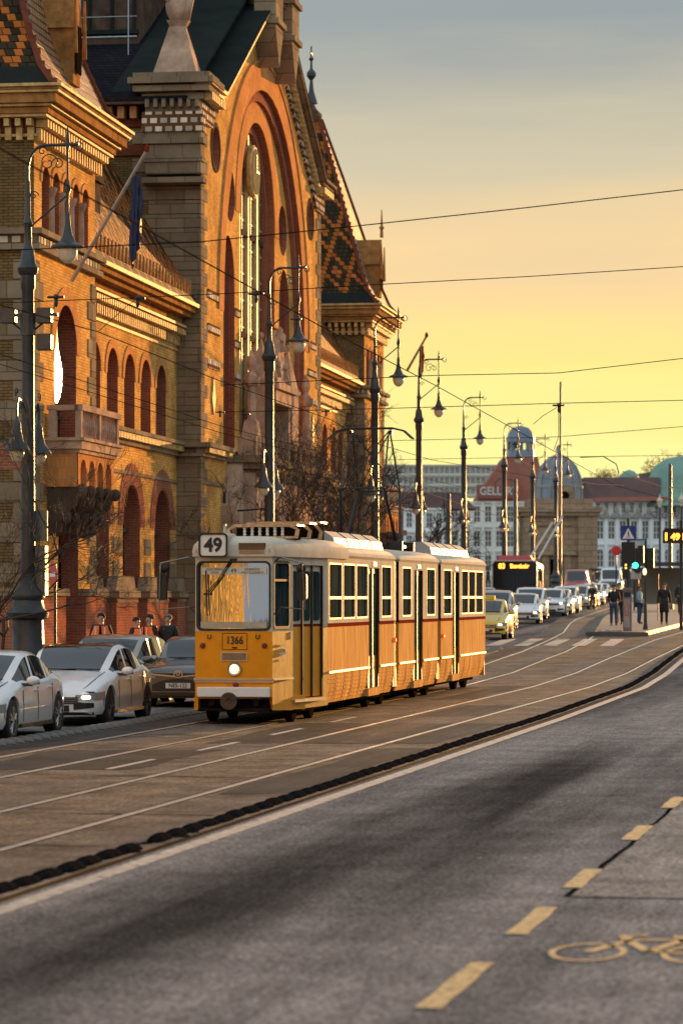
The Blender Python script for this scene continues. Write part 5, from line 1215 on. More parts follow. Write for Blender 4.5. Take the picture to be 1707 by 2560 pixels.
c2 = make_car(SEDAN, 4.85, 1.87, 1.42, p_white, 'white saloon with black roof panel, dark wheels and lit headlamp, second in the queue', QG, rim=alloy_d, lamps=lamp_on, roofm=M('black glass roof', (.02, .018, .016), .08), fl=1); put(c2, -15.1, 56.75, R(1.0))
c3 = make_car(SUV, 4.4, 1.82, 1.46, p_grey, 'dark bronze-grey car with plate NES-122 and lit indicator, behind the white saloon', QG, grille='deep', lamps=lamp_y, plate='NES-122', rim=alloy_d); put(c3, -14.95, 66.1)
c4 = make_car(SUV, 4.5, 1.78, 1.47, p_beige, 'beige silver car in the inner lane behind the white saloon, left of the bronze-grey car', QG, rim=alloy_d); put(c4, -16.9, 66.4, R(0))
# queue further back
def queue(spec, Ln, Wd, H, paint, label, px, base_t, N=26, grille='wide', lamps=lamp_on, taxi=False, cat='car', dx=0, wide_rz=0):
    p = W(px, 1490, base_t)
    o = make_car(spec, Ln, Wd, H, paint, label, QG if cat == 'car' else None, N=N, grille=grille, lamps=lamps, taxi=taxi, cat=cat)
    sl = math.atan2(bx(p.y+8)-bx(p.y-8), 16); put(o, p.x+dx-Ln/2*math.tan(-sl), p.y+Ln/2, -sl); return o
queue(VAN, 4.3, 1.8, 1.75, p_white, 'white taxi van half hidden behind the tail of the tram', 1105, 103, lamps=lamp_y, cat='van')
queue(SEDAN, 4.5, 1.78, 1.50, p_yel, 'yellow taxi with roof sign just behind the tail of the tram', 1205, 118, lamps=lamp_on, taxi=True)
queue(SUV, 4.6, 1.85, 1.68, p_silver, 'silver high-roofed car partly hidden by the tram mirror, between the yellow taxi and the trolleybus', 1232, 136, lamps=None)
queue(SEDAN, 4.6, 1.8, 1.45, p_white, 'white saloon with black lower grille right of the yellow taxi', 1302, 150)
queue(SUV, 4.6, 1.82, 1.66, p_white, 'tall white car right behind the white saloon with the black lower grille', 1322, 164)
queue(SUV, 4.4, 1.8, 1.55, p_white, 'small white car third behind the yellow taxi, lamps lit', 1372, 178)
queue(SUV, 4.5, 1.82, 1.62, p_white, 'white car with wide black nose in the middle of the queue', 1410, 196, grille='deep')
queue(SUV, 4.4, 1.8, 1.60, p_silver, 'silver car wedged between two black-nosed cars of the queue', 1440, 212)
queue(SUV, 4.5, 1.82, 1.60, p_silver, 'silver car with black nose and two bright lamps near the end of the queue', 1462, 226, grille='deep')
queue(SEDAN, 4.5, 1.8, 1.5, p_white, 'white car near the end of the queue below the white van', 1497, 255)
queue(SUV, 4.5, 1.85, 1.65, p_silver, 'silver car last of the queue beside the white van', 1520, 275)
queue(VAN, 5.6, 2.2, 2.6, p_red, 'red van with pale roof standing above the queue of cars', 1440, 262, cat='van', lamps=None)
queue(VAN, 5.8, 2.3, 2.9, p_white, 'large white van at the far end of the queue', 1525, 300, cat='van', lamps=None)

queue(SUV, 4.5, 1.82, 1.62, p_silver, 'silver car in the inner lane between trolleybus and queue', 1318, 174, dx=-2.6, lamps=None)
queue(SEDAN, 4.5, 1.8, 1.5, p_white, 'white car in the middle of the queue, just before the black-nosed white car', 1391, 187)
queue(SEDAN, 4.5, 1.8, 1.48, p_white, 'white low car in the queue below the red van', 1452, 219)
queue(SUV, 4.5, 1.8, 1.6, p_white, 'white tall car in the queue right of the red van', 1480, 240)

# ================= trolleybus =================
bp = W(1286, 1490, 181)
tb = thing('trolleybus', 'red and white trolleybus with black front, orange route display and two raised poles', 'trolleybus', (bp.x, bp.y, gz(180)), R(5.5))
b_red = M('trolleybus red', (.40, .03, .03), .35, var=.05, coat=.5); b_wh = M('trolleybus white', (.5, .42, .34), .35, var=.05, coat=.5)
b = MB(); b.prism(rrect(-1.27, 1.27, .35, 3.15, .22, 4), lambda u, v, d: (u, d, v), .12, 17); b.build('body', b_wh, tb, smooth='auto')
b = MB(); b.prism(rrect(-1.22, 1.22, .9, 3.08, .2, 5), lambda u, v, d: (u, .06+d, v), 0, .06); fr = b.build('windscreen', GLASS('dark bus glass', (.008, .009, .01), .05, spec=.3), tb)
b = MB()
for x in (-.1, .12): b.box(x, x+.05, .0, .05, 1.0, 2.6)
b.build('wiper', plastic, fr)
dsp = EM('orange led display', (1.0, .22, .02), 3.0)
text('83', .40, dsp, fr, (-.72, .03, 2.80), FR, bold=.012, sx=.95); text('Keleti', .36, dsp, fr, (.28, .03, 2.80), FR, bold=.010, sx=1.15) if False else text('Bevásár', .33, dsp, fr, (.28, .03, 2.80), FR, bold=.010, sx=1.05)
b = MB(); b.box(-1.28, 1.28, .10, .4, .35, .95); b.build('front_apron', b_red, tb)
for s in (-1, 1):
    for k in range(7):
        b = MB(); b.box(min(s*1.268, s*1.28), max(s*1.268, s*1.28), .9+k*2.2, 2.85+k*2.2, 1.25, 2.75); b.build('window', car_gl, tb)
    b = MB(); b.box(min(s*1.268, s*1.276), max(s*1.268, s*1.276), .3, 16.8, .4, 1.1); b.build('red_stripe', b_red, tb)
    for y in (2.6, 12):
        b = MB(); b.lathe((s*1.12, y, .48), [(.47, -.14), (.48, 0), (.47, .14)], 18, 0, 'x'); b.build('wheel', tyre, tb)
    b = MB(); b.box(s*1.5-.1, s*1.5+.1, -.05, .0, 2.0, 2.5); b.tube([(s*1.2, .1, 2.9), (s*1.5, 0, 2.8), (s*1.5, 0, 2.4)], .03, 5); b.build('mirror', plastic, tb)
b = MB(); b.frus(-1.0, 1.0, .6, 6.5, 3.14, 3.42, .15); b.frus(-.95, .95, 8, 12, 3.14, 3.4, .15); b.build('roof_housing', b_red, tb)
for s in (-.3, .3):
    b = MB(); b.tube([(s, 9, 3.2), (s, 9, 3.5)], .12, 6); b.build('pole_base', M('pale pole', (.5, .48, .46), .4, .4) if s < 0 else bpy.data.materials['pale pole'], tb)
# the poles as the photograph shows them, raised over the roof to the wires
for s, (xa, ya, xb, yb) in ((0, (1322, 1398, 1380, 1307)), (1, (1345, 1398, 1405, 1291))):
    pa, pb = W(xa, ya, 192), W(xb, yb, 199)
    Mi = tb.matrix_basis.inverted(); 
    inv = Matrix.Translation(tb.location) @ Matrix.Rotation(R(5.5), 4, 'Z'); inv = inv.inverted()
    b = MB(); b.tube([inv @ pa, inv @ pb], .07, 6); b.build('trolley_pole', bpy.data.materials['pale pole'], tb)

# ================= lamp posts =================
def spiral(b, c, r, turns, ax, r0=.012, a0=0, sgn=1, n=20, end=.15):
    pts = []
    for i in range(n+1):
        k = i/n; a = a0+sgn*k*turns*2*math.pi; rr = r*(1-k*(1-end)); q = Vector(c)+Vector((ax[0]*math.cos(a)*rr, ax[1]*math.cos(a)*rr, math.sin(a)*rr)); pts.append(q)
    b.tube(pts, r0, 4)
def lamp_post(label, lower=True, arm=True):
    t = thing('street_lamp', label, 'street lamp', (0, 0, 0), 0, 'ornate lamp posts along the left pavement')
    b = MB(); b.lathe((0, 0, 0), [(.36, 0), (.36, .9), (.33, .95), (.31, 1.6), (.40, 1.65), (.43, 1.75), (.33, 1.85), (.30, 2.0), (.34, 2.05), (.34, 2.12), (.2, 2.3), (.16, 2.5)], 16); b.build('base', iron, t, smooth='auto')
    b = MB(); b.lathe((0, 0, 0), [(.15, 2.5), (.13, 6.3), (.125, 8.2), (.15, 8.25), (.15, 8.5), (.20, 8.55), (.22, 8.65), (.16, 8.75), (.13, 9.0), (.08, 9.1), (.075, 9.5), (.1, 9.55), (.06, 9.65), (.045, 10.4)], 12); b.build('pole', iron, t, smooth='auto')
    if arm:
        b = MB(); b.tube([(0, 0, 10.3)]+[(.35-.35*math.cos(R(a)), 0, 10.65+.45*math.sin(R(a))) for a in range(0, 91, 15)]+[(1.05, 0, 11.1)], .035, 6)
        b.tube([(.02, 0, 9.45), (.82, 0, 10.1)], .02, 5); b.build('arm', iron, t)
        b = MB(); spiral(b, (.42, 0, 10.75), .2, 1.3, (1, 0)); spiral(b, (.62, 0, 10.72), .14, 1.2, (-1, 0)); spiral(b, (1.05, 0, 11.05), .12, 1.4, (-1, 0)); spiral(b, (.12, 0, 10.1), .1, 1.2, (1, 0)); spiral(b, (.3, 0, 10.98), .1, 1.2, (1, 0)); b.build('scrollwork', iron, t)
        b = MB(); b.lathe((.82, 0, 0), [(.015, 11.45), (.03, 11.3), (.05, 11.12), (.025, 11.0), (.025, 10.4), (.05, 10.3), (.07, 10.2), (.03, 10.1), (.03, 9.75), (.05, 9.7), (.06, 9.5), (.10, 9.3), (.17, 9.15), (.33, 9.08), (.34, 9.05), (.22, 9.04)], 14); b.build('lamp_shade', iron, t, smooth='auto')
        b = MB(); b.lathe((.82, 0, 0), [(.20, 9.05), (.2, 8.95), (.16, 8.82), (.08, 8.74), (.01, 8.72)], 12); b.build('lamp_globe', globe, t, smooth=True)
        # hanging fan ornament below the arm is part of the ironwork
    if lower:
        for s in (-1, 1):
            b = MB(); b.tube([(0, s*.12, 5.75), (0, s*.4, 5.95), (0, s*.7, 6.0), (0, s*.8, 5.85), (0, s*.8, 5.6)], .025, 5); spiral(b, (0, s*.55, 5.8), .14, 1.4, (0, s)); spiral(b, (0, s*.85, 6.1), .12, 1.3, (0, -s)); b.build('lantern_bracket', iron, t)
            b = MB(); b.lathe((0, s*.8, 0), [(.02, 5.65), (.05, 5.55), (.08, 5.5), (.09, 5.35), (.14, 5.15), (.26, 5.0), (.27, 4.97), (.15, 4.96)], 12); b.build('lantern_shade', iron, t, smooth='auto')
            b = MB(); b.lathe((0, s*.8, 0), [(.15, 4.97), (.15, 4.88), (.09, 4.76), (.01, 4.72)], 10); b.build('lantern_globe', globe, t, smooth=True)
    return t
lp = lamp_post('dark iron lamp post nearest of all, hung with small dark floodlights')
LS = 1.04
lamps_ = [(70, 64, lp['label']), (673, 89, 'dark iron lamp post rising behind the tram cab in front of the great arch'),
          (937, 110, 'dark iron lamp post in front of the far corner tower of the market hall'), (1047, 131, 'dark iron lamp post just right of the pantograph'),
          (1159, 160, 'dark iron lamp post left of the red-roofed cupola building'), (1260, 187, 'dark iron lamp post in front of the red roof with the cupola'),
          (1331, 209, 'dark iron lamp post between the red roof and the blue-grey dome'), (1389, 219, 'dark iron lamp post in front of the blue-grey dome, farthest of the row')]
for i, (x, t, lab) in enumerate(lamps_):
    t *= LS; p = W(x, 1490, t); loc = (p.x, p.y, gz(p.y)+(.13 if i < 3 else 0))
    lp.scale = (LS, LS, LS)
    if i == 0: lp.location = loc; L1 = p
    else: dup(lp, loc, 0, lab)
# plain poles
def pole(px, t, h, label, r=.12, z0=None):
    p = W(px, 1490, t); b = MB(); b.lathe((0, 0, 0), [(r*1.5, 0), (r*1.4, .6), (r, .7), (r*.8, h), (r*.3, h+.1)], 10)
    if px == 1288: b.tube([(0, 0, h-.3), (-.3, 0, h), (-1.2, 0, h+.1), (-1.5, 0, h-.2), (-1.5, 0, h-.6)], .04, 5)
    o = b.build('overhead_line_pole', iron, smooth='auto', loc=(p.x, p.y, gz(p.y))); tag(o, label, 'pole'); return o
pole(1120, 170, 6.6, 'plain dark pole between the pantograph and the pale building', .16)
pole(1288, 240, 9.4, 'plain dark pole just right of the trolleybus front', .17)
pole(1401, 225, 15.8, 'tall thin mast in front of the blue-grey dome', .09)

# floodlights and boards hung on the nearest post
def fitting(dx, dz, w_, h, label, dark=.03):
    b = MB(); b.prism(rrect(-w_/2, w_/2, -h/2, h/2, .03), lambda u, v, d: (u, d, v), -.06, .12); b.box(-.02, .02, .12, .2, -.05, .05)
    o = b.build('floodlight', iron, bevel=.01, loc=(L1.x+dx, L1.y-.05, .13+dz)); o.rotation_euler.x = R(-4); tag(o, label, 'floodlight', None)
    return o
fitting(-.42, 8.0, .34, .30, 'dark boxy floodlight left of the nearest lamp post'); fitting(.36, 8.0, .32, .32, 'dark boxy floodlight right of the nearest lamp post, upper one'); fitting(.36, 7.45, .32, .34, 'dark boxy floodlight right of the nearest lamp post, lower one')
b = MB(); b.box(-.62, .62, -.03, .03, 7.68, 7.74); b.tube([(-.5, 0, 7.7), (-.12, 0, 7.4)], .02, 4); b.tube([(.5, 0, 7.7), (.12, 0, 7.4)], .02, 4); b.lathe((0, 0, 0), [(.16, 7.3), (.16, 7.75)], 10); b.build('crossbar', iron, lp)
b = MB(); b.box(-.36, .36, 0, .03, 3.35, 3.98); b.box(-.02, .02, -.1, 0, 3.4, 3.9); o = b.build('sign_back', M('grey sign back', (.16, .16, .15), .5), loc=(L1.x, L1.y+.2, .1)); tag(o, 'back of a rectangular road sign fixed behind the nearest lamp post', 'sign')
b = MB(); b.box(.16, .38, -.05, .2, 2.2, 3.25); o = b.build('switch_box', M('grey green cabinet', (.10, .11, .10), .5), loc=(L1.x, L1.y, .1), bevel=.01); tag(o, 'narrow grey-green box on the nearest lamp post below the sign back', 'box')
# no-entry sign
p = W(138, 1455, 72); t = thing('no_entry_sign', 'red round no entry sign on a thin pole right of the nearest lamp post', 'road sign', (p.x, p.y, .13), R(-58))
b = MB(); b.tube([(0, 0, 0), (0, 0, 2.9)], .035, 8); b.build('pole', iron, t)
b = MB(); b.lathe((0, -.05, 2.65), [(.29, -.01), (.30, 0), (.29, .01)], 26, 0, 'y'); d_ = b.build('disc', M('red sign face', (.5, .03, .03), .4), t)
b = MB(); b.box(-.21, .21, -.066, -.062, 2.60, 2.70); b.build('white_bar', white, d_)
# small lit panel on the tower wall
# flags
def flag(base, tip, cols, label, drop=1.6, wd=.75, at=.75):
    base, tip = Vector(base), Vector(tip); t = thing('flagpole', label, 'flagpole', base)
    d = tip-base; b = MB(); b.tube([(0, 0, 0), d], [.055, .04], 8); b.build('pole', M('painted flagpole', (.5, .40, .33), .5) if 'painted flagpole' not in bpy.data.materials else bpy.data.materials['painted flagpole'], t)
    b = MB(); b.lathe(tuple(d), [(.05, -.05), (.07, .05), (.02, .16)], 8); b.build('knob', t_red, t)
    dh = Vector((d.x, d.y, 0)).normalized(); a = d*at
    for ci, (c0, c1, m) in enumerate(cols):
        b = MB(); rows = []
        for i in range(9):
            k = lerp(c0, c1, i/8); rows.append([a+dh*(k*wd-.1)+Vector((.05*math.sin(k*17+j), .07*math.sin(k*13+j*.8), -j/7*drop*(1-.25*k)-(1-k)*.1)) for j in range(8)])
        b.grid(rows); b.grid([[q+Vector((.008, .008, 0)) for q in r] for r in rows]); b.build('flag_cloth', m, t, smooth=True)
fb = M('dark blue flag', (.012, .018, .07), .7); 
flag(W(180, 700, 84.5), W(367, 374, 80), [(0, 1, fb)], 'wooden flagpole with a drooping dark blue flag on the near corner tower', 2.3, .62, .82)
flag(W(1018, 925, 128), W(1066, 840, 125), [(0, .33, M('green cloth', (.03, .12, .04), .7)), (.33, .66, M('white cloth', (.5, .48, .42), .7)), (.66, 1, M('red cloth', (.35, .03, .02), .7))], 'far slanted flagpole with a limp striped flag beside a lamp post', 1.2, .5, .7)

# ================= overhead wires =================
wire_m = M('dark span wire', (.02, .018, .016), .8, 0, spec=0)
def wire(pts, label, r=.012, cat='wire', sag=0, col_=wire_m):
    q = [W(*p) for p in pts]
    if sag and len(q) == 2:
        q = [q[0].lerp(q[1], i/12)-Vector((0, 0, sag*4*(i/12)*(1-i/12))) for i in range(13)]
    o = q[0]; b = MB(); b.tube([p-o for p in q], r*.75, 5); ob = b.build('overhead_wire', col_, loc=o); tag(ob, label, cat, 'overhead wires'); return ob
wcol = M('bronze contact wire', (.02, .016, .012), .8, 0, spec=0)
wire([(-60, 338, 25.5), (0, 370, 26.4), (517, 657, 40), (805, 817, 55), (1088, 963, 72), (1383, 1127, 96), (1540, 1215, 125), (1707, 1258, 150)], 'black contact wire running from the upper left edge down to the mast by the dome', .013, col_=wcol)
wire([(-60, 740, 41.5), (0, 762, 42.8), (245, 829, 48), (550, 952, 59), (830, 1050, 68), (905, 1098, 76), (1080, 1150, 95), (1383, 1200, 170)], 'contact wire over the tram, touching its pantograph', .011, col_=wcol)
wire([(-60, 868, 51.5), (0, 885, 53), (550, 1064, 70), (943, 1167, 100), (1100, 1205, 130), (1230, 1233, 170)], 'thin wire over the car lane, upper of the pair crossing below the arch', .010, col_=wcol)
wire([(-60, 893, 50.5), (0, 910, 52), (550, 1081, 69), (943, 1183, 98), (1100, 1222, 128), (1250, 1268, 170)], 'thin wire over the car lane, lower of the pair crossing below the arch', .010, col_=wcol)
wire([(0, 626, 43), (500, 604, 44), (893, 564, 45), (1300, 520, 46), (1720, 472, 47)], 'highest cross wire rising to the right edge', .011)
wire([(0, 757, 56), (344, 743, 56), (550, 734, 56), (936, 711, 57), (1330, 690, 58), (1720, 665, 59)], 'second cross wire from the top, rising gently to the right edge', .011)
wire([(560, 962, 72), (1088, 938, 74), (1395, 932, 75), (1720, 894, 76)], 'third cross wire from the top, above the mast', .013)
wire([(560, 1030, 88), (962, 1021, 90), (1390, 1008, 90), (1720, 1000, 91)], 'fourth cross wire, fixed to the mast by the dome', .015)
wire([(860, 1104, 110), (1390, 1092, 112), (1720, 1065, 113)], 'fifth cross wire, just above the domes', .015)
wire([(930, 1150, 130), (1330, 1143, 132), (1720, 1138, 133)], 'lowest cross wire behind the lamp posts', .015)
wire([(1383, 1127, 96), (1396, 1092, 92), (1396, 1016, 90)], 'short hanger holding the black contact wire at the mast', .012)
wire([(1333, 1060, 90), (1356, 1040, 90), (1392, 1018, 90)], 'short slanted stay below the fourth cross wire', .012)
wire([(1290, 1147, 120), (1400, 1198, 120), (1500, 1212, 120), (1560, 1213, 120)], 'sagging wire passing before the blue-grey dome', .02, col_=M('sunlit copper wire', (.45, .25, .14), .4, .5))
wire([(1060, 1230, 150), (1250, 1292, 150), (1400, 1306, 150), (1500, 1303, 150)], 'sagging wire low over the trolleybus', .02, col_=bpy.data.materials['sunlit copper wire'])
wire([(1555, 1178, 120), (1600, 1200, 120), (1660, 1218, 120), (1720, 1220, 120)], 'sagging wire at the right over the brown roof', .02, col_=bpy.data.materials['sunlit copper wire'])
wire([(1450, 1143, 110), (1508, 1141, 110), (1540, 1160, 110), (1547, 1183, 110)], 'bent stay arm above the brown roof', .025)
wire([(344, 743, 56), (300, 780, 54), (248, 826, 48.3)], 'thin slanted stay between the second cross wire and a contact wire at the left', .008)
def insul(px, py, t, label, s=1):
    p = W(px, py, t); b = MB(); b.tube([(-.14*s, 0, 0), (.14*s, 0, 0)], .022*s, 6); b.ell((0, 0, .0), (.05*s, .05*s, .05*s)); b.lathe((0, 0, 0), [(.02*s, -.16*s), (.035*s, -.1*s), (.02*s, 0)], 6)
    o = b.build('insulator', black, loc=p); tag(o, label, 'insulator', 'insulators on the wires')
insul(344, 745, 56, 'black insulator on the second cross wire above the near wing'); insul(640, 734, 56.5, 'black insulator on the second cross wire in front of the great window')
insul(550, 1030, 88, 'black insulator in front of the left edge of the arch', .9); insul(614, 1035, 89, 'black insulator just left of the second lamp post', .9); insul(815, 1028, 89, 'black insulator right of the second lamp post', .9)
insul(1397, 1013, 90, 'black insulator on the mast by the dome', 1.3); insul(740, 797, 55, 'small clamp on the black contact wire near the hanging lamp', .7); insul(1290, 1110, 110, 'black insulator left of the cupola', 1)
insul(140, 742, 52, 'dark insulator beside the floodlights', 1)

# ================= bare trees =================
bark = M('dark bark', (.05, .034, .025), .85, var=.35, scale=6, bump=.4)
def tree(px, t, h, spread, seed, label, h0=2.0, lev=5, tw=.006, trunk_r=.09, n0=5, up=.55):
    rnd = random.Random(seed); p = W(px, 1490, t); root = thing('bare_tree', label, 'tree', (p.x, p.y, gz(p.y)+.1), 0, 'bare street trees')
    tr = MB(); cr_ = MB(); pts = [Vector((0, 0, 0))]
    for i in range(1, 6): pts.append(Vector((rnd.uniform(-.06, .06), rnd.uniform(-.06, .06), h0*i/5)))
    tr.tube(pts, [trunk_r*1.15, trunk_r, trunk_r*.95, trunk_r*.9, trunk_r*.85, trunk_r*.8], 8)
    def grow(p0, d, ln, r, lv):
        n = 4; q = [p0]; dd = d.copy()
        for i in range(n):
            dd = (dd+Vector((rnd.gauss(0, .17), rnd.gauss(0, .17), rnd.gauss(.04, .12)))).normalized(); q.append(q[-1]+dd*ln/n)
        cr_.tube(q, [lerp(r, r*.55, i/n) for i in range(n+1)], 5 if lv > 2 else 3, caps=False)
        if lv == 0: return
        for i in range(rnd.randint(2, 3)+(lv < 3)):
            k = rnd.uniform(.35, 1); j = min(n-1, int(k*n)); s = q[j].lerp(q[j+1], k*n-j)
            a = rnd.uniform(.35, .95); ax = Vector((rnd.gauss(0, 1), rnd.gauss(0, 1), rnd.gauss(0, .6))).normalized()
            nd = (dd*math.cos(a)+dd.cross(ax).normalized()*math.sin(a)); nd.z += .12; nd.normalize()
            grow(s, nd, ln*rnd.uniform(.55, .8), max(tw, r*.55), lv-1)
    for i in range(n0):
        a = 2*math.pi*i/n0+rnd.uniform(-.3, .3); d = Vector((math.cos(a)*spread, math.sin(a)*spread, up)).normalized()
        grow(pts[-1-(i % 2)], d, (h-h0)*rnd.uniform(.42, .55), trunk_r*.55, lev)
    tr.build('trunk', bark, root, smooth=True); cr_.build('crown', bark, root)
    return root
tree(-22, 67, 6.8, .75, 3, 'bare tree reaching in from the left edge in front of the near tower', 1.9, 5, .005, .06, 6, .6)
tree(12, 66, 5.5, .8, 31, 'low spreading bare tree at the left edge, partly behind the nearest lamp post', 1.7, 4, .005, .045, 4, .4)
tree(752, 104, 7.3, .5, 5, 'dense bare tree in front of the portal, right of the second lamp post', 1.8, 5, .009, .09, 7, .9)
tree(700, 100, 5.6, .5, 15, 'small bare tree behind the roof of the tram cab', 1.6, 4, .009, .07, 5, .9)
tree(878, 122, 8.8, .35, 8, 'tall narrow bare tree in front of the far wing', 1.8, 5, .010, .1, 7, 1.1)
tree(825, 116, 6.6, .5, 9, 'bare tree between the portal and the far wing', 1.6, 4, .010, .08, 6, .9)
tree(1078, 150, 5.6, .5, 12, 'bare tree behind the pantograph at the end of the market hall', 2.6, 4, .012, .08, 6, .8)

# ================= people =================
skin = M('skin', (.42, .28, .21), .55, var=.08)
def cloth(n, c): return M(n, c, .85, var=.2, scale=9, bump=.2)
c_blk = cloth('black coat cloth', (.015, .015, .018)); c_jean = cloth('blue jeans', (.03, .06, .13)); c_or = M('orange hi-vis', (1.0, .17, .02), .6, var=.06); c_lb = cloth('light blue coat', (.22, .36, .42)); c_ye = cloth('yellow bag', (.7, .5, .03)); c_gr = cloth('grey knit', (.12, .12, .13)); hair_m = cloth('dark hair', (.03, .02, .015)); c_dk = cloth('dark trousers', (.02, .022, .03)); c_rd = cloth('red brown hair', (.14, .04, .02)); silver_m = M('reflective stripe', (.6, .6, .58), .35)
def skinmesh(name, verts, edges, mat, parent, root=0, sub=1):
    me = bpy.data.meshes.new('sk'); me.from_pydata([v[:3] for v in verts], edges, []); o = bpy.data.objects.new('sk', me); col.objects.link(o)
    sm = o.modifiers.new('s', 'SKIN'); sm.use_smooth_shade = True
    for i, v in enumerate(verts): me.skin_vertices[0].data[i].radius = (v[3], v[4] if len(v) > 4 else v[3])
    me.skin_vertices[0].data[root].use_root = True
    ss = o.modifiers.new('u', 'SUBSURF'); ss.levels = sub; ss.render_levels = sub
    bpy.context.view_layer.update(); m2 = bpy.data.meshes.new_from_object(o.evaluated_get(bpy.context.evaluated_depsgraph_get())); bpy.data.objects.remove(o)
    m2.materials.clear(); m2.materials.append(mat); m2.name = name
    ob = bpy.data.objects.new(name, m2); col.objects.link(ob); ob.parent = parent; return ob
def person(label, px, t, rz, H=1.75, top=c_blk, legs=c_dk, hair=hair_m, hat=None, vest=None, coat=False, stride=.0, armb=.12, bag=None, z=.13, fore=0.0):
    p = W(px, 1490, t); root = thing('person', label, 'person', (p.x, p.y, gz(p.y)+z), rz); s = H/1.75
    st = stride
    J = dict(pel=(0, 0, .95), wai=(0, 0, 1.08), che=(0, .0, 1.3), nek=(0, .0, 1.46), nk2=(0, -.01, 1.52), hed=(0, -.015, 1.60), crn=(0, -.01, 1.68))
    for q, sg in (('l', -1), ('r', 1)):
        J['hip'+q] = (sg*.09, 0, .90); J['kne'+q] = (sg*.10, -st*sg*.6-.01, .49); J['ank'+q] = (sg*.10, -st*sg+.03, .09); J['toe'+q] = (sg*.115, -st*sg-.12, .035)
        J['sho'+q] = (sg*.175, .0, 1.41); J['elb'+q] = (sg*(.215+armb*.2), .02-fore*.1, 1.12); J['wri'+q] = (sg*(.22+armb*.3-fore*.5), -.05-fore*.9, .88+fore*.75); J['pal'+q] = (sg*(.22+armb*.3-fore*.6), -.07-fore*1.0, .81+fore*.8)
    rad = dict(pel=(.15, .105), wai=(.13, .095), che=(.16, .105), nek=(.06, .06), nk2=(.05, .05), hed=(.078, .095), crn=(.072, .088), hip=(.085, .09), kne=(.055, .055), ank=(.04, .042), toe=(.042, .03), sho=(.06, .06), elb=(.042, .042), wri=(.027, .025), pal=(.034, .018))
    E0 = [('pel', 'wai'), ('wai', 'che'), ('che', 'nek'), ('nek', 'nk2'), ('nk2', 'hed'), ('hed', 'crn')]
    for q in 'lr': E0 += [('pel', 'hip'+q), ('hip'+q, 'kne'+q), ('kne'+q, 'ank'+q), ('ank'+q, 'toe'+q), ('che', 'sho'+q), ('sho'+q, 'elb'+q), ('elb'+q, 'wri'+q), ('wri'+q, 'pal'+q)]
    names = list(J); V = []
    for n in names:
        r = rad.get(n) or rad[n[:3]]; V.append((J[n][0]*s, J[n][1]*s, J[n][2]*s, r[0]*s, r[1]*s))
    E_ = [(names.index(a), names.index(b)) for a, b in E0]
    for q, sg in (('l', -1), ('r', 1)):     # four fingers and a thumb
        pa = Vector(J['pal'+q])
        for k, ln in enumerate((.060, .07, .066, .052)):
            b0 = len(V); o_ = Vector((0, -.022+k*.015, -.03)); a1 = pa+o_; a2 = a1+Vector((-sg*.006, -.002, -ln*.6)); a3 = a2+Vector((-sg*.016, -.004, -ln*.4))
            for a in (a1, a2, a3): V.append((a.x*s, a.y*s, a.z*s, .0085, .0085))
            E_ += [(names.index('pal'+q), b0), (b0, b0+1), (b0+1, b0+2)]
        b0 = len(V); a1 = pa+Vector((-sg*.01, -.035, .0)); a2 = a1+Vector((-sg*.012, -.02, -.035))
        for a in (a1, a2): V.append((a.x*s, a.y*s, a.z*s, .009, .009))
        E_ += [(names.index('pal'+q), b0), (b0, b0+1)]
    body = skinmesh('body', V, E_, skin, root, 0, 1)
    def part(name, ns, es, mat, k=1.2, add=.012, par=root):
        vv = []
        for n in ns:
            r = rad.get(n) or rad[n[:3]]; vv.append((J[n][0]*s, J[n][1]*s, J[n][2]*s, (r[0]*k+add)*s, (r[1]*k+add)*s))
        return skinmesh(name, vv, [(ns.index(a), ns.index(b)) for a, b in es], mat, par, 0, 1)
    ns = ['pel', 'wai', 'che', 'nek', 'shol', 'elbl', 'wril', 'shor', 'elbr', 'wrir']; es = [('pel', 'wai'), ('wai', 'che'), ('che', 'nek'), ('che', 'shol'), ('shol', 'elbl'), ('elbl', 'wril'), ('che', 'shor'), ('shor', 'elbr'), ('elbr', 'wrir')]
    jk = part('coat' if coat else 'jacket', ns, es, top, 1.12, .016)
    ns = ['pel', 'hipl', 'knel', 'ankl', 'hipr', 'kner', 'ankr']; es = [('pel', 'hipl'), ('hipl', 'knel'), ('knel', 'ankl'), ('pel', 'hipr'), ('hipr', 'kner'), ('kner', 'ankr')]
    part('trousers', ns, es, legs, 1.1, .012)
    for q in 'lr': part('shoe', ['ank'+q, 'toe'+q], [('ank'+q, 'toe'+q)], c_blk, 1.1, .006)
    if coat:
        b = MB(); b.lathe((0, 0, 0), [(.17*s, 1.1*s), (.19*s, .9*s), (.215*s, .55*s), (.2*s, .53*s)], 14); b.build('coat_skirt', top, root, smooth=True)
    b = MB(); hz = 1.63*s
    for sg in (-1, 1): b.ell((sg*.032*s, -.098*s, hz+.005), (.012, .008, .008))
    b.build('eye', black, root); b = MB(); b.ell((0, -.112*s, hz-.03*s), (.014, .02, .025)); b.ell((0, -.10*s, hz-.075*s), (.026, .008, .006))
    for sg in (-1, 1): b.ell((sg*.082*s, -.01, hz-.01), (.012, .02, .03))
    b.build('face_features', skin, root, smooth=True)
    b = MB(); rows = []
    for i in range(9):
        el = lerp(-.25, 1, i/8)*math.pi/2; rows.append([(.098*s*math.cos(el)*math.cos(a)*1.0, -.0*s+.115*s*math.cos(el)*math.sin(a)+.012, (1.655+.095*math.sin(el))*s) for a in [2*math.pi*k/14 for k in range(14)] ])
    for r in rows[:4]:
        for k in range(14):
            if r[k][1] < -.05*s: r[k] = (r[k][0], r[k][1]+.02, max(r[k][2], 1.68*s))
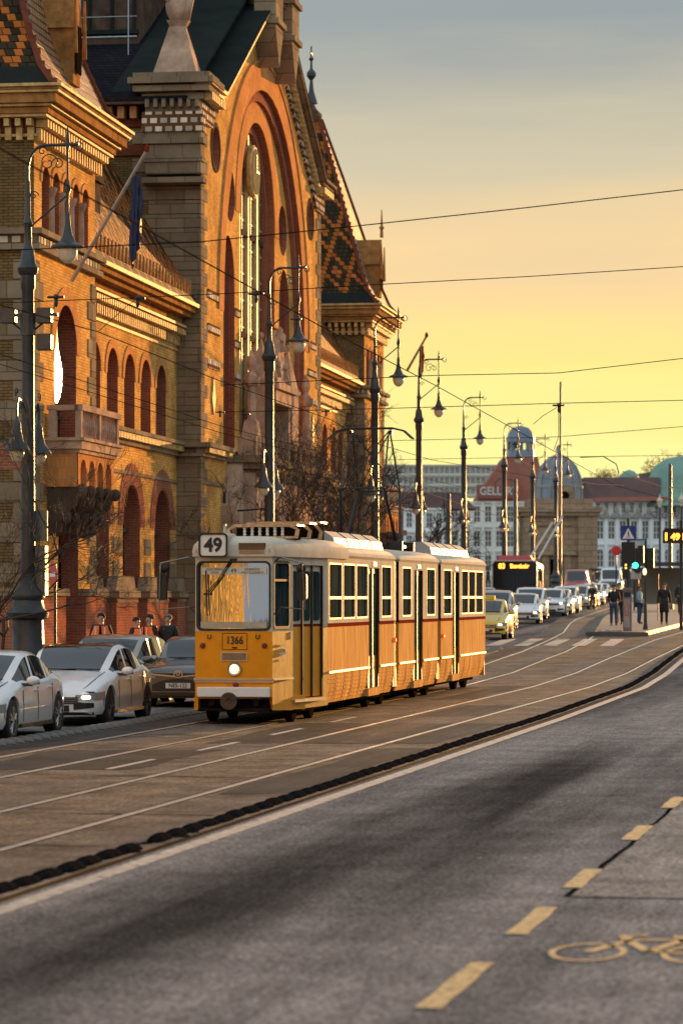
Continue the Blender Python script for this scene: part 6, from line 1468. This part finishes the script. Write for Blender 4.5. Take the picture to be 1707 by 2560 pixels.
    b.grid(rows, closed=True); b.build('knit_hat' if hat else 'hair', hat or hair, root, smooth=True)
    if vest:
        b = MB(); rows = []
        for i in range(6):
            z = lerp(.93, 1.44, i/5); kx = .245 if i < 4 else lerp(.24, .17, (i-3)/2)
            rows.append([(kx*s*math.sin(a), .185*s*-math.cos(a), z*s) for a in [lerp(.16, 2*math.pi-.16, k/20) for k in range(21)]])
        b.grid(rows); v_ = b.build('safety_vest', c_or, root, smooth=True)
        b = MB()
        for z0, z1 in ((1.0, 1.045),): b.grid([[(.252*s*math.sin(a), -.192*s*math.cos(a), z*s) for a in [lerp(.16, 2*math.pi-.16, k/20) for k in range(21)]] for z in (z0, z1)])
        for sg in (-1, 1): b.grid([[(sg*x*s, -.19*s, z*s) for x in (.09, .125)] for z in (.95, 1.2, 1.4)])
        b.build('reflective_stripes', silver_m, v_)
    if bag:
        b = MB(); b.prism(rrect(.2*s, .5*s, .5*s, .85*s, .05) if bag[1] == 'hand' else rrect(-.3*s, -.08*s, .95*s, 1.35*s, .06), lambda u, v, d: (u-.15*s, -.18*s+d, v), -.06, .1); b.build('bag', bag[0], root, bevel=.02)
    return root
person('man in black knit hat and orange safety vest standing behind the silver cars', 253, 76, R(8), 1.78, hat=c_blk, vest=True)
person('dark-haired person in open orange vest beside the man in a grey knit hat', 374, 77, R(-35), 1.74, vest=True, fore=.25)
person('man in grey knit hat and dark jacket, right of the two people in orange vests', 420, 77, R(-10), 1.74, hat=c_gr)
person('partly hidden person in a dark hat pointing, left of the dark-haired vest wearer', 342, 78.5, R(60), 1.66, hat=c_blk, vest=True, fore=.35)
pz = .16
person('person in black jacket and blue jeans left of the bottle-sign pillar on the platform', 1534, 137, R(10), 1.78, legs=c_jean, z=pz, fore=.2)
person('person in dark clothes half hidden by the bottle-sign pillar', 1548, 139, R(-20), 1.85, z=pz)
person('person in light blue coat with a pale bag between pillar and lamp foot', 1598, 141, R(75), 1.70, top=c_lb, legs=c_jean, hair=c_rd, z=pz, bag=(M('pale bag', (.42, .40, .38), .6), 'hand'), fore=.2)
person('person in long black coat standing alone at the right of the platform', 1660, 139, R(5), 1.84, coat=True, hair=c_rd, z=pz)
person('walker with a yellow bag at the right edge of the picture', 1700, 172, R(170), 1.8, z=pz, stride=.18, bag=(c_ye, 'back'))
person('pedestrian in dark clothes far off behind the queue of cars', 1481, 205, R(15), 1.75, z=0)

# ================= platform furniture =================
p = W(1568, 1592, 126.5); t = thing('advert_pillar', 'grey-brown pillar with a red bottle drawn on its front at the platform tip', 'pillar', (p.x, p.y, gz(125)+.16), R(6))
b = MB(); b.box(-.17, .17, -.3, .3, 0, 1.62); b.box(-.2, .2, -.34, .34, 1.62, 1.72); b.build('casing', M('grey-brown casing', (.20, .17, .16), .5), t, bevel=.01)
b = MB(); b.box(-.14, .08, -.33, -.31, .15, 1.28); pn = b.build('front_panel', M('pale panel', (.36, .29, .27), .5), t)
b = MB(); b.panel([(-.03-.075, .62), (-.03+.075, .62), (-.03+.085, .9), (-.03+.035, 1.08), (-.03+.03, 1.22), (-.03-.03, 1.22), (-.03-.035, 1.08), (-.03-.085, .9)], [[(-.03-.055, .64), (-.03+.055, .64), (-.03+.06, .89), (-.03+.02, 1.05), (-.03+.015, 1.2), (-.03-.015, 1.2), (-.03-.02, 1.05), (-.03-.06, .89)]], lambda u, v, d: (u, -.335+d, v), .004); b.prism(ring(-.03, .78, .02, .035, 0, 2*math.pi, 14), lambda u, v, d: (u, -.335+d, v), 0, .004)
b.build('bottle_drawing', M('red print', (.45, .04, .05), .5), pn)
b = MB(); b.box(-.14, .12, -.32, -.305, 1.36, 1.55); b.build('dark_plaque', ink, t)
# traffic signal with crossing sign
p = W(1570, 1490, 129); t = thing('traffic_signal', 'black traffic signal with green light and blue pedestrian crossing sign above it', 'traffic light', (p.x, p.y, gz(128)+.16), R(8))
b = MB(); b.tube([(0, 0, 0), (0, 0, 4.5)], .055, 8); b.build('pole', iron, t)
b = MB(); b.box(-.27, .27, -.12, .1, 2.55, 3.55); b.box(.28, .48, -.1, .1, 2.3, 3.3); b.box(-.22, -.02, -.1, .1, 2.1, 2.55); b.build('signal_head', black, t, bevel=.02)
b = MB(); b.lathe((.28, -.14, 2.6), [(.115, .04), (.12, 0), (.05, -.02)], 18, 0, 'y'); b.build('green_light', EM('green signal', (.03, .85, .45), 2.6), t)
b = MB(); b.lathe((-.1, -.12, 2.62), [(.05, .02), (.05, 0)], 12, 0, 'y'); b.lathe((-.1, -.12, 2.5), [(.045, .02), (.045, 0)], 12, 0, 'y'); b.build('amber_light', EM('amber signal', (1, .6, .1), .9), t)
b = MB(); b.box(-.3, .3, -.1, -.07, 3.62, 4.2); sg_ = b.build('crossing_sign', M('blue sign', (.012, .03, .22), .4), t)
b = MB(); b.prism([(-.24, 3.68), (.24, 3.68), (0, 4.12)], lambda u, v, d: (u, -.104+d, v), 0, .004); tg = b.build('white_triangle', white, sg_)
b = MB(); b.tube([(0, -.108, 4.0), (.0, -.108, 3.96)], .022, 6); b.tube([(0, -.108, 3.95), (.01, -.108, 3.83)], .016, 4); b.tube([(.01, -.108, 3.83), (.07, -.108, 3.71)], .011, 4); b.tube([(.01, -.108, 3.83), (-.06, -.108, 3.71)], .011, 4); b.tube([(0, -.108, 3.92), (.06, -.108, 3.86)], .009, 4); b.tube([(0, -.108, 3.92), (-.05, -.108, 3.87)], .009, 4); b.build('walking_figure', ink, tg)
b = MB(); b.box(.1, .52, -.05, -.02, 2.05, 2.35); b.build('white_board', M('pale board', (.4, .38, .42), .5), t)
# second signal post
p = W(1613, 1572, 129); t = thing('signal_post', 'slim dark post with tapered foot and edge-on black signal heads', 'signal post', (p.x, p.y, gz(128)+.16))
b = MB(); b.lathe((0, 0, 0), [(.11, 0), (.10, .1), (.07, .3), (.06, 1.0), (.045, 1.1), (.04, 3.5), (.02, 3.7)], 10); b.build('pole', iron, t)
b = MB(); b.box(.05, .35, -.14, .14, 2.5, 3.3); b.box(-.3, -.06, -.14, .14, 2.7, 3.4); b.build('signal_head', black, t, bevel=.02)
b = MB(); b.ell((-.02, -.1, 2.35), (.08, .05, .14)); b.build('signal_lamp', EM('pale amber lamp', (1, .78, .4), .9), t)
# small round signs, board, shelter, passenger display
p = W(1645, 1500, 150); b = MB(); b.tube([(0, 0, 0), (0, 0, 2.2)], .03, 6); o = b.build('bollard_post', iron, loc=(p.x, p.y, gz(p.y)+.16)); tag(o, 'thin grey post beside the person in the long black coat', 'post')
p = W(1540, 1385, 190); t = thing('round_red_sign', 'small round red sign left of the blue crossing sign', 'road sign', (p.x, p.y, gz(190))); b = MB(); b.tube([(0, 0, 0), (0, 0, 3.8)], .05, 6); b.build('pole', iron, t); b = MB(); b.lathe((0, -.06, 3.75), [(.28, 0), (.3, .02), (.28, .04)], 18, 0, 'y'); b.build('disc', bpy.data.materials['red sign face'], t)
p = W(1595, 1390, 160); t = thing('blue_framed_board', 'pale information board with blue frame right of the crossing sign', 'sign', (p.x, p.y, gz(160)+.16)); b = MB(); b.tube([(0, 0, 0), (0, 0, 3.4)], .04, 6); b.build('pole', iron, t); b = MB(); b.box(-.45, .4, -.04, 0, 3.0, 3.9); b.build('board', M('pale blue board', (.4, .48, .55), .5), t); b = MB(); b.panel(rrect(-.5, .45, 2.95, 3.95, .03), [rrect(-.42, .37, 3.03, 3.87, .02)], lambda u, v, d: (u, -.06+d, v), .03); b.build('frame', M('blue frame', (.02, .15, .4), .4), t)
p = W(1702, 1490, 128); t = thing('passenger_display', 'black hanging display with glowing orange characters at the right edge', 'display board', (p.x, p.y, gz(128)+.16))
b = MB(); b.tube([(0, .1, 0), (0, .1, 4.4)], .07, 8); b.build('post', iron, t)
b = MB(); b.box(-.72, 1.0, -.12, .12, 3.48, 4.0); b.box(-.66, 1.0, -.16, .16, 4.0, 4.08); ds = b.build('screen_case', black, t)
text('1', .40, dsp, ds, (-.58, -.125, 3.73), FR, bold=.02); text('49 Deák', .36, dsp, ds, (.22, -.125, 3.73), FR, bold=.014)
def shelter(px, t_, w_, label):
    p = W(px, 1490, t_); t = thing('tram_shelter', label, 'shelter', (p.x, p.y, gz(p.y)+.16)); b = MB()
    for x in (-w_/2, w_/2):
        for y in (0, 3): b.box(x-.05, x+.05, y-.05, y+.05, 0, 2.7)
    b.build('frame', iron, t); b = MB(); b.box(-w_/2-.3, w_/2+.3, -.3, 3.3, 2.7, 2.9); b.build('roof', iron, t)
    b = MB(); b.box(-w_/2, w_/2, 3.0, 3.03, .4, 2.6); b.build('glass_panel', GLASS('shelter glass', (.10, .14, .13), .1), t)
shelter(1650, 190, 3.6, 'dark-roofed tram shelter with greenish glass behind the long black coat')
shelter(1540, 330, 4.8, 'dark flat-roofed shelter left of the blue crossing sign, before the white hotel')
# twin-lantern lamps on the right
def twin(px, t_, h, label):
    p = W(px, 1490, t_); t = thing('twin_lantern_lamp', label, 'street lamp', (p.x, p.y, gz(p.y)+.1)); b = MB(); b.lathe((0, 0, 0), [(.2, 0), (.15, .8), (.09, 1.0), (.07, h)], 10); b.build('pole', iron, t)
    b = MB(); b.lathe((0, 0, 0), [(.1, h), (.24, h+.5), (.05, h+.8), (.02, h+1)], 8); b.build('lantern', globe, t)
    b = MB(); spiral(b, (.4, 0, h-.6), .3, 1.3, (1, 0), .03); spiral(b, (-.4, 0, h-.6), .3, 1.3, (-1, 0), .03); b.build('scrollwork', iron, t)
twin(1649, 240, 7.2, 'lamp with glowing pale lantern left of the green-domed corner'); twin(1703, 235, 7.2, 'lamp with pale lantern at the right edge')
pole(1675, 200, 9.2, 'tall green-grey lamp mast in front of the green dome', .14)
# ================= far bank =================
h_wall = M('pale grey hotel render', (.80, .82, .84), .8, var=.12, scale=.15)
h_wall2 = M('cream hotel render', (.80, .80, .76), .8, var=.12, scale=.15)
h_roof = M('dark brown roof', (.13, .075, .075), .8, var=.2, scale=.3); h_red = M('brick red roof', (.30, .11, .08), .8, var=.2, scale=.3)
h_cop = M('green copper', (.16, .30, .25), .6, var=.2, scale=.4); h_dome = M('slate blue dome', (.16, .20, .26), .35, .3, var=.15, scale=.4); h_brown = BR('brown stone blocks', (.40, .28, .19), (.34, .23, .15), (.20, .14, .1), bw=1.6, bh=.7, ms=.04)
h_trim = M('grey stone trim', (.28, .27, .25), .8, var=.2, scale=.5); h_win = GLASS('distant windows', (.10, .11, .11), .1); h_frame = M('pale window frame', (.55, .55, .52), .6)
def far(px, t): p = W(px, 1490, t); return p
# Each far building faces the camera side: local x to the right, y away.
def fbox(px0, px1, ytop, t, depth, root, name, mat, ybot=1500, z1=None):
    s = t/8000.; x0, x1 = (px0-853.5)*s, (px1-853.5)*s; zt = CAMH+(1490-ytop)*s; zb = CAMH+(1490-ybot)*s if z1 is None else z1
    return x0, x1, zb, zt
def fthing(name, label, cat, t, px):
    s = t/8000; p = W(px, 1490, t); r = thing(name, label, cat, (p.x, p.y, gz(p.y)), R(YAW)); r['_'] = 0; del r['_']
    conv = lambda x, y: ((x-px)*s, CAMH-gz(p.y)+(1490-y)*s)
    return r, conv
def facade(r, cv, x0, x1, y0, y1, cols, rows, wall, depth=12, ww=.5, wh=.62, arches=False, pil=False, yo=0):
    (a, zt), (b_, zb) = cv(x0, y0), cv(x1, y1); zb = min(zb, 0) if y1 >= 1480 else zb
    hs = []; cw = (b_-a)/cols; rh = (zt-zb)/rows
    for i in range(cols):
        for j in range(rows):
            cx = a+cw*(i+.5); cz = zb+rh*(j+.5); w2, h2 = cw*ww/2, rh*wh/2
            hs.append(arch(cx, cz-h2, 2*w2, cz+h2, 8) if arches and j == arches-1 else [(cx-w2, cz-h2), (cx+w2, cz-h2), (cx+w2, cz+h2), (cx-w2, cz+h2)])
    P = lambda u, v, d: (u, yo+d, v)
    m = MB(); m.panel([(a, zb), (b_, zb), (b_, zt), (a, zt)], hs, P, .5); m.box(a, b_, yo+.6, yo+depth, zb, zt); m.box(a, a+.05, yo, yo+depth, zb, zt); m.box(b_-.05, b_, yo, yo+depth, zb, zt)
    for j in range(rows+1): z = zb+rh*j; m.box(a-.2, b_+.2, yo-.35, yo, z-.18, z+.12)
    if pil:
        for i in range(cols+1): cx = a+cw*i; m.box(cx-cw*.13, cx+cw*.13, yo-.5, yo, zb, zt)
    m.build('wall', wall, r)
    for h in hs:
        us = [u for u, v in h]; vs = [v for u, v in h]; g = MB(); g.prism(h, P, .42, .5); go = g.build('window', h_win, r)
        f = MB(); mu = (min(us)+max(us))/2; hw = (max(us)-min(us))/2; f.box(mu-.09, mu+.09, yo+.3, yo+.42, min(vs), max(vs)); 
        for k in (.35, .7): zz = lerp(min(vs), max(vs), k); f.box(mu-hw, mu+hw, yo+.3, yo+.41, zz-.09, zz+.09)
        f.build('frame', h_frame, go)
    return a, b_, zb, zt
def roof(r, cv, pts, mat, depth=14, name='roof', yo=0, lean=.35):
    q = [cv(*p) for p in pts]; zb = min(v for u, v in q); b = MB(); b.prism(q, lambda u, v, d: (u, yo+(v-zb)*lean+d, v), 0, depth); return b.build(name, mat, r)
# pale hotel wing with sign (left)
r, cv = fthing('hotel_building', 'pale hotel wing with tall pilasters under the sign and the red roof with cupola', 'hotel', 560, 1180)
facade(r, cv, 1095, 1345, 1255, 1500, 9, 4, h_wall2, pil=True); 
roof(r, cv, [(1193, 1243), (1212, 1212), (1262, 1140), (1345, 1140), (1362, 1215), (1362, 1256), (1193, 1256)], h_red, 18, lean=.2)
b = MB(); (a, z), (c, z2) = cv(1190, 1212), cv(1302, 1246); b.box(a, c, -1.2, -.9, z2, z); so_ = b.build('sign_board', h_red, r)
text('GELLÉRT', 2.0, M('weathered white letters', (.62, .58, .55), .8, spec=0), so_, ((a+c)/2, -1.3, (z+z2)/2), FR, sx=.86, bold=.05, ext=.05)
(xc, zb), (xe, zt) = cv(1305, 1142), cv(1342, 1060); rr = xe-xc
b = MB(); b.lathe((xc, 5, 0), [(rr*1.05, zb-1), (rr, zb), (rr*.92, zb+1.4)], 20); b.lathe((xc, 5, 0), [(rr*.95, zt-3.0), (rr*.95, zt-2.2), (rr*.82, zt-1.2), (rr*.55, zt-.4), (.1, zt)], 20)
for k in range(10): an = k*math.pi/5+.2; b.tube([(xc+rr*.85*math.cos(an), 5+rr*.85*math.sin(an), zb+1.2), (xc+rr*.85*math.cos(an), 5+rr*.85*math.sin(an), zt-2.8)], .35, 6)
b.build('cupola', h_dome, r, smooth='auto')
# low dark-roofed building and modern glass block (far left)
r, cv = fthing('low_building', 'low pale building with long dark brown roof left of the hotel', 'building', 500, 1050)
facade(r, cv, 960, 1110, 1272, 1500, 6, 4, h_wall); roof(r, cv, [(950, 1272), (962, 1228), (1150, 1230), (1190, 1272)], h_roof, 12)
r, cv = fthing('modern_block', 'flat modern block with ribbed glass top behind the low brown roof', 'building', 640, 1080)
facade(r, cv, 955, 1240, 1163, 1240, 22, 3, M('pale concrete', (.55, .54, .48), .7), arches=False, ww=.7, wh=.5)
# brick end building next to the hall
r, cv = fthing('brick_building', 'red and white striped brick building beyond the end of the market hall', 'building', 185, 985)
facade(r, cv, 962, 1008, 1262, 1500, 3, 4, brick_r, 10, arches=2)
roof(r, cv, [(955, 1262), (960, 1245), (1010, 1225), (1012, 1262)], h_roof, 10)
# brown stone pavilion with blue-grey dome
r, cv = fthing('stone_pavilion', 'brown stone pavilion with pedimented doorway under a large blue-grey dome', 'pavilion', 380, 1405)
(a, zt), (c, zb) = cv(1312, 1280), cv(1490, 1500)
(d0, dz0), (d1, dz1) = cv(1362, 1455), cv(1418, 1392)
b = MB(); b.panel([(a, zb), (c, zb), (c, zt), (a, zt)], [[(d0+.6, zb+.01), (d1-.6, zb+.01), (d1-.6, dz1-.3), (d0+.6, dz1-.3)]], lambda u, v, d: (u, d, v), 1.0); b.box(a, c, 1.1, 12, zb, zt)
b.box(a, a+.1, 0, 12, zb, zt); b.box(c-.1, c, 0, 12, zb, zt); b.box(c-2.2, c+.15, -.3, 0, zb, zt); b.box(a-.15, a+1, -.3, 0, zb, zt); b.build('wall', h_brown, r)
b = MB(); b.box(a-.7, c+.7, -.9, 13, zt, zt+.6); b.box(a-.4, c+.4, -.6, 13, zt-.5, zt); b.box(a+.6, c-.4, -.1, 12, zt+.6, zt+1.6); b.box(a+1, c-3, -.25, 0, zt-1.6, zt-1.4); b.build('cornice', h_brown, r)
b = MB(); b.prism([(d0-1.2, dz1+.2), (d1+1.2, dz1+.2), ((d0+d1)/2, dz1+2.2)], lambda u, v, d: (u, d, v), -.8, 0); b.box(d0-.4, d0+.4, -.5, 0, zb, dz1+.2); b.box(d1-.4, d1+.4, -.5, 0, zb, dz1+.2); b.build('door_surround', h_brown, r)
b = MB(); b.box(d0+.6, d1-.6, .8, .95, zb, dz1-.3); b.build('door', void, r)
(xc, zs), (xe, ztop) = cv(1405, 1262), cv(1466, 1128); rr = xe-xc
b = MB(); b.lathe((xc, 6.2, 0), [(rr*1.02, zs-.6), (rr, zs), (rr*.985, zs+(ztop-zs)*.35), (rr*.9, zs+(ztop-zs)*.58), (rr*.72, zs+(ztop-zs)*.76), (rr*.42, zs+(ztop-zs)*.9), (.35, ztop-.1), (.3, ztop+.5), (.03, ztop+1.0)], 24); dm = b.build('dome', h_dome, r, smooth='auto')
b = MB()
for k in range(12):
    an = k*math.pi/6+.13; b.tube([(xc+q*rr*math.cos(an), 6.2+q*rr*math.sin(an), zs+(ztop-zs)*h) for q, h in ((1.01, 0), (.995, .35), (.91, .58), (.73, .76), (.43, .9), (.05, .99))], .12, 4)
b.lathe((xc, 6.2, 0), [(rr*1.01, zs+(ztop-zs)*.34), (rr*1.02, zs+(ztop-zs)*.38), (rr*.98, zs+(ztop-zs)*.39)], 24); b.build('dome_rib', h_trim, dm)
(qx, qz) = cv(1412, 1262); b = MB(); b.box(qx-1.1, qx+1.1, .6, 2.5, qz-.6, qz+1.3); b.prism(arch(qx, qz+1.2, 2.2, qz+2.5), lambda u, v, d: (u, .6+d, v), 0, 1.5); do = b.build('dormer', h_brown, r); b = MB(); b.lathe((qx, .55, qz+1.1), [(.55, 0), (.5, .05)], 16, 0, 'y'); b.build('round_window', void, do)
# long white hotel at the right
r, cv = fthing('hotel_building', 'long white hotel front with many windows and balconies under the long brown roof at right', 'hotel', 520, 1600)
a, c, zb, zt = facade(r, cv, 1486, 1740, 1290, 1500, 9, 3, h_wall, arches=2, pil=True)
facade(r, cv, 1486, 1740, 1248, 1290, 12, 1, h_wall, yo=1.5, ww=.4, wh=.6)
roof(r, cv, [(1480, 1250), (1462, 1192), (1650, 1192), (1650, 1250)], h_roof, 16, lean=.5); roof(r, cv, [(1484, 1254), (1484, 1244), (1745, 1240), (1745, 1250)], h_red, 1, 'eaves_band', yo=-.5)
b = MB()
for i in range(10):
    x, z = cv(1492+i*27, 1295); b.box(x-1.2, x+.2, -.9, 0, z, z+.7); b.ell((x-.4, -.5, z+1.0), (.4, .4, .8))
b.build('balustrade', h_trim, r)
(xc, zs), (xe, ztop) = cv(1720, 1215), cv(1765, 1135); rr = 5.6
b = MB(); b.lathe((cv(1712, 0)[0], 6, 0), [(rr*1.35, zs-3.2), (rr*1.05, zs), (rr*.97, zs+1.2), (rr*.8, ztop-1.8), (rr*.45, ztop-.5), (.1, ztop)], 20); b.build('green_dome', h_cop, r, smooth='auto')
# small dome peeping over the roof
r, cv = fthing('small_dome', 'small pale green dome peeping over the long brown roof', 'dome', 600, 1576)
x, z = cv(1576, 1198); b = MB(); b.lathe((x, 3, 0), [(2.0, -1), (2.0, z), (1.7, z+.9), (1.0, z+1.6), (.1, z+1.9)], 18); b.build('cap', h_cop, r, smooth='auto')
# hill with bare wood
hill_m = M('hill side', (.05, .045, .03), .95, var=.3, scale=.02)
b = MB(); rows = []
for j in range(6):
    row = []
    for i in range(70):
        px = 1380+i*60; base = itp([(0, 1200), (6, 1160), (12, 1120), (20, 1080), (34, 1075), (44, 1120), (70, 1150)], i); k = j/5
        p = W(px, 1490, lerp(700, 1050, k)); p.z = lerp(0, (1490-(base+6*math.sin(i*1.3)))/8000*1050, math.sin(k*math.pi/2)); row.append(p)
    rows.append(row)
b.grid(rows); o = struct(b.build('hill', hill_m, smooth=True))
leaf = M('autumn twigs', (.22, .10, .03), .9, var=.4, scale=.3)
for i, px in enumerate((1500, 1517, 1533, 1625, 1642, 1660, 1678, 1697)):
    rnd = random.Random(50+i); p = W(px, 1490, 780); t = thing('hill_tree', ('low bare tree on the hill left of the small green dome, number %s from the left' % ['first', 'second', 'third'][i]) if i < 3 else 'tall bare tree on the hill, %s from the right edge' % ['fifth', 'fourth', 'third', 'second', 'nearest'][i-3], 'tree', (p.x, p.y, 24), 0, 'bare trees on the hill')
    t['label'] = t['label'].replace('number ', '')
    hh = (1490-(1172+rnd.uniform(-3, 6) if i < 3 else 1150-(i % 3)*8+rnd.uniform(-5, 5)))/8000*780+CAMH-24
    b = MB(); b.tube([(0, 0, -6), (0, 0, hh*.4)], [.5, .3], 6); b.build('trunk', bark, t)
    b = MB()
    for k in range(260):
        v = Vector((rnd.gauss(0, .45), rnd.gauss(0, .45), rnd.gauss(0, .5))); 
        if v.length > 1: v.normalize()
        q = Vector((v.x*2.6, v.y*2.6, hh*.62+v.z*hh*.4)); d = Vector((rnd.gauss(0, 1), rnd.gauss(0, 1), rnd.gauss(.6, 1))).normalized()*rnd.uniform(.6, 1.4)
        b.tube([q, q+d*.5+Vector((0, 0, .1)), q+d], [.07, .05, .02], 3, caps=False)
    b.build('crown', leaf, t)
# buildings of the street around and behind the viewpoint; they show in the windscreens and glass
def block(name, label, x0, x1, y0, y1, h, mat, face):
    t = thing(name, label, 'building', ((x0+x1)/2, (y0+y1)/2, 0)); dx, dy = (x1-x0)/2, (y1-y0)/2
    m = MB(); n = int((y1-y0)/3.2); hs = []
    for i in range(n):
        for j in range(int(h/4)):
            yy = -dy+3.2*(i+.5); hs.append([(yy-.6, 1+j*4), (yy+.6, 1+j*4), (yy+.6, 3.3+j*4), (yy-.6, 3.3+j*4)])
    P = (lambda u, v, d: (dx-d, u, v)) if face > 0 else (lambda u, v, d: (-dx+d, u, v))
    m.panel([(-dy, 0), (dy, 0), (dy, h), (-dy, h)], hs, P, .3); m.box(-dx+.35, dx-.35, -dy, dy, 0, h); 
    for j in range(int(h/4)): z = .2+j*4; e = face*dx; m.box(min(e, e+face*.25), max(e, e+face*.25), -dy, dy, z-.15, z+.1)
    m.box(-dx-.5, dx+.5, -dy, dy, h, h+.6); m.build('wall', mat, t); g = MB(); e = face*(dx-.3)
    g.box(min(e, e-face*.04), max(e, e-face*.04), -dy+.2, dy-.2, .5, h-.5); g.build('windows', win_gl, t)
block('town_house', 'yellow ochre town house row on the left of the street behind the viewpoint', -42, -24.5, -55, 44, 19, M('yellow plaster', (.85, .58, .20), .8, var=.3, scale=.6, spec=0), 1)
block('town_house', 'grey stone town house row on the right of the street beside the viewpoint', 24, 40, -60, 85, 20, stone, -1)
